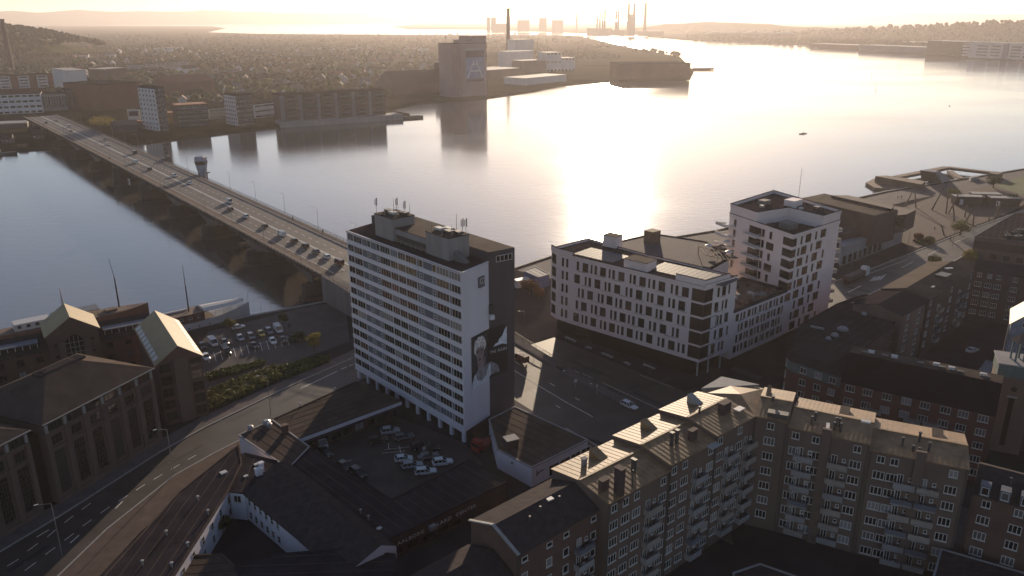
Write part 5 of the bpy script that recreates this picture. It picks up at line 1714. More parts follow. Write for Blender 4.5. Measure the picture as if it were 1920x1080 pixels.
# dark terrace behind, facing the yard, two sections plus cross wing
t, q, E, rows = apartment('apartment_block', 'dark terrace section with lit roof verge above the yard', at(1690, 593, 17.0), at(1737, 566, 17.0), 13, 17.0, 1.6, 5, (.3, .75), M['render'], M['roofdark'], (), seams=0)
def bigterrace(label, pa, pb, ze, dep, wallm, balc, cols, rise=1.7, nfl=5, roofm='roofbrown'):
    t, q, E, rows = apartment('apartment_block', label, at(pa[0], pa[1], ze), at(pb[0], pb[1], ze), dep, ze, rise, nfl, cols, wallm, M[roofm], balc, seams=0)
    return t, q, E
t, q, E = bigterrace('dark terrace with stacked balconies beside the waterfront road', (1742, 562), (1826, 508), 17.6, 13, M['brickdk'], (.25, .72), (.05, .5, .95))
p = ondeck(E, .55, .55, .3); t.part('roof_hatch', MB().box((p.x, p.y, p.z), (4.5, 3.2, 1.3), .7), M['dksteel'])
p = ondeck(E, .25, .4, .2); t.part('skylight', MB().box((p.x, p.y, p.z), (1.6, .6, .3), .7), M['frame'])
p = ondeck(E, .78, .75, .2); t.part('skylight', MB().box((p.x, p.y, p.z), (2.6, .8, .3), .2), M['frame'])
t, q, E = bigterrace('grey brick cross wing with white windows closing the yard', (1826, 505), (1990, 530), 16.2, 12, M['brickdk'], (), (.08, .2, .31, .5, .7, .86), 1.9, 5, 'roofdark')
ro, q = lowrise('rounded_block', 'dark low block with flat felt roof and domed roof lights behind the brick corner', [(1478, 655), (1500, 610), (1570, 570), (1620, 553), (1700, 560), (1728, 570), (1690, 593), (1655, 625), (1600, 670)], 15.0, M['brickdk'], M['roofdark'])
for px, py, r in ((1580, 618, 1.5), (1565, 630, 1.1), (1553, 637, .8), (1620, 590, .8), (1680, 562, .7)):
    p = at(px, py, 15)
    ro.part('roof_dome', MB().loft([[(p.x + r * k_ * math.cos(k * .6283), p.y + r * k_ * math.sin(k * .6283), 15 + z) for k in range(10)] for z, k_ in ((-.05, 1), (.4, .92), (.75, .6), (.9, .15))]), M['concrete'], True)
for px, py, px2, py2 in ((1520, 612, 1545, 617), (1597, 568, 1640, 572), (1645, 545, 1732, 562)):
    p, r = at(px, py, 15.2), at(px2, py2, 15.2)
    ro.part('roof_kerb', MB().bar(p, r, .5, .5), M['kerb'])
a, b = at(1600, 670, 15), at(1690, 593, 15)
facade(ro, a, b, [13.2, 10.2, 7.2], [2.0 + 3.2 * k for k in range(int(dist(a, b) / 3.2))], winmesh(1.5, 1.5, 3, 1, 'frame', 'glass', .11))
# painted house at the right edge
mu = Thing('painted_house', 'gable end painted with a pale blue-grey mural at the right edge', 'house', at(1900, 700))
mm = mat('mural_paint', (0.19, 0.195, 0.23), 0.8, 0.55, 0.25, rand=0)
q0, q1 = at(1876, 700), at(1960, 716)
n = outw(q0, q1)
q = [V(q0.x, q0.y), V(q1.x, q1.y), V(q1.x, q1.y) - n * 14, V(q0.x, q0.y) - n * 14]
mu.part('wall', MB().prism(q, 0, 14.5), mm)
E = gable(mu, q[3], q[0], q[1], q[2], 14.5, 5.0, .4, M['roofsungold'], .2, mm)
facade(mu, q[0], q[1], [14.8], [3.2], winmesh(1.3, 1.4, 2, 1, 'frame', 'glass', .1))
r_ = random.Random(5)
for k in range(16):                       # brush-like painted patches
    L = dist(q[0], q[1]); d = (q[1] - q[0]).normalized()
    c = q[0] + d * r_.uniform(.8, L - .8) + n * (.02 + .002 * k) + V(0, 0, r_.uniform(2, 13.5))
    m = MB(); a0 = r_.uniform(0, 3)
    rx, ry = r_.uniform(.4, 1.4), r_.uniform(.15, .5)
    m.face([c + d * (rx * math.cos(s) * math.cos(a0) - ry * math.sin(s) * math.sin(a0)) + V(0, 0, rx * math.cos(s) * math.sin(a0) + ry * math.sin(s) * math.cos(a0)) for s in [2 * math.pi * i / 10 for i in range(10)]])
    mu.part('painted_patch', m, [mat('mural_dark', (0.08, 0.085, 0.12), .8, .3), mat('mural_light', (0.28, 0.28, 0.31), .8, .2), mat('mural_ochre', (0.22, 0.16, 0.12), .8, .3)][k % 3])
gr, q = lowrise('garage', 'low garage roof below the painted house', [(1832, 700), (1850, 676), (1900, 690), (1885, 722)], 3.0, M['brickdk'], M['panel'])
# flat dark hall with black roof, upper right
fh_, q = lowrise('flat_hall', 'long hall with black flat roof and ochre brick base near the plaza', [(1828, 443), (1902, 400), (2060, 392), (2080, 480), (1965, 460)], 9.5, M['sand'], M['roofdark'], edge=M['dksteel'])
a, b = at(1828, 443, 9.5), at(1965, 460, 9.5)
fh_.part('glazed_band', MB().bar(V(a.x, a.y, 6.3) + outw(a, b, .1), V(b.x, b.y, 6.3) + outw(a, b, .1), .3, 3.0), M['glassd'])
facade(fh_, a, b, [2.2], [3 + 4.5 * k for k in range(8)], winmesh(2.4, 2.0, 2, 1, 'dkframe', 'glass'))
for px, py, s in ((1888, 446, 2.6), (1902, 440, 2.2), (1912, 435, 3.0), (1885, 441, 1.6), (1908, 447, 3.4)):
    p = at(px, py, 9.5)
    fh_.part('roof_plant', MB().box((p.x, p.y, 10.1), (s, s * .6, 1.2), .3).tube((p.x, p.y, 10.7), (p.x, p.y, 11.2), .4, .4, 8), M['dksteel'])
# culture house: dark boxes stacked, brown roof
cu_ = Thing('culture_house', 'wide dark brick culture house with brown roof and cantilevered upper box', 'building', at(1620, 460))
def prismpx(px, z0, z1, mt, name, m2=None):
    q = [at(x, y, z1) for x, y in px]
    o = cu_.part(name, MB().prism(q, z0, z1), mt)
    return q, o
q, o = prismpx([(1500, 372), (1545, 363), (1684, 394), (1640, 405)], 5.0, 17.5, M['brickdk'], 'hall')
cu_.part('roof', MB().prism([lerp(p, sum(q, Vector()) / 4, .02) for p in q], 17.5, 17.62), M['roofbrown'])
q2, o = prismpx([(1558, 366), (1590, 366), (1676, 385), (1672, 392)], 8, 18.5, M['brickdk'], 'upper_box')
q3, o = prismpx([(1672, 395), (1676, 386), (1718, 393), (1700, 402), (1640, 408)], 8.0, 15.5, M['brickdk'], 'cantilever')
a, b = at(1640, 408, 15.5), at(1700, 402, 15.5)
for k in range(5):
    p = lerp(a, b, .2 + .17 * k)
    cu_.part('slot_window', MB().box((p.x + outw(a, b).x * .1, p.y + outw(a, b).y * .1, 12.2), (1.6, .2, 4.2), math.atan2((b - a).y, (b - a).x)), M['glassd'])
q4 = [at(1575, 500), at(1690, 455), at(1660, 430), at(1560, 470)]
cu_.part('base', MB().prism(q4, 0, 7.9), M['concrete'])
a, b = at(1575, 500), at(1690, 455)
facade(cu_, a, b, [2.2], [3 + 4.2 * k for k in range(8)], winmesh(2.6, 3.2, 2, 1, 'dkframe', 'glassd'))
q5 = [at(1560, 470, 8), at(1575, 497, 8), at(1642, 472, 8), at(1630, 452, 8)]
cu_.part('lower_box', MB().prism([at(1572, 440, 10.5), at(1636, 428, 10.5), at(1640, 420, 10.5), at(1575, 425, 10.5)], 3, 10.5), M['brickdk'])
p, r = at(1600, 466, 0), at(1622, 446, 6)
cu_.part('outer_stair', MB().bar(V(p.x, p.y, .3), V(r.x, r.y, 6), 1.0, .4), M['kerb'])
# blue pavilion near the ramp
bp_, q = lowrise('pavilion', 'small blue flat-roofed pavilion by the quay beyond the ramp', [(982, 508), (1003, 500), (1030, 514), (1010, 520)], 4.5, mat('blue_cladding', (0.075, 0.095, 0.20), .7, .15, .5), M['kerb'])
a, b = at(1010, 520, 4.5), at(1030, 514, 4.5)
a, b = q[0], q[1]
# parked white box trailer roof beside it
# ------------------------------------------------------------------ vehicles
CARC = {'white': (0.62, 0.62, 0.62), 'silver': (0.33, 0.33, 0.34), 'grey': (0.13, 0.13, 0.14), 'black': (0.018, 0.018, 0.02), 'yellow': (0.5, 0.33, 0.06), 'red': (0.28, 0.03, 0.025), 'blue': (0.03, 0.05, 0.11), 'maroon': (0.10, 0.025, 0.02)}
def paintm(c):
    return mat('car_paint_' + c, CARC[c], 0.25, 0.04, 1.0, spec=0.5)
carglass = mat('car_glass', (0.02, 0.02, 0.022), 0.08, 0.0, spec=0.6)
lampm, tailm = mat('lamp_clear', (0.6, 0.6, 0.58), 0.2, 0.0), mat('lamp_red', (0.3, 0.02, 0.015), 0.3, 0.0)
CARK = {'hatch': (4.0, 1.74, 1.46), 'sedan': (4.6, 1.8, 1.44), 'estate': (4.7, 1.82, 1.5), 'suv': (4.5, 1.85, 1.68), 'van': (5.0, 1.95, 2.1)}
_car = {}
def carmesh(kind, col):
    if (kind, col) in _car:
        return _car[(kind, col)]
    L, W, Hh = CARK[kind]
    hl, hw = L / 2, W / 2
    hood = .92 if kind != 'van' else 1.1
    if kind == 'suv': hood = 1.05
    b = MB()
    def ring(x, w_, z0, z1):
        c = .12
        return [(x, -w_, z0 + c), (x, -w_ + c, z0), (x, w_ - c, z0), (x, w_, z0 + c), (x, w_, z1 - c), (x, w_ - c * 1.3, z1), (x, -w_ + c * 1.3, z1), (x, -w_, z1 - c)]
    b.loft([ring(-hl, hw * .86, .42, hood - .12), ring(-hl + .12, hw * .96, .3, hood), ring(-hl + .9, hw, .24, hood + .03), ring(.2, hw, .22, hood + .02),
            ring(hl - .9, hw * .98, .24, hood - .08), ring(hl - .2, hw * .92, .3, hood - .2), ring(hl, hw * .78, .42, hood - .3)])
    # greenhouse: glass hull, then pillars and roof in body colour
    x0, x1, x2, x3 = {'hatch': (-1.92, -1.45, .1, .95), 'sedan': (-1.75, -1.0, .1, .95), 'estate': (-2.28, -1.9, .15, 1.0), 'suv': (-2.12, -1.75, .1, .95), 'van': (-2.45, -2.35, 1.2, 1.85)}[kind]
    wb, wt = hw * .93, hw * (.76 if kind != 'van' else .86)
    zt = Hh - .05
    base = [(x0, -wb, hood - .05), (x3, -wb, hood - .08), (x3, wb, hood - .08), (x0, wb, hood - .05)]
    top = [(x1, -wt, zt), (x2, -wt, zt), (x2, wt, zt), (x1, wt, zt)]
    g = MB().loft([base, top])
    cx = .04
    r = lambda p, k: (p[0], p[1] * k, p[2])
    rt = [(p[0], p[1] * 1.01, p[2] - .01) for p in top]
    b.loft([[(p[0], p[1], p[2]) for p in rt], [(p[0] * .96 + (x1 + x2) / 2 * .04, p[1] * .93, p[2] + .06) for p in rt]])
    for i in range(4):
        b.bar(Vector(base[i]) * 1.002, Vector(rt[i]) + V(0, 0, .02), .09, .09)
    for sy in (-1, 1):
        for f in ((.36, .40), (.70, .74)) if kind != 'van' else ((.3, .34),):
            a_, b_ = Vector(base[0 if sy < 0 else 3]), Vector(base[1 if sy < 0 else 2])
            c_, d_ = Vector(rt[0 if sy < 0 else 3]), Vector(rt[1 if sy < 0 else 2])
            b.bar(lerp(a_, b_, f[0]) + V(0, sy * .02, 0), lerp(c_, d_, f[0]) + V(0, sy * .02, 0), .1, .08)
    if kind == 'van':                      # solid load space
        b.loft([[(-2.42, s * wb * 1.02, z) for s, z in ((-1, 1.0), (1, 1.0), (1, 1.55), (.9, zt + .05), (-.9, zt + .05), (-1, 1.55))],
                [(.35, s * wb * 1.02, z) for s, z in ((-1, 1.0), (1, 1.0), (1, 1.55), (.9, zt + .05), (-.9, zt + .05), (-1, 1.55))]])
    _car[(kind, col)] = (b.mesh('body', paintm(col)), g.mesh('glazing', carglass))
    return _car[(kind, col)]
wh = MB().tube((0, -.1, 0), (0, .1, 0), .32, .32, 12).tube((0, -.115, 0), (0, -.1, 0), .2, .2, 8, 1).tube((0, .1, 0), (0, .115, 0), .2, .2, 8, 1)
WHM = wh.mesh('wheel', [M['black'], M['steel']])
HLM = MB().box((0, 0, 0), (.1, .34, .15)).mesh('headlight', lampm)
TLM = MB().box((0, 0, 0), (.08, .24, .3)).mesh('tail_light', tailm)
def car(p, rz, kind, col, label, name='parked_car', group=None, cat='car', small=False):
    e = tag(link(name, None, None, p, rz), label, 'van' if kind == 'van' else cat, group)
    L, W, Hh = CARK[kind]
    bm_, gm_ = carmesh(kind, col)
    link('body', bm_, e); link('glazing', gm_, e)
    for sx in (-1, 1):
        for sy in (-1, 1):
            link('wheel', WHM, e, (sx * L * .31, sy * (W / 2 - .1), .32))
    if not small:
        for sy in (-1, 1):
            link('headlight', HLM, e, (L / 2 - .1, sy * W * .33, .66)); link('tail_light', TLM, e, (-L / 2 + .03, sy * W * .38, .74))
    return e
def dirz(a, b):
    d = b - a
    return math.atan2(d.y, d.x)
row = at(550, 636) - at(387, 671)
pz = math.atan2(row.y, row.x) - math.pi / 2      # nose towards the town
G1 = 'cars in the waterside car park'
for x, y, k, c, fl, lb in (
    (380, 652, 'hatch', 'black', 0, 'black hatchback at the left end of the upper car park row'), (400, 646, 'van', 'white', 0, 'white panel van in the upper car park row near the ship'),
    (422, 645, 'hatch', 'grey', 0, 'dark grey hatchback right of the white panel van'), (451, 637, 'hatch', 'silver', 0, 'silver hatchback in the middle of the upper row'),
    (471, 634, 'estate', 'grey', 0, 'grey estate car left of the yellow car'), (490, 629, 'hatch', 'yellow', 0, 'yellow car in the waterside car park'),
    (505, 625, 'suv', 'grey', 0, 'dark grey suv between yellow car and white van'), (522, 621, 'van', 'white', 0, 'white van at the right end of the upper row'),
    (387, 673, 'hatch', 'white', 0, 'white hatchback at the left end of the lower row'), (424, 663, 'van', 'black', 0, 'black van in the lower car park row'),
    (477, 651, 'sedan', 'black', 0, 'black saloon alone in the lower row'), (512, 643, 'hatch', 'white', 0, 'white hatchback in the lower row beneath the white van'),
    (532, 640, 'sedan', 'black', 0, 'black saloon right of the lower white hatchback'), (550, 637, 'hatch', 'grey', 0, 'grey hatchback half behind the dark round bush')):
    p = at(x, y)
    car((p.x, p.y, .02), pz + rnd.uniform(-.05, .05) + (math.pi if fl else 0), k, c, lb, group=G1)
p = at(447, 616)
car((p.x, p.y, .02), math.atan2(row.y, row.x), 'hatch', 'white', 'white car parked on the quay beside the ship', group=G1)
cz = dirz(at(778, 888), at(824, 883))
G2 = 'cars in the yard behind the billiard hall'
for x, y, k, c, dz, lb in (
    (732, 812, 'suv', 'silver', .1, 'silver suv at the top of the yard'), (707, 829, 'estate', 'black', .1, 'black estate car below the silver suv'), (757, 823, 'estate', 'grey', .2, 'dark estate car right of the silver suv'),
    (788, 840, 'estate', 'black', .15, 'black car in the middle of the yard cluster, topmost'), (806, 847, 'sedan', 'black', .2, 'black saloon between dark cars in the cluster'), (803, 859, 'sedan', 'grey', .2, 'dark saloon just left of the white suv'),
    (757, 864, 'hatch', 'white', .05, 'white hatchback at the left of the yard cluster'), (773, 876, 'estate', 'silver', .1, 'silver estate car between two white cars'),
    (798, 888, 'estate', 'white', 0, 'white estate car, lowest in the yard cluster'), (830, 871, 'suv', 'white', .05, 'white suv at the right of the yard cluster'),
    (646, 878, 'hatch', 'black', -1.0, 'black hatchback by the left edge of the yard'), (672, 890, 'estate', 'black', -1.0, 'black estate car, lower left of the yard'),
    (612, 853, 'hatch', 'black', -1.0, 'black hatchback behind the grey van under the annex'), (600, 836, 'van', 'silver', -1.0, 'grey van parked under the annex eaves')):
    p = at(x, y)
    car((p.x, p.y, .02), cz + dz, k, c, lb, group=G2)
for x, y in ((735, 839), (748, 846), (770, 852)):
    pass
mark([(721, 843, 768, 838), (728, 831, 729, 842), (749, 836, 751, 849), (716, 850, 760, 846), (640, 868, 660, 862)], .12, .022)
# painted bays of the waterside car park
cpl = []
for k in range(13):
    cpl.append((388 + k * 12.4, 663 - k * 2.75, 393 + k * 12.4, 680 - k * 2.75))
mark(cpl, .13, .022)
mark([(393, 665, 555, 629)], .13, .0225)
# traffic on the bridge
G3 = 'traffic on the bridge'
bzr = math.atan2(-BD.y, -BD.x)
def onb(x, y):
    p = at(x, y, 10.2)
    s, o = (p - V(0, 0, 10.2) - B0).dot(BD), (p - V(0, 0, 10.2) - B0).dot(BN)
    lane = min((6.7, 11.0, 15.9, 20.2), key=lambda q: abs(q - o))
    return s, lane
bc = [(424, 379, 'van', 'white', 'white van leading the queue at the middle of the bridge'), (440, 390, 'sedan', 'black', 'black car just behind the leading white van'), (467, 404, 'suv', 'white', 'white suv following alone mid-bridge'),
      (499, 422, 'hatch', 'black', 'black hatchback between white suv and white van'), (528, 438, 'van', 'white', 'second white van in the bridge queue'), (548, 450, 'sedan', 'black', 'dark saloon first behind the second white van'),
      (567, 460, 'suv', 'black', 'dark suv second behind the second white van'), (586, 470, 'sedan', 'grey', 'dark grey saloon third behind the second white van'), (604, 480, 'hatch', 'white', 'white hatchback near the town end of the bridge'),
      (626, 492, 'van', 'maroon', 'dark red van nearest the high-rise on the bridge'), (97, 218, 'hatch', 'white', 'white car at the far bridge head'), (91, 229, 'sedan', 'black', 'black car at the far bridge head, left lane'),
      (107, 226, 'sedan', 'silver', 'silver car at the far bridge head, right lane'), (134, 237, 'van', 'white', 'white van near the far bridge head'), (131, 246, 'sedan', 'grey', 'grey car below the far white van'),
      (200, 262, 'suv', 'silver', 'silver suv on the far half of the bridge, upper lane'), (197, 272, 'hatch', 'white', 'white hatchback on the far half of the bridge, lower lane'), (260, 287, 'van', 'black', 'dark van before the signal mast'),
      (262, 304, 'van', 'white', 'white van level with the signal mast'), (288, 317, 'suv', 'black', 'dark suv behind the white van near the opening span'), (328, 330, 'suv', 'white', 'white suv on the opening span'), (352, 344, 'hatch', 'white', 'small white car below the control tower')]
for x, y, k, c, lb in bc:
    s, o = onb(x, y)
    car(br(s, o, bz(s) + .03), bzr + (math.pi if o > 13 else 0), k, c, lb, 'car' if k != 'van' else 'van', G3, small=y < 360)
def onramp(s, o): return br(s, o, rampz(s) + .03)
p = at(977, 668, 3.2)
s_r = (V(p.x, p.y) - B0).dot(BD)
car(br(s_r, (V(p.x, p.y) - B0).dot(BN), rampz(s_r) + .03), bzr, 'van', 'maroon', 'dark red van on the ramp just right of the high-rise', 'van', None)
p, q = at(1055, 699), at(1085, 714)
car((p.x, p.y, .03), dirz(p, q), 'suv', 'black', 'black suv on the boulevard before the modern block', 'car', None)
p, q = at(1180, 764), at(1215, 780)
car((p.x, p.y, .03), dirz(p, q), 'estate', 'white', 'white car driving down the boulevard', 'car', None)
p, q = at(1822, 660), at(1850, 650)
car((p.x, p.y, .03), dirz(p, q), 'sedan', 'white', 'white car parked in the dark yard below the cross wing', 'parked_car', None)
# red breakdown truck by the high-rise
p, q = at(893, 848), at(925, 828)
rt = Thing('lorry', 'red breakdown lorry parked at the foot of the high-rise end wall', 'lorry', (p.x, p.y, 0))
rz = dirz(q, p)
c_, s_ = math.cos(rz), math.sin(rz)
def tl(x, y, z): return (p.x + q.x) / 2 + x * c_ - y * s_, (p.y + q.y) / 2 + x * s_ + y * c_, z
rt.part('cab', MB().box(tl(2.6, 0, 1.5), (1.8, 2.3, 2.2), rz).box(tl(2.5, 0, 2.75), (1.4, 2.1, .4), rz), paintm('red'))
rt.part('windscreen', MB().box(tl(3.48, 0, 1.95), (.12, 2.0, .8), rz), carglass)
rt.part('bed', MB().box(tl(-1.2, 0, .95), (5.4, 2.3, .35), rz).box(tl(-3.6, 0, 1.4), (.3, 2.2, .8), rz), paintm('red'))
rt.part('crane', MB().bar(tl(1.2, 0, 1.1), tl(.9, 0, 2.4), .4, .4).bar(tl(.9, 0, 2.4), tl(-2.6, .2, 2.0), .3, .35), paintm('maroon'))
for x in (2.6, -1.4, -2.6):
    for y in (-1, 1):
        rt.part('wheel', MB().tube(tl(x, y * .85, .48), tl(x, y * 1.15, .48), .48, .48, 12), M['black'])
# lorry with trailer on the waterfront road
p, q = at(1573, 537), at(1618, 518)
lo = Thing('lorry', 'articulated lorry with white cab and long flat trailer on the waterfront road', 'lorry', (p.x, p.y, 0))
rz = dirz(p, q)
c_, s_ = math.cos(rz), math.sin(rz)
def tl(x, y, z): return q.x + x * c_ - y * s_, q.y + x * s_ + y * c_, z
lo.part('cab', MB().box(tl(1.0, 0, 1.9), (2.4, 2.5, 3.0), rz).box(tl(.8, 0, 3.6), (1.8, 2.3, .5), rz), paintm('white'))
lo.part('windscreen', MB().box(tl(2.22, 0, 2.3), (.1, 2.2, 1.0), rz), carglass)
lo.part('trailer', MB().box(tl(-7.2, 0, 1.9), (13, 2.5, 1.7), rz), mat('tarpaulin', (0.09, 0.06, 0.065), .8, .25, .6))
for x in (1.2, -1.6, -9.5, -10.8, -12.1):
    for y in (-1, 1):
        lo.part('wheel', MB().tube(tl(x, y * .95, .5), tl(x, y * 1.25, .5), .5, .5, 12), M['black'])
# bus and trailer roofs beside the pavilion
p = at(978, 538)
cs_ = Thing('construction_cabin', 'white site cabin among rust-coloured scaffolding beside the ramp', 'cabin', (p.x, p.y, 0))
cs_.part('body', MB().box((p.x, p.y, 1.6), (5.5, 2.4, 2.6), .6).box((p.x, p.y, 3.0), (5.7, 2.6, .2), .6), M['frame'])
cs_.part('door', MB().box((p.x + .9, p.y - 1.35, 1.4), (.9, .1, 2.0), .6), M['dkframe'])

# ------------------------------------------------------------------ ships at the quay
def hullrings(a, b, W, deck, wl, sheer=1.2, n=14, cl=WZ - .6):
    a, b = Vector(a), Vector(b)
    d = (b - a); L = d.length; d = d.normalized(); nn = Vector((-d.y, d.x, 0))
    rings = []
    for k in range(n + 1):
        f = k / n
        w_ = W / 2 * (min(1, (f / .12) ** .5 * .5 + .5) if f < .12 else 1) * (1 if f < .62 else max(.03, 1 - ((f - .62) / .38) ** 2.0))
        rise = sheer * max(0, (f - .5) / .5) ** 2 + .4 * max(0, (.2 - f) / .2) ** 2
        p = a + d * (L * f)
        fl = 1 if f < .7 else 1 - .35 * (f - .7) / .3
        rings.append([p + nn * w_ * .8 * fl + V(0, 0, cl), p + nn * w_ * fl + V(0, 0, wl), p + nn * w_ + V(0, 0, deck + rise), p - nn * w_ + V(0, 0, deck + rise), p - nn * w_ * fl + V(0, 0, wl), p - nn * w_ * .8 * fl + V(0, 0, cl)])
    return rings, d, nn, L
sh = Thing('restaurant_ship', 'white moored ship with bow awning and black mast by the quay', 'ship', (-105, 231, WZ))
sa, sb = V(-121.5, 216.5), V(-86.6, 246.5)
rings, d, nn, L = hullrings(sa, sb, 7.6, 2.0, -.6, 1.6)
sh.part('hull', MB().loft(rings), M['hull'])
rz = math.atan2(d.y, d.x)
def sp(f, o, z): 
    p = sa + d * (L * f) + nn * o
    return Vector((p.x, p.y, z))
sh.part('deck', MB().prism([sp(.03, 3.2, 0), sp(.03, -3.2, 0), sp(.62, -3.6, 0), sp(.85, -2.2, 0), sp(.85, 2.2, 0), sp(.62, 3.6, 0)], 2.0, 2.35), M['wood'])
sh.part('deckhouse', MB().prism([sp(.08, 2.9, 0), sp(.08, -2.9, 0), sp(.66, -3.1, 0), sp(.66, 3.1, 0)], 2.35, 4.7), M['brickdk'])
o = sh.part('deckhouse_roof', MB().prism([sp(.06, 3.2, 0), sp(.06, -3.2, 0), sp(.68, -3.4, 0), sp(.68, 3.4, 0)], 4.7, 4.9), M['wood'])
sh.part('skylight_row', MB().bar(sp(.3, 1.6, 5.1), sp(.58, 1.6, 5.1), .8, .5), M['frame'])
for k in range(10):
    p = sp(.1 + .058 * k, -3.02, 3.6)
    window(sh, (p.x, p.y, p.z), rz, winmesh(1.2, .9, 1, 1, 'frame', 'glassd', .1))
aw = []
for k in range(7):
    f = .66 + .3 * k / 6
    w_ = 3.3 * (1 - (k / 6.6) ** 2.6)
    z = 5.0 - .35 * (k / 6)
    aw.append([sp(f, w_, z), sp(f, w_ * .5, z + .55), sp(f, 0, z + .75), sp(f, -w_ * .5, z + .55), sp(f, -w_, z), sp(f, -w_, z - .1), sp(f, w_, z - .1)])
sh.part('awning', MB().loft(aw), M['frame'])
for k in range(5):
    for s in (-1, 1):
        f = .68 + .055 * k
        w_ = 3.1 * (1 - (k / 6.6) ** 2.4)
        sh.part('stanchion', MB().tube(sp(f, s * w_, 2.2), sp(f, s * w_, 5.0), .05, .05, 5), M['frame'])
p = sp(.58, 0, 0)
sh.part('mast', MB().tube((p.x, p.y, 4.8), (p.x, p.y, 13.5), .25, .18, 8).tube((p.x, p.y, 13.5), (p.x, p.y, 20), .12, .05, 6), M['dksteel'])
p = sp(.985, 0, 3.4)
sh.part('bow_staff', MB().tube(p, p + d * 1.0 + V(0, 0, 4.2), .06, .04, 5), M['dksteel'])
for k in range(9):
    p = sp(.12 + .07 * k, -3.82, .7)
    sh.part('porthole', MB().tube(p, p - nn * .1, .22, .22, 10), M['glassd'])
ri = MB()
for k in range(12):
    f0, f1 = .66 + .026 * k, .66 + .026 * (k + 1)
    w0, w1 = [3.7 * max(.05, 1 - ((f - .62) / .38) ** 2) for f in (f0, f1)]
    for s in (-1, 1):
        ri.bar(sp(f0, s * w0, 3.4 + (f0 - .6) * 3), sp(f1, s * w1, 3.4 + (f1 - .6) * 3), .06, .06)
sh.part('bow_rail', ri, M['frame'])
s2 = Thing('wooden_ship', 'brown wooden ship with dark mast moored outside the office wing', 'ship', (-135, 238, WZ))
sa, sb = V(-156, 222.5), V(-121.5, 250.0)
rings, d, nn, L = hullrings(sa, sb, 8.2, 1.5, -.6, .5)
s2.part('hull', MB().loft(rings), mat('brown_hull', (0.13, 0.06, 0.045), .6, .25, .5))
rz = math.atan2(d.y, d.x)
s2.part('deck', MB().prism([sp(.03, 3.4, 0), sp(.03, -3.4, 0), sp(.62, -3.8, 0), sp(.86, -2.2, 0), sp(.86, 2.2, 0), sp(.62, 3.8, 0)], 1.5, 1.8), M['wood'])
s2.part('wheelhouse', MB().prism([sp(.12, 2.3, 0), sp(.12, -2.3, 0), sp(.34, -2.3, 0), sp(.34, 2.3, 0)], 1.8, 4.0), M['frame'])
for k in range(4):
    p = sp(.15 + .055 * k, -2.33, 3.1)
    window(s2, (p.x, p.y, p.z), rz, winmesh(1.0, .8, 1, 1, 'dkframe', 'glassd', .1))
s2.part('canopy', MB().prism([sp(.36, 2.9, 0), sp(.36, -2.9, 0), sp(.66, -2.7, 0), sp(.66, 2.7, 0)], 3.9, 4.1), M['panel'])
for f in (.38, .5, .64):
    for s in (-1, 1):
        s2.part('canopy_post', MB().tube(sp(f, s * 2.6, 1.6), sp(f, s * 2.6, 3.9), .06, .06, 5), M['dksteel'])
p = sp(.8, 0, 0)
s2.part('mast', MB().tube((p.x, p.y, 2.4), (p.x, p.y, 12.5), .3, .2, 8).tube((p.x, p.y, 12.5), (p.x - .8, p.y, 19), .1, .05, 5), M['dksteel'])
s2.part('hatch', MB().box(tuple(sp(.74, 0, 2.1)), (3.4, 2.6, .7), rz), M['wood'])
# rowing boats out on the fjord, one work boat under the bridge
def rowboat(px, py, rz, label, L=7.0):
    p = at(px, py, WZ)
    t = Thing('rowing_boat', label, 'boat', (p.x, p.y, WZ))
    c, s = math.cos(rz), math.sin(rz)
    a, b = V(p.x - c * L / 2, p.y - s * L / 2), V(p.x + c * L / 2, p.y + s * L / 2)
    rg2, d, nn, L_ = hullrings(a, b, 1.0, WZ + .45, WZ, .1, 10, WZ - .2)
    t.part('hull', MB().loft(rg2), M['wood'])
    for k in range(3):
        q = lerp(a, b, .35 + .14 * k)
        t.part('rower', MB().loft([[(q.x + r * math.cos(i * 1.0472), q.y + r * math.sin(i * 1.0472), WZ + z) for i in range(6)] for z, r in ((.35, .28), (.7, .3), (1.05, .26), (1.12, .12), (1.2, .14), (1.4, .13), (1.45, .05))]), M['dksteel'])
        o = MB()
        for sd in (-1, 1):
            o.tube((q.x, q.y, WZ + .6), tuple(q + nn * sd * 3.2 + V(0, 0, WZ + .1)), .04, .04, 4)
        t.part('oar', o, M['frame'])
    return t
rowboat(866, 249, .2, 'rowing boat on the fjord in line with the silo', 12)
rowboat(1506, 251, .5, 'rowing boat alone on the open fjord', 9)
for x, y, lb in ((1634, 144, 'thin navigation stake in the fjord, middle one'), (1687, 124, 'thin navigation stake nearest the far right bank'), (1642, 170, 'thin navigation stake nearest the camera'), (1780, 199, 'small dark buoy on the fjord')):
    p = at(x, y, WZ)
    h = 9 if 'stake' in lb else 1.2
    single('navigation_mark', MB().tube((p.x, p.y, WZ - 1), (p.x, p.y, WZ + h), .5 if h < 2 else .25, .12, 6).tube((p.x, p.y, WZ - .2), (p.x, p.y, WZ + .5), .8, .6, 8), M['dksteel'], lb, 'navigation mark', (p.x, p.y, WZ))
p = at(475, 458, WZ)
t = Thing('work_boat', 'small grey work boat lying beneath the bridge span', 'boat', (p.x, p.y, WZ))
rg2, d, nn, L_ = hullrings(V(p.x - 5, p.y - 3), V(p.x + 5, p.y + 3), 3.2, WZ + 1.2, WZ, .5, 10, WZ - .4)
t.part('hull', MB().loft(rg2), M['wood']); t.part('cabin', MB().box((p.x - 1, p.y - .6, WZ + 2), (3, 2, 1.7), .54), M['frame'])

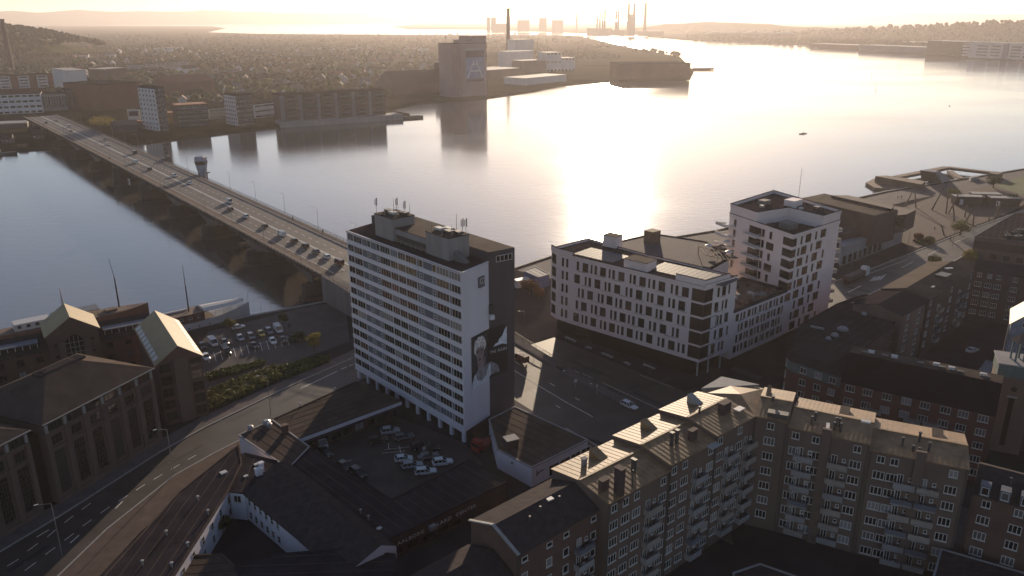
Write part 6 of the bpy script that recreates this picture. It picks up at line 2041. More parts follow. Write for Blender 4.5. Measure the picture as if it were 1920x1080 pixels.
# ------------------------------------------------------------------ street furniture
for x, y, tall, lb in ((326, 891, 1.15, 'street lamp casting a long shadow on the left road'), (117, 1042, 1.15, 'street lamp at the lower left beside the offices'), (508, 778, 1.1, 'street lamp by the shrub bed near the annex'),
                       (1118, 800, 1.05, 'street lamp beside the paved strip before the workshop'), (1698, 487, 1.2, 'street lamp on the waterfront road near the culture house'), (1675, 552, 1.2, 'street lamp on the waterfront road beside the dark terrace'), (1785, 462, 1.3, 'street lamp on the waterfront road by the plaza'), (491, 597, .6, 'quayside lamp beside the ship bow'), (1597, 502, .9, 'street lamp on the verge by the culture house')):
    p = at(x, y)
    lamp((p.x, p.y, 0), 2.2 if x < 600 else .8, lb, None, tall)
for x, y, lb in ((1079, 730, 'square white sign on a post in the boulevard'), (1119, 740, 'narrow white traffic sign beside the boulevard lanes')):
    p = at(x, y)
    t = Thing('traffic_sign', lb, 'sign', (p.x, p.y, 0))
    t.part('post', MB().tube((p.x, p.y, 0), (p.x, p.y, 3.2), .06, .06, 6), M['steel'])
    t.part('plate', MB().box((p.x, p.y - .08, 2.5), (.9 if 'square' in lb else .45, .06, .9), .4), M['frame'])
# parked-plant barrier benches before the modern block
for x0, y0, x1, y1, lb in ((1060, 632, 1080, 641, 'pale bench nearest the curved end of the modern block'), (1099, 650, 1109, 654, 'small pale bench second from the curved end'), (1128, 662, 1149, 671, 'long pale bench in the middle of the row'), (1171, 679, 1181, 684, 'short pale bench next to the last'), (1206, 683, 1228, 692, 'pale bench nearest the corner columns')):
    a, b = at(x0, y0, .4), at(x1, y1, .4)
    t = Thing('bench', lb, 'bench', (a.x, a.y, 0), 'benches before the modern block')
    t.part('seat', MB().bar(V(a.x, a.y, .5), V(b.x, b.y, .5), .9, .16), M['kerb'])
    for f in (.12, .88):
        q = lerp(a, b, f)
        t.part('leg', MB().box((q.x, q.y, .21), (.25, .7, .42), dirz(a, b)), M['concrete'])
# leaning timber poles on the plaza
def z6(x, y): return 1480 + x / 4.1545, 300 + y / 4.1545
poles = [(900, 360, 935, 250), (985, 370, 965, 265), (1110, 390, 1165, 225), (1220, 420, 1205, 205), (1240, 415, 1285, 275), (1285, 480, 1245, 310), (1365, 445, 1372, 360), (1370, 485, 1405, 405), (1430, 510, 1428, 440), (1205, 585, 1178, 515), (1470, 360, 1500, 280), (1590, 470, 1610, 340), (1630, 450, 1605, 345), (1550, 480, 1560, 430), (1335, 345, 1335, 300)]
for k, (x0, y0, x1, y1) in enumerate(poles):
    a = at(*z6(x0, y0))
    hgt = (y0 - y1) / 4.1545 / (FP / (a.length * 1.02))
    # picture lean becomes a sideways lean at the pole's own distance
    dx = (x1 - x0) / 4.1545 / (FP / (a.length * 1.02))
    single('timber_pole', MB().tube((a.x, a.y, 0), (a.x + dx, a.y + rnd.uniform(-1, 1), hgt * 1.0), .38, .28, 7), M['wood'], 'leaning timber pole on the plaza, %s from the left' % ORD[sorted(q[0] for q in poles).index(x0)], 'pole', (a.x, a.y, 0), 'timber poles on the plaza')
for k, (x, y, lb) in enumerate(((1812, 383, 'rust-red kiosk nearest the timber poles'), (1845, 378, 'rust-red kiosk in the middle of three'), (1880, 386, 'rust-red kiosk farthest right of three'))):
    p = at(x, y)
    t = Thing('kiosk', lb, 'kiosk', (p.x, p.y, 0))
    t.part('wall', MB().box((p.x, p.y, 2.2), (14, 5, 4.4), -.15), M['brickdk'])
    t.part('roof', MB().box((p.x, p.y, 4.5), (14.6, 5.6, .25), -.15), M['kerb'])
    t.part('door', MB().box((p.x - 4, p.y - 2.1, 1.6), (1.6, .3, 2.8), -.15), M['frame'])
# harbour bath: floating decks round two pools
hb_ = Thing('harbour_bath', 'floating timber harbour bath with sloping tower and two pools', 'harbour bath', at(1740, 345, -1))
def zp(lst, z): return [at(*z6(x, y), z) for x, y in lst]
hb_.part('deck', MB().prism(zp([(595, 175), (690, 130), (830, 140), (1040, 165), (1100, 190), (1250, 150), (1330, 165), (1560, 110), (1660, 100), (1700, 120), (1380, 190), (1240, 220), (1030, 240), (660, 215)], -.6), WZ - .5, -.6), M['wood'])
hb_.part('cabin', MB().prism(zp([(670, 125), (760, 120), (1060, 165), (1030, 190)], 3.2), -.6, 3.2), M['wood'])
hb_.part('outer_walkway', MB().bar(at(*z6(830, 138), .3), at(*z6(1230, 62), .3), 4.5, 1.6).bar(at(*z6(1230, 62), .3), at(*z6(1600, 105), .3), 4.5, 1.58), M['wood'])
hb_.part('sloping_tower', MB().loft([zp([(1030, 160), (1200, 190), (1250, 150), (1100, 130)], -.6), zp([(1018, 80), (1130, 95), (1170, 85), (1080, 70)], 7.5)]), M['panel'])
hb_.part('inner_walkway', MB().bar(at(*z6(1250, 90), 0), at(*z6(1340, 150), 0), 3.5, 1.2), M['wood'])
hb_.part('end_cabin', MB().prism(zp([(1550, 100), (1600, 88), (1665, 98), (1620, 112)], 3.4), -.6, 3.4), M['wood'])
hb_.part('sauna', MB().prism(zp([(1405, 130), (1470, 118), (1480, 126), (1415, 140)], 2), -.6, 2), M['concrete'])
# people: a few tiny walkers
def person(p, rz, label, top, name='person', scale=1.0):
    """one continuous skin mesh, mid-stride"""
    key = 'person_' + top
    if key not in _mats:
        pass
    J = [(0, 0, .95), (0, 0, 1.2), (0, 0, 1.42), (0, 0, 1.52), (.02, 0, 1.66),            # pelvis .. head
         (0, .1, .92), (.14, .1, .5), (.02, .1, .08), (.16, .1, .03),                    # left leg
         (0, -.1, .92), (-.08, -.1, .5), (-.28, -.1, .1), (-.14, -.1, .03),              # right leg
         (0, .2, 1.38), (-.08, .25, 1.1), (.06, .26, .86), (0, -.2, 1.38), (.1, -.25, 1.1), (.22, -.26, .9)]
    E_ = [(0, 1), (1, 2), (2, 3), (3, 4), (0, 5), (5, 6), (6, 7), (7, 8), (0, 9), (9, 10), (10, 11), (11, 12), (2, 13), (13, 14), (14, 15), (2, 16), (16, 17), (17, 18)]
    R_ = [.15, .14, .15, .06, .11, .1, .07, .05, .045, .1, .07, .05, .045, .07, .05, .04, .07, .05, .04]
    me = bpy.data.meshes.get(key)
    if me is None:
        src = bpy.data.meshes.new('skeleton')
        src.from_pydata(J, E_, [])
        o = bpy.data.objects.new('skeleton', src); COL.objects.link(o)
        md = o.modifiers.new('skin', 'SKIN')
        for i, v in enumerate(src.skin_vertices[0].data):
            v.radius = (R_[i], R_[i]); v.use_root = i == 0
        dg = bpy.context.evaluated_depsgraph_get()
        me = bpy.data.meshes.new_from_object(o.evaluated_get(dg))
        me.name = key
        bpy.data.objects.remove(o)
        me.materials.clear()
        me.materials.append(mat('cloth_' + top, {'dark': (0.02, 0.02, 0.025), 'grey': (0.12, 0.12, 0.13), 'red': (0.2, 0.04, 0.03)}[top], .9, .1))
    return tag(link(name, me, None, p, rz), label, 'person', None)
for s, o, top, lb in ((-64, 25.2, 'dark', 'person in dark clothes walking on the far bridge footway'), (-92, 25, 'grey', 'person in grey walking on the far bridge footway'), (-196, 2.2, 'dark', 'person in dark clothes on the near bridge footway'), (-305, 2.0, 'red', 'person in red on the near bridge footway')):
    person(br(s, o, bz(s) + .16), bzr, lb, top)
for x, y, top, lb in ((1683, 373, 'dark', 'person in dark clothes on the promenade behind the culture house'), (1690, 372, 'grey', 'person in grey on the promenade beside another walker'), (1752, 432, 'dark', 'person standing at the corner of the plaza'), (1782, 451, 'dark', 'person waiting by the waterfront road'), (543, 617, 'dark', 'person standing beside the white van on the quay')):
    p = at(x, y)
    person((p.x, p.y, .1), rnd.uniform(0, 6), lb, top)
# ------------------------------------------------------------------ near trees, shrubs and hedges
def leafmat(name, col, tr=0.25):
    m = bpy.data.materials.new(name)
    m.use_nodes = True
    n = m.node_tree
    b = n.nodes['Principled BSDF']
    b.inputs['Roughness'].default_value = 0.75
    b.inputs['Specular IOR Level'].default_value = 0.2
    tc = n.nodes.new('ShaderNodeTexCoord')
    t = n.nodes.new('ShaderNodeTexNoise'); t.inputs['Scale'].default_value = 0.7; t.inputs['Detail'].default_value = 3
    n.links.new(tc.outputs['Object'], t.inputs['Vector'])
    oi = n.nodes.new('ShaderNodeObjectInfo')
    ad = n.nodes.new('ShaderNodeMath'); ad.operation = 'MULTIPLY_ADD'; ad.inputs[1].default_value = 0.35
    n.links.new(oi.outputs['Random'], ad.inputs[0]); n.links.new(t.outputs[0], ad.inputs[2])
    cr = n.nodes.new('ShaderNodeValToRGB')
    cr.color_ramp.elements[0].position, cr.color_ramp.elements[0].color = .35, (*[c * .6 for c in col], 1)
    cr.color_ramp.elements[1].position, cr.color_ramp.elements[1].color = .95, (*[min(1, c * 1.45) for c in col], 1)
    n.links.new(ad.outputs[0], cr.inputs[0]); n.links.new(cr.outputs[0], b.inputs['Base Color'])
    ts = n.nodes.new('ShaderNodeBsdfTranslucent')
    n.links.new(cr.outputs[0], ts.inputs[0])
    mx = n.nodes.new('ShaderNodeMixShader'); mx.inputs[0].default_value = tr
    n.links.new(b.outputs[0], mx.inputs[1]); n.links.new(ts.outputs[0], mx.inputs[2])
    n.links.new(mx.outputs[0], n.nodes['Material Output'].inputs[0])
    return m
LF = {'green': leafmat('leaf_green', (0.065, 0.085, 0.024)), 'olive': leafmat('leaf_olive', (0.115, 0.115, 0.028)), 'yellow': leafmat('leaf_yellow', (0.19, 0.145, 0.03)), 'dark': leafmat('leaf_dark', (0.036, 0.045, 0.022)), 'rust': leafmat('leaf_rust', (0.12, 0.05, 0.025))}
def leafball(mb, c, r, n, size, rg, flat=1.0):
    """n small leaf faces through the outer half of a lumpy ball"""
    for _ in range(n):
        v = Vector((rg.gauss(0, 1), rg.gauss(0, 1), rg.gauss(0, 1))).normalized()
        k = rg.uniform(.55, 1.0) ** .6
        p = Vector(c) + Vector((v.x * r * k, v.y * r * k, v.z * r * k * flat))
        a = Vector((rg.gauss(0, 1), rg.gauss(0, 1), rg.gauss(0, 1) * .6)).normalized()
        b = a.cross(v if abs(a.dot(v)) < .95 else Vector((0, 0, 1))).normalized()
        s = size * rg.uniform(.6, 1.3)
        mb.face([p - a * s, p + b * s * .6, p + a * s, p - b * s * .6])
def treeproto(seed, h, r, n, leaf, size):
    rg = random.Random(seed)
    tk = MB()
    tk.tube((0, 0, 0), (0, 0, h * .45), r * .09, r * .06, 7)
    cr = MB()
    for k in range(9):
        a = 2 * math.pi * k / 9 + rg.uniform(-.3, .3)
        z = h * rg.uniform(.45, .85)
        rr = r * rg.uniform(.35, .62)
        c = (math.cos(a) * rr, math.sin(a) * rr, z)
        tk.tube((0, 0, h * .4), c, r * .035, r * .012, 5)
        leafball(cr, c, r * rg.uniform(.34, .5), n // 10, size, rg, .85)
    leafball(cr, (0, 0, h * .8), r * .5, n // 8, size, rg)
    return tk.mesh('trunk', M['wood']), cr
def tree(p, h, r, n, leaf, size, label, seed, name='tree', group=None, cat='tree'):
    tk, cr = treeproto(seed, h, r, n, leaf, size)
    e = tag(link(name, None, None, p), label, cat, group)
    link('trunk', tk, e); link('crown', cr.mesh('crown', LF[leaf]), e)
    return e
for x, y, h, r, leaf, lb, nm in ((590, 657, 5.5, 2.4, 'yellow', 'yellow-leaved tree at the end of the waterside car park', 'tree'), (433, 622, 4.2, 2.3, 'olive', 'olive green tree beside the white ship', 'tree'), (533, 612, 4.6, 1.7, 'dark', 'small dark tree on the quay behind the white van', 'tree'),
                                 (560, 640, 2.6, 2.7, 'dark', 'dark round bush at the end of the upper car row', 'bush'), (1750, 500, 4.5, 3.0, 'yellow', 'yellow-green tree beside the waterfront road and dark terrace', 'tree'), (1800, 440, 5.5, 5.0, 'olive', 'wide olive tree on the plaza edge', 'tree'),
                                 (1818, 488, 4.0, 3.2, 'yellow', 'low yellow-green tree before the ochre hall', 'tree'), (1784, 375, 6.0, 4.0, 'olive', 'loose olive tree near the harbour bath', 'tree'), (1862, 352, 6.0, 5.0, 'dark', 'dark tree at the edge of the lawn', 'tree'), (1900, 385, 5.5, 4.5, 'dark', 'dark tree beside the rust-red kiosk', 'tree'),
                                 (992, 553, 5.0, 3.6, 'rust', 'rust-coloured tree beside the ramp below the blue pavilion', 'tree'), (1010, 560, 4.0, 2.6, 'rust', 'smaller rust-coloured tree by the modern block end', 'tree'), (1742, 455, 2.6, 2.4, 'olive', 'low planter shrub nearest the culture house', 'bush'), (1722, 448, 2.2, 2.6, 'rust', 'reddish planter shrub by the culture house corner', 'bush')):
    p = at(x, y)
    tree((p.x, p.y, 0), h, r, 1700, leaf, .16 + .02 * r, lb, int(x), nm, None, nm)
for x, y, h, r, lb in ((420, 1000, 3.5, 2.0, 'dark shrub in the small white-walled courtyard'),):
    p = at(x, y)
    tree((p.x, p.y, 0), h, r, 1700, 'dark', .2 + .02 * r, lb, int(x), 'tree', None, 'tree')
def hedge(px, h, leaf, label, n, name='hedge', size=.3):
    q = [at(x, y) for x, y in px]
    c = sum(q, Vector()) / len(q)
    rg = random.Random(int(px[0][0]))
    t = Thing(name, label, 'hedge', (c.x, c.y, 0))
    def inside(x, y):
        r = False
        for a, b in zip(q, q[1:] + q[:1]):
            if (a.y > y) != (b.y > y) and x < (b.x - a.x) * (y - a.y) / (b.y - a.y) + a.x:
                r = not r
        return r
    xs, ys = [p.x for p in q], [p.y for p in q]
    cr = MB()
    made = 0
    while made < n:
        x, y = rg.uniform(min(xs), max(xs)), rg.uniform(min(ys), max(ys))
        if not inside(x, y): continue
        hh = h * (.75 + .5 * noise.noise((x * .45, y * .45, 2.2)) + .25 * noise.noise((x * 1.3, y * 1.3, 5)))
        leafball(cr, (x, y, max(.2, hh - .35)), .55, 13, size, rg, .7)
        made += 1
    t.part('foliage', cr, LF[leaf])
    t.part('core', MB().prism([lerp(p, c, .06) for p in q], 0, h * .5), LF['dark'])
hedge([(384, 742), (470, 705), (520, 690), (528, 712), (460, 742), (400, 770), (388, 768)], 1.7, 'olive', 'large bed of lit green shrubs beside the left road', 620)
hedge([(386, 706), (440, 692), (497, 678), (499, 684), (440, 703), (388, 716)], 1.5, 'green', 'long clipped hedge along the car park edge', 230)
hedge([(523, 690), (570, 679), (614, 669), (619, 679), (575, 697), (538, 712)], 1.6, 'green', 'short dark hedge between car park exit and pavement', 280)
hedge([(1710, 452), (1730, 447), (1752, 456), (1738, 463)], 1.2, 'olive', 'low planting bed by the plaza corner', 80)
for k, (x0, y0, x1, y1) in enumerate(((1408, 560, 1470, 540), (1400, 575, 1440, 565), (1430, 548, 1480, 535))):
    pass
# planting on the wing terrace
rg = random.Random(3)
tp = Thing('roof_planting', 'reddish shrubs planted on the roof terrace of the low wing', 'planting', (66, 216, 15.7))
m = MB()
for k in range(60):
    f, g = rg.uniform(.08, .92), rg.uniform(.12, .85)
    p = lerp(MW, MS, f) - nW * 15 * g
    leafball(m, (p.x, p.y, 16.1), rg.uniform(.4, .8), 16, .22, rg, .7)
tp.part('foliage', m, LF['rust'])
# ------------------------------------------------------------------ the far shore
FAR = []                                   # (x, y, r) kept clear of trees and houses
_fw = {}
def farwin(w, h, gl='glass', fr='frame'):
    k = (w, h, gl, fr)
    if k not in _fw:
        m = MB()
        m.prism([(-w / 2, -.2), (w / 2, -.2), (w / 2, 0), (-w / 2, 0)], -h / 2, h / 2, 0)
        m.prism([(-w / 2 + .2, -.26), (w / 2 - .2, -.26), (w / 2 - .2, -.21), (-w / 2 + .2, -.21)], -h / 2 + .2, h / 2 - .2, 1)
        _fw[k] = m.mesh('window', [M[fr], M[gl]])
    return _fw[k]
def fblock(label, b0, b1, h, depth, wall, roof, rows=0, cols=0, ww=2.0, wh_=1.4, side=None, cat='building', name='building', z0=0.0, gableroof=0.0, gl='glass', fr='frame', parap=.8, balc=0, top=1.8, keep=True, sideL=None):
    """block standing on the ground between pixels b0 and b1 (front edge)"""
    a, b = at(b0[0], b0[1], z0), at(b1[0], b1[1], z0)
    a, b = V(a.x, a.y), V(b.x, b.y)
    n, d, L = outw(a, b), (b - a).normalized(), dist(a, b)
    q = [a, b, b - n * depth, a - n * depth]
    c = sum(q, Vector()) / 4
    FAR.append((c.x, c.y, max(L, depth) * .62))
    t = Thing(name, label, cat, (c.x, c.y, z0))
    t.part('wall', MB().prism(q, z0, z0 + h), wall)
    if gableroof:
        gable(t, *q, z0 + h, gableroof, .4, roof, .25, wall)
    else:
        t.part('roof', MB().prism([lerp(p, c, -.01) for p in q], z0 + h, z0 + h + parap), roof)
    rz = math.atan2(d.y, d.x)
    if rows:
        wm = farwin(ww, wh_, gl, fr)
        for j in range(rows):
            z = z0 + h - top - (h - top - 1.5) * j / max(1, rows - 1) if rows > 1 else z0 + h - top
            for i in range(cols):
                p = lerp(a, b, (i + .5) / cols)
                t.put('window', wm, (p.x, p.y, z), rz)
    for sd, e0, e1 in ((side, q[1], q[2]), (sideL, q[3], q[0])):
        if sd:
            r_, c_ = sd
            wm = farwin(ww, wh_, gl, fr)
            rz2 = math.atan2((e1 - e0).y, (e1 - e0).x)
            for j in range(r_):
                z = z0 + h - top - (h - top - 1.5) * j / max(1, r_ - 1)
                for i in range(c_):
                    p = lerp(e0, e1, (i + .5) / c_)
                    t.put('window', wm, (p.x, p.y, z), rz2)
    if balc:
        for j in range(balc):
            z = z0 + h - 3.2 - (h - 5) * j / max(1, balc - 1)
            t.part('balcony_band', MB().bar(lerp(a, b, .04) + n * .6 + V(0, 0, z), lerp(a, b, .96) + n * .6 + V(0, 0, z), 1.3, 1.1), M['panel'])
    return t, q
wb, gb_, rb = M['concrete'], M['darkgrey'] if 'darkgrey' in M else mat('dark_grey_brick', (0.07, 0.06, 0.068), .85, .2, .1), M['brickred']
fwhite = mat('far_white_render', (0.52, 0.49, 0.5), .85, .12, .05)
fcream = mat('far_cream_render', (0.48, 0.42, 0.30), .85, .12, .05)
fbrick = mat('far_brick', (0.15, 0.07, 0.055), .85, .2, .05)
fdark = mat('far_dark_brick', (0.085, 0.062, 0.062), .85, .2, .05)
forange = mat('far_orange_roof', (0.30, 0.12, 0.05), .8, .2, .1)
# towers and blocks on the quay
t, q = fblock('slim dark tower block with pale windowed flank nearest the bridge', (301, 248), (318, 246), 36.5, 26, fdark, M['roofdark'], 9, 3, 1.8, 1.6, name='tower_block', balc=0)
# its white flank, turned to the left
def flank(t, q, h, rows, cols, z0=0.0):
    e0, e1 = q[3], q[0]
    n = outw(e0, e1, .3)
    t.part('white_flank', MB().prism([e0 + n, e1 + n, e1, e0], z0 + 1, z0 + h - 1), fwhite)
    rz2 = math.atan2((e1 - e0).y, (e1 - e0).x)
    for j in range(rows):
        for i in range(cols):
            p = lerp(e0, e1, (i + .5) / cols) + n
            t.put('window', farwin(1.5, 1.6, 'glass', 'panel'), (p.x, p.y, z0 + 3 + (h - 6) * j / (rows - 1)), rz2)
flank(t, q, 36.5, 9, 5)
for z in range(8):
    p = lerp(q[0], q[1], .5) + outw(q[0], q[1], .8)
    t.part('balcony', MB().box((p.x, p.y, 4 + z * 4), (5, 1.8, 1.1), math.atan2((q[1] - q[0]).y, (q[1] - q[0]).x)), M['panel'])
t, q = fblock('second dark tower block with white windowed flank', (447, 238), (478, 235), 27.5, 22, fdark, M['roofdark'], 7, 5, 1.8, 1.6, name='tower_block')
flank(t, q, 27.5, 7, 6)
t, q = fblock('square brick block with orange roof edge between the two towers', (335, 240), (393, 236), 19, 16, fdark, forange, 5, 6, 3.0, 1.6, name='apartment_block', balc=5)
fblock('small cream house right of the orange-edged block', (395, 224), (424, 221), 10, 12, fcream, M['roofdark'], 2, 6, 1.4, 1.5, name='house')
fblock('ochre low building behind the slim tower', (318, 232), (335, 230), 9, 12, mat('far_ochre', (0.34, 0.2, 0.07), .85, .2, .1), forange, 2, 2, 1.6, 1.4)
fblock('white office with strip windows behind the second tower', (480, 222), (526, 216), 13, 22, fwhite, M['roofdark'], 3, 5, 6.0, 1.3, fr='dkframe')
t, q = fblock('long seven-storey dark apartment block standing along the quay', (530, 233), (724, 220), 25.5, 24, fdark, M['roofdark'], 0, 0, name='apartment_block', side=(6, 3))
n, d, L = outw(q[0], q[1]), (q[1] - q[0]).normalized(), dist(q[0], q[1])
for k in range(6):
    f = (k + .06) / 6
    p = lerp(q[0], q[1], f) + n * .3
    t.part('stair_core', MB().box((p.x, p.y, 12.5), (3.2, 1.6, 25.6), math.atan2(d.y, d.x)), mat('far_grey_panel', (0.17, 0.16, 0.175), .8, .2, .1))
    for j in range(6):
        p0, p1 = lerp(q[0], q[1], (k + .2) / 6), lerp(q[0], q[1], (k + .95) / 6)
        z = 3.5 + 3.7 * j
        t.part('balcony', MB().bar(p0 + n * .9 + V(0, 0, z), p1 + n * .9 + V(0, 0, z), 1.8, 1.0), M['panel'] if j % 2 else fdark)
        pm_ = lerp(p0, p1, .5)
        t.put('window', farwin(7.5, 1.7, 'glassd', 'dkframe'), (pm_.x, pm_.y, z + 1.7), math.atan2(d.y, d.x))
qb = MB().prism([q[0] + n * 9 - d * 4, q[1] + n * 9 + d * 14, q[1] - n * 10 + d * 14, q[0] - n * 10 - d * 4], WZ - 1, 3.0)
tag(link('quay_platform', qb.mesh('quay_platform', M['concrete'])), kind='structure')
jt = MB().prism([q[1] + n * 8 + d * 14, q[1] + n * 8 + d * 36, q[1] + n * 1 + d * 36, q[1] + n * 1 + d * 14], WZ - 1, .2)
tag(link('jetty', jt.mesh('jetty', M['wood'])), kind='structure')
# old town blocks at the bridge head
t, q = fblock('white office block with strip windows at the left bridge head', (-30, 216), (82, 211), 19, 30, fwhite, M['roofdark'], 4, 9, 4.2, 1.8, name='office_block', fr='dkframe')
fblock('pale grey block with closely set vertical fins beside the white office', (83, 209), (128, 206), 17, 25, wb, M['roofdark'], 1, 9, 1.2, 11, top=8, name='office_block', fr='panel')
fblock('brown balcony block left of the dark brick hall', (128, 205), (196, 200), 20, 25, fdark, M['roofdark'], 5, 9, 2.2, 1.6, name='apartment_block')
t, q = fblock('long white apartment row with dark red bays on the slope', (-40, 170), (135, 163), 18, 18, fbrick, M['roofdark'], 0, 0, name='apartment_block')
n, d = outw(q[0], q[1]), (q[1] - q[0]).normalized()
for k in range(5):
    p0, p1 = lerp(q[0], q[1], (k + .15) / 5), lerp(q[0], q[1], (k + .72) / 5)
    pm_ = lerp(p0, p1, .5)
    t.part('white_bay', MB().prism([p0 + n, p1 + n, p1, p0], 1, 17), fwhite)
    for j in range(4):
        t.put('window', farwin(dist(p0, p1) * .85 // 1, 1.7, 'glass', 'panel'), (pm_.x + n.x, pm_.y + n.y, 3.2 + 4 * j), math.atan2(d.y, d.x))
t, q = fblock('white high block with sunlit balconied end at the bridge head', (130, 172), (167, 170), 26, 70, fwhite, wb, 0, 0, name='tower_block', side=(5, 8), ww=6, wh_=2.6, gl='glassd', fr='frame')
fblock('dark red brick hall beside the bridge approach', (197, 208), (268, 200), 26, 60, fbrick, M['roofdark'], 0, 0, name='brick_hall')
fblock('long brick warehouse behind the slim tower', (320, 184), (405, 178), 18, 40, fbrick, M['roofred'], 0, 0, gableroof=7, name='warehouse')
fblock('flat grey school block among the trees', (268, 137), (352, 128), 14, 30, wb, M['roofdark'], 2, 10, 5, 2.2, name='school')
fblock('white flat house on the wooded slope', (292, 98), (338, 97), 10, 25, fwhite, M['kerb'], 1, 6, 6, 2, name='house')
fblock('dark block with pale roof behind the brick hall', (200, 157), (240, 153), 20, 30, fdark, wb, 0, 0)
fblock('low gabled hall with white gable among trees', (345, 140), (372, 137), 9, 14, fwhite, M['roofdark'], 0, 0, gableroof=5, name='hall')
t, q = fblock('low dark boat hall with curved roof by the bridge', (214, 250), (262, 247), 6, 22, fdark, M['wood'], 0, 0, gableroof=3, name='boat_hall')
t, q = fblock('low orange-roofed pavilion with square sign board', (240, 244), (270, 241), 6, 14, M['panel'], forange, 1, 5, 2.5, 2)
p = at(253, 228, 6)
t.part('sign_board', MB().box((p.x, p.y, 12), (10, .8, 9), .3), M['frame']); t.part('sign_face', MB().box((p.x, p.y - .6, 13), (7.5, .5, 4), .3), M['brickdk'])
for x, y, lb in ((12, 270, 'dark gabled boathouse at the left edge below the bridge'), (72, 262, 'dark gabled boathouse close to the bridge')):
    fblock(lb, (x - 10, y), (x + 12, y - 1), 4, 9, fdark, M['rooftile'], 1, 3, 1.5, 1.4, gableroof=3, name='boathouse')
p = at(22, 247)
fblock('long low white-roofed shed left of the bridge foot', (-10, 243), (52, 240), 4, 20, fdark, M['kerb'], name='shed')
for x, y, lb in ((52, 279, 'dark moored barge at the left harbour'), (2, 290, 'dark boat bow at the left edge')):
    p = at(x, y, WZ)
    t = Thing('barge', lb, 'boat', (p.x, p.y, WZ))
    rg2, d_, nn_, L_ = hullrings(V(p.x - 9, p.y - 2), V(p.x + 10, p.y + 3), 5, WZ + 1.5, WZ, .8, 10, WZ - .4)
    t.part('hull', MB().loft(rg2), M['dksteel']); t.part('deckhouse', MB().box((p.x - 3, p.y - .6, WZ + 2.6), (6, 3, 2), .3), M['wood'])
# silo with its printed banner
t, q = fblock('huge pinkish grain silo with square printed banner', (848, 183), (913, 178), 62, 26, mat('silo_concrete', (0.32, 0.215, 0.22), .9, .15, .03), M['roofdark'], 0, 0, name='grain_silo', cat='silo')
n, d, L = outw(q[0], q[1]), (q[1] - q[0]).normalized(), dist(q[0], q[1])
rz = math.atan2(d.y, d.x)
c = sum(q, Vector()) / 4
t.part('head_house', MB().prism([lerp(q[0], q[1], .58), lerp(q[0], q[1], .995), lerp(q[3], q[2], .995), lerp(q[3], q[2], .58)], 62.8, 71), mat('silo_concrete', (0, 0, 0)))
t.part('step_house', MB().prism([lerp(q[0], q[1], .42), lerp(q[0], q[1], .578), lerp(q[3], q[2], .578), lerp(q[3], q[2], .42)], 62.8, 66.5), mat('silo_concrete', (0, 0, 0)))
for k in range(9):
    p = lerp(q[0], q[1], .02 + .04 * k) + n * .2
    if k < 7: t.part('rib', MB().box((p.x, p.y, 31), (.8, .8, 62), rz), mat('silo_concrete', (0, 0, 0)))
bn = Thing('banner', 'square blue-grey printed banner hung on the silo front', 'banner', (lerp(q[0], q[1], .62).x, lerp(q[0], q[1], .62).y, 18))
def bq(x0, x1, z0, z1, e, mt, nm):
    bn.part(nm, MB().prism([lerp(q[0], q[1], x0) + n * e, lerp(q[0], q[1], x1) + n * e, lerp(q[0], q[1], x1) + n * (e - .1), lerp(q[0], q[1], x0) + n * (e - .1)], z0, z1), mt)
bq(.38, .93, 16, 57, .5, mat('banner_frame', (0.34, 0.3, 0.32), .8, .1, .1), 'backing')
bq(.40, .91, 17, 54, .7, mat('banner_blue', (0.22, 0.24, 0.36), .8, .4, .12), 'printed_sheet')
bq(.40, .91, 46, 54, .9, mat('banner_plum', (0.10, 0.06, 0.09), .8, .2, .1), 'printed_band'); bq(.40, .91, 17, 21, .9, mat('banner_plum', (0, 0, 0)), 'printed_band')
bpale = mat('banner_pale', (0.55, 0.52, 0.55), .8, .15, .1)
for k, (x0, z0, x1, z1) in enumerate(((.44, 22, .58, 38), (.86, 22, .72, 38), (.58, 38, .72, 38), (.58, 38, .62, 43), (.72, 38, .68, 43), (.53, 30, .77, 30))):
    a_, b_ = lerp(q[0], q[1], x0) + n * .95 + V(0, 0, z0), lerp(q[0], q[1], x1) + n * .95 + V(0, 0, z1)
    bn.part('printed_stroke', MB().bar(a_, b_, .1 if abs(z1 - z0) > 0 else .1, 1.6), bpale)
for f, h in ((.02, 12), (.62, 7), (.85, 8), (.95, 7)):
    p = lerp(q[0], q[1], f) - n * 12
    t.part('mast', MB().tube((p.x, p.y, 60 if f < .5 else 70), (p.x, p.y, (62 if f < .5 else 71) + h), .3, .15, 5), M['dksteel'])
fblock('dark sloping storage shed left of the silo', (742, 178), (846, 172), 13, 55, fdark, M['rooftile'], 0, 0, gableroof=14, name='storage_shed')
fblock('grey lean-to between storage shed and silo', (828, 170), (848, 169), 34, 20, fdark, M['roofdark'])
def chimney(px, base, top_y, r0, r1, label, mt, z0=0.0):
    p = at(px, base, z0)
    u_, v_ = (px - 960) / FP, (top_y - 540) / FP
    h = H - (SP + v_ * CP) / (CP - v_ * SP) * p.y
    t = Thing('chimney', label, 'chimney', (p.x, p.y, z0))
    t.part('shaft', MB().tube((p.x, p.y, z0), (p.x, p.y, h), r0, r1, 12), mt)
    t.part('rim', MB().tube((p.x, p.y, h), (p.x, p.y, h + (h - z0) * .025), r1 * 1.25, r1 * 1.25, 12), mt)
    FAR.append((p.x, p.y, r0 * 3))
    return t
cbr = mat('chimney_brick', (0.07, 0.045, 0.045), .85, .2, .1)
chimney(953, 118, 18, 5.0, 3.2, 'tall dark chimney standing behind the white factory', cbr)
chimney(22, 132, 38, 5.4, 3.4, 'tall dark chimney before the wooded hill at the left edge', cbr)
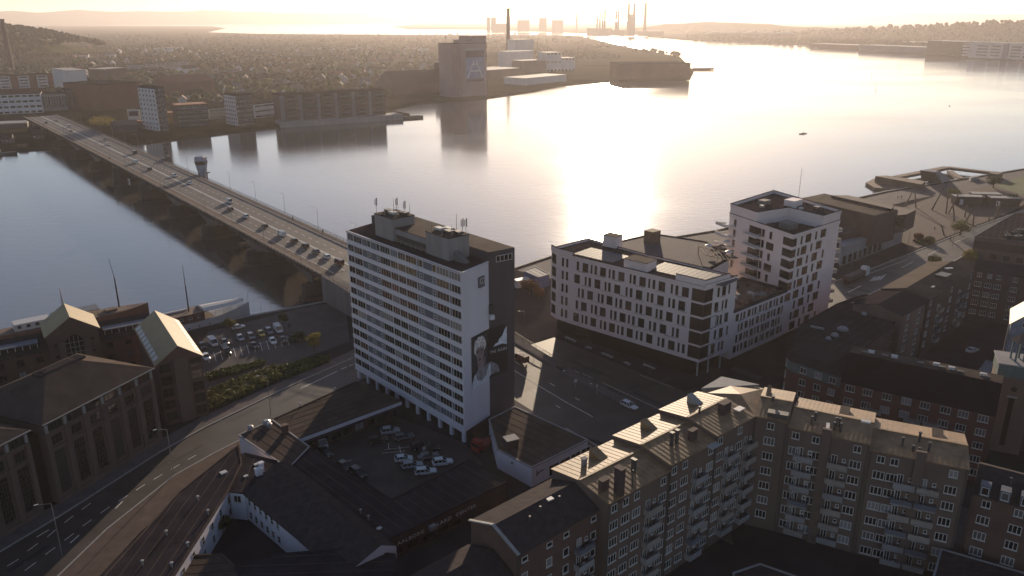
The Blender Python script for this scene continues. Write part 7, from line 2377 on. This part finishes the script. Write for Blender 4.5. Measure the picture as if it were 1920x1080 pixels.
for b0, b1, h, dp, lb, r_, c_ in (((950, 128), (1000, 126), 30, 30, 'white stepped factory building at the foot of the tall chimney', 0, 0), ((968, 120), (1000, 118), 48, 25, 'tall white factory block behind the stepped one', 0, 0), ((1024, 134), (1052, 133), 32, 30, 'white office tower by the shore right of the factory', 3, 4), ((1052, 133), (1078, 132), 22, 25, 'lower white block right of the office tower', 2, 4), ((978, 137), (1024, 135), 20, 30, 'low pinkish shed between factory and office tower', 0, 0), ((912, 150), (975, 145), 14, 60, 'long low shed right of the silo', 0, 0), ((985, 160), (1062, 152), 9, 40, 'flat shore shed below the white factory', 0, 0)):
    fblock(lb, b0, b1, h, dp, fwhite if 'white' in lb else fdark, wb, r_, c_, 5, 3, name='factory_building')
t, q = fblock('large dark hall on the point of the far shore', (1166, 149), (1293, 147), 23, 60, fbrick, M['roofdark'], 0, 0, name='hall')
for x, y, lb in ((1318, 131, 'low dark jetty shed beyond the point'),):
    p = at(x, y, WZ)
    single('jetty_shed', MB().box((p.x, p.y, 0), (40, 8, 3), .1).box((p.x - 30, p.y, -1.4), (90, 5, 1.2), .1), M['wood'], lb, 'shed', (p.x, p.y, WZ))
# distant high-rises, power station and its stacks
for x0, x1, y0, y1, lb in ((913, 919, 33, 62, 'left one of twin far towers on the skyline'), (921, 930, 33, 62, 'right one of twin far towers on the skyline'), (930, 952, 45, 62, 'low slab right of the twin far towers'), (970, 993, 38, 60, 'broad far block on the skyline'), (1011, 1025, 34, 60, 'square far tower alone on the skyline'), (1035, 1056, 38, 60, 'stepped far block left of the power station')):
    a, b = at(x0, y1), at(x1, y1)
    v_ = (y0 - 540) / FP
    h = H - (SP + v_ * CP) / (CP - v_ * SP) * a.y
    t, q = fblock(lb, (x0, y1), (x1, y1), h, 40, fdark, M['roofdark'], 0, 0, name='high_rise')
for x, top, r, lb in ((1081, 25, 7, 'lone stack left of the power station'), (1119, 32, 5, 'short stack at the left of the power station row'), (1124, 27, 5, 'second short stack of the power station row'), (1129, 24, 5, 'third short stack of the power station row'), (1133, 20, 6, 'tall stack closing the left row'), (1154, 22, 6, 'left one of a close pair of stacks'), (1158, 21, 6, 'right one of a close pair of stacks'), (1177, 8, 8, 'very tall left stack of the main power block'), (1187, 8, 8, 'very tall right stack of the main power block'), (1208, 7, 9, 'very tall lone stack at the right of the power station')):
    chimney(x, 68 if x > 1085 else 60, top, r, r * .7, lb, cbr)
fblock('square main block of the far power station', (1176, 68.2), (1190, 68.2), 108, 40, fdark, M['roofdark'], name='power_station')
for x0, x1, h in ((1100, 1140, 40), (1142, 1170, 32), (1195, 1240, 26)):
    fblock('%s of three low halls at the far power station' % {1100: 'leftmost', 1142: 'middle one', 1195: 'rightmost'}[x0], (x0, 68), (x1, 68.4), h, 60, fdark, wb, name='power_hall')
# right bank
t, q = fblock('long white waterfront block with blue glazed stair on the right bank', (1815, 108), (1990, 116), 36, 40, fwhite, M['kerb'], 0, 0, name='office_block')
n, d = outw(q[0], q[1]), (q[1] - q[0]).normalized()
for j in range(4):
    for f0, f1 in ((.08, .22), (.24, .36), (.46, .58), (.60, .74), (.76, .92)):
        p = lerp(q[0], q[1], (f0 + f1) / 2)
        t.put('window', farwin(round(dist(q[0], q[1]) * (f1 - f0) * .92), 3.2, 'glassd', 'panel'), (p.x, p.y, 7 + 7 * j), math.atan2(d.y, d.x))
p = lerp(q[0], q[1], .41) + n * .4
t.part('glazed_stair', MB().box((p.x, p.y, 18), (14, 1.2, 32), math.atan2(d.y, d.x)), mat('far_blue_glass', (0.08, 0.1, 0.2), .3, .1, .1))
fblock('white balcony end wing of the waterfront block', (1802, 107), (1814, 107.5), 32, 40, fwhite, M['kerb'], 5, 1, 20, 2.5, gl='glassd', name='office_block')
fblock('grey warehouse block left of the white waterfront block', (1736, 101), (1800, 105), 34, 50, fdark, wb, 2, 12, 4, 3, name='warehouse')
fblock('long low quay shed on the right bank', (1610, 95), (1735, 101), 16, 60, mat('far_blue_shed', (0.16, 0.16, 0.2), .8, .2, .05), wb, 0, 0, name='quay_shed')
fblock('second low quay shed with pale roof on the right bank', (1520, 89), (1605, 93), 12, 60, fdark, wb, 0, 0, name='quay_shed')
fblock('low pale shed behind the quay sheds', (1690, 88), (1760, 90), 16, 60, fdark, M['kerb'], 0, 0, name='quay_shed')
for k, x in enumerate((1340, 1372, 1405, 1440, 1472)):
    p = at(x, 74)
    r = 42
    rings = [[(p.x + r * c_ * math.cos(2 * math.pi * i / 16), p.y + r * c_ * math.sin(2 * math.pi * i / 16), z) for i in range(16)] for z, c_ in ((0, 1), (24, 1), (29, .8), (32, .4), (33, .05))]
    t = Thing('storage_tank', 'pale round storage tank, %s from the left of five on the right bank' % ('first', 'second', 'third', 'fourth', 'fifth')[k], 'tank', (p.x, p.y, 0))
    t.part('shell', MB().loft(rings[:2]), fdark); t.part('dome', MB().loft(rings[1:]), wb, True)
    FAR.append((p.x, p.y, r * 1.2))
# ------------------------------------------------------------------ houses and trees
def inpoly(x, y, P_):
    r = False
    for a, b in zip(P_, P_[1:] + P_[:1]):
        if (a[1] > y) != (b[1] > y) and x < (b[0] - a[0]) * (y - a[1]) / (b[1] - a[1]) + a[0]:
            r = not r
    return r
def clear(x, y, m=0.0):
    return all((x - a) ** 2 + (y - b) ** 2 > (r + m) ** 2 for a, b, r in FAR)
hw_ = [mat('house_wall_white', (0.5, 0.47, 0.46), .85, .15, .1), mat('house_wall_brick', (0.17, 0.08, 0.06), .85, .15, .1), mat('house_wall_ochre', (0.32, 0.23, 0.12), .85, .15, .1)]
hr_ = [M['roofred'], M['rooftile'], mat('house_roof_grey', (0.12, 0.105, 0.105), .8, .2, .1)]
HM = {}
for k, (L, D, h, r) in enumerate(((11, 8, 4.0, 3.6), (15, 9, 5.5, 4.0), (22, 10, 6.5, 4.0), (9, 8, 6.0, 3.8))):
    w_ = MB().prism([(-L / 2, -D / 2), (L / 2, -D / 2), (L / 2, D / 2), (-L / 2, D / 2)], -1, h)
    for sx in (-1, 1):
        w_.face([(sx * L / 2, -D / 2, h), (sx * L / 2, D / 2, h), (sx * L / 2, 0, h + r)])
    r_ = MB()
    for sy in (-1, 1):
        r_.loft([[(-L / 2 - .5, sy * (D / 2 + .6), h - .4), (-L / 2 - .5, 0, h + r), (-L / 2 - .5, 0, h + r + .3), (-L / 2 - .5, sy * (D / 2 + .6), h - .1)], [(L / 2 + .5, sy * (D / 2 + .6), h - .4), (L / 2 + .5, 0, h + r), (L / 2 + .5, 0, h + r + .3), (L / 2 + .5, sy * (D / 2 + .6), h - .1)]])
    r_.box((L * .2, 0, h + r + .5), (.9, .9, 1.8))
    wn = MB()
    for i in range(int(L / 3)):
        for sy in (-1, 1):
            for zz_ in ([1.8, 4.4] if h > 5 else [1.8]):
                x = -L / 2 + 1.7 + 3 * i
                wn.prism([(x - .6, sy * (D / 2 + .06) - .05), (x + .6, sy * (D / 2 + .06) - .05), (x + .6, sy * (D / 2 + .06) + .05), (x - .6, sy * (D / 2 + .06) + .05)], zz_ - .7, zz_ + .7)
    for wi, wm_ in enumerate(hw_):
        HM[(k, wi)] = w_.mesh('wall', wm_)
    for ri_, rm_ in enumerate(hr_):
        HM[('r', k, ri_)] = r_.mesh('roof', rm_)
    HM[('w', k)] = wn.mesh('glazing', M['glass'])
rg = random.Random(21)
WL = ['white-walled', 'brick', 'ochre-walled']; RL = ['red-tiled roof', 'dark-tiled roof', 'grey roof']
cnt = 0
hs = []
while cnt < 285:
    x, y = rg.uniform(120, 820), 92 + 100 * rg.random() ** 1.1
    if x < 330 and y > 150: continue
    p = at(x, y)
    if not inpoly(p.x, p.y, NS) or not clear(p.x, p.y, 8) or p.y > 2600 or (x > 560 and y > 165): continue
    if any((p.x - a) ** 2 + (p.y - b) ** 2 < 15 ** 2 for a, b in hs): continue
    hs.append((p.x, p.y))
    k, wi, ri_ = rg.choice([0, 0, 1, 1, 2, 3]), rg.choice([0, 0, 0, 1, 2]), rg.choice([0, 1, 2, 2])
    e = tag(link('town_house', HM[(k, wi)], None, (p.x, p.y, 0), rg.choice([0, 1.57]) + .35 + rg.uniform(-.2, .2)), '%s town house with %s among the far trees' % (WL[wi], RL[ri_]), 'house', 'houses of the far town')
    link('roof', HM[('r', k, ri_)], e); link('glazing', HM[('w', k)], e)
    cnt += 1
# tree kit: lumpy crown plus loose leaves
def farcrown(seed, r, nb, leaf_n, size):
    g = random.Random(seed)
    m = MB()
    for k in range(nb):
        c = Vector((g.uniform(-.45, .45) * r, g.uniform(-.45, .45) * r, r * g.uniform(.8, 1.5)))
        rr = r * g.uniform(.45, .7)
        rings = []
        for z, q_ in ((-.85, .45), (-.2, .98), (.45, .85), (.9, .35)):
            rings.append([c + Vector((math.cos(i * 1.0472) * rr * q_ * g.uniform(.75, 1.15), math.sin(i * 1.0472) * rr * q_ * g.uniform(.75, 1.15), z * rr * g.uniform(.85, 1.1))) for i in range(6)])
        m.loft(rings)
        leafball(m, c, rr * 1.15, leaf_n, size, g)
    return m
FT = []
for k, lf in enumerate(('green', 'dark', 'olive', 'green', 'dark')):
    FT.append((farcrown(30 + k, 5.0, 5, 26, .75).mesh('crown', LF[lf]), MB().tube((0, 0, 0), (0, 0, 4.5), .45, .3, 5).mesh('trunk', M['wood'])))
cands = []
while len(cands) < 260:
    x, y = rg.uniform(90, 840), 110 + 90 * rg.random() ** .8
    p = at(x, y)
    if not inpoly(p.x, p.y, NS) or not clear(p.x, p.y, 4): continue
    if (x > 730 and y > 172): continue
    if any((p.x - a) ** 2 + (p.y - b) ** 2 < 10 ** 2 for a, b in hs): continue
    cands.append((p.x, p.y))
for i, (x, y) in enumerate(cands):
    k = rg.randrange(5); s = rg.uniform(.7, 1.35)
    e = tag(link('town_tree', None, None, (x, y, 0), rg.uniform(0, 6), (s, s, s * rg.uniform(.85, 1.2))), '%s broad-leaved tree among the houses of the far town' % ('green', 'dark', 'olive', 'green', 'dark')[k], 'tree', 'trees of the far town')
    link('crown', FT[k][0], e); link('trunk', FT[k][1], e)
def scatter(name, label, n, pick, seed, smin=.7, smax=1.3, leaf='green', leafn=5):
    """a far wood that reads as one mass"""
    g = random.Random(seed)
    lib = []
    for k in range(5):
        m = farcrown(seed * 7 + k, 5.0, 3, leafn, .9)
        lib.append(([tuple(v) for v in m.v], m.f))
    vs, fs = [], []
    made = 0
    while made < n:
        q_ = pick(g)
        if q_ is None: continue
        x, y, z = q_
        lv, lf_ = lib[g.randrange(5)]
        s = g.uniform(smin, smax); a = g.uniform(0, 6.28); ca, sa_ = math.cos(a) * s, math.sin(a) * s
        i0 = len(vs)
        vs += [(x + v[0] * ca - v[1] * sa_, y + v[0] * sa_ + v[1] * ca, z - 1.5 + v[2] * s) for v in lv]
        fs += [[i0 + i for i in f] for f in lf_]
        made += 1
    me = bpy.data.meshes.new(name)
    me.from_pydata(vs, [], fs)
    me.materials.append(LF[leaf])
    return tag(link(name, me), label, 'woodland', None, 'stuff')
def p_town(g):
    x, y = g.uniform(-30, 860), 58 + 125 * g.random() ** 1.3
    p = at(x, y)
    if noise.noise((p.x / 160, p.y / 260, 1.0)) < -.2: return None
    if not inpoly(p.x, p.y, NS) or not clear(p.x, p.y, 5) or (x > 730 and y > 165) or (x < 200 and y > 155) or p.y > 4600: return None
    if any(abs(p.x - a) < 9 and abs(p.y - b) < 9 for a, b in hs): return None
    return p.x, p.y, 0
scatter('woodland', 'far mass of tree crowns covering the town and fields', 4300, p_town, 5, .7, 1.35, 'dark', 3)
def hillz(x, y):
    # height of the wooded hill at x, y
    best = -1
    pts_ = [(-2300, 2300, 96), (-1700, 2100, 104), (-1420, 2020, 92), (-1250, 1980, 68), (-1130, 1960, 12)]
    for a, b in zip(pts_, pts_[1:]):
        ab = Vector((b[0] - a[0], b[1] - a[1])); ap = Vector((x - a[0], y - a[1]))
        t_ = max(0, min(1, ap.dot(ab) / ab.length_squared))
        dd_ = (ap - ab * t_).length
        if dd_ < 420:
            best = max(best, (a[2] + (b[2] - a[2]) * t_) * (.5 + .5 * math.cos(math.pi * dd_ / 420)))
    return best
def p_hill(g):
    x, y = g.uniform(-1750, -1040), g.uniform(1580, 2150)
    z = hillz(x, y)
    return (x, y, max(0, z * 1.0)) if z > 2 else None
scatter('woodland', 'dense beech wood covering the hill behind the left chimney', 2600, p_hill, 6, .9, 1.7, 'dark', 4)
def p_right(g):
    x, y = g.uniform(1290, 1930), 44 + 52 * g.random()
    p = at(x, y)
    if not inpoly(p.x, p.y, QUAY + [(900, 6500), (3000, 12000), (18000, 12000), (18000, -330)]) or not clear(p.x, p.y, 12) or p.y > 5200: return None
    z = 0
    pts_ = [(1500, 4300, 12), (1750, 3700, 46), (2050, 3350, 72), (2500, 3050, 92), (3200, 2700, 90)]
    for a, b in zip(pts_, pts_[1:]):
        ab = Vector((b[0] - a[0], b[1] - a[1])); ap = Vector((p.x - a[0], p.y - a[1]))
        t_ = max(0, min(1, ap.dot(ab) / ab.length_squared))
        dd_ = (ap - ab * t_).length
        if dd_ < 520: z = max(z, (a[2] + (b[2] - a[2]) * t_) * (.5 + .5 * math.cos(math.pi * dd_ / 520)))
    return p.x, p.y, z
scatter('woodland', 'far mass of trees on the right bank and its hill', 2600, p_right, 7, 1.2, 2.4, 'dark', 3)
def p_point(g):
    x, y = g.uniform(840, 1300), 62 + 50 * g.random()
    p = at(x, y)
    if not inpoly(p.x, p.y, NS) or not clear(p.x, p.y, 10): return None
    if noise.noise((p.x / 120, p.y / 300, 7.0)) < .05: return None
    return p.x, p.y, 0
scatter('woodland', 'scrub and tree belts on the far point beside the chimney', 700, p_point, 8, .8, 1.5, 'dark', 3)
# yellow scrub by the bridge foot
sc2 = MB()
g = random.Random(9)
for k in range(60):
    p = at(g.uniform(168, 215), g.uniform(226, 238))
    leafball(sc2, (p.x, p.y, 2.4), 3.0, 34, .6, g, .8)
single('scrub', sc2, LF['yellow'], 'yellow-green scrub beside the far end of the bridge', 'bush', at(190, 234))
# ------------------------------------------------------------------ the morning air over the fjord
hz = MB()
hz.prism([(-16000, -350), (16000, -350), (16000, 21500), (-16000, 21500)], -8, 260)
hm = bpy.data.materials.new('morning_haze')
hm.use_nodes = True
hn = hm.node_tree
hn.nodes.clear()
ho = hn.nodes.new('ShaderNodeOutputMaterial')
hv = hn.nodes.new('ShaderNodeVolumePrincipled')
hv.inputs['Color'].default_value = (0.95, 0.87, 0.86, 1)
hv.inputs['Density'].default_value = 0.00007
hv.inputs['Anisotropy'].default_value = 0.5
hn.links.new(hv.outputs[0], ho.inputs['Volume'])
tag(link('haze', hz.mesh('haze', hm)), kind='stuff')
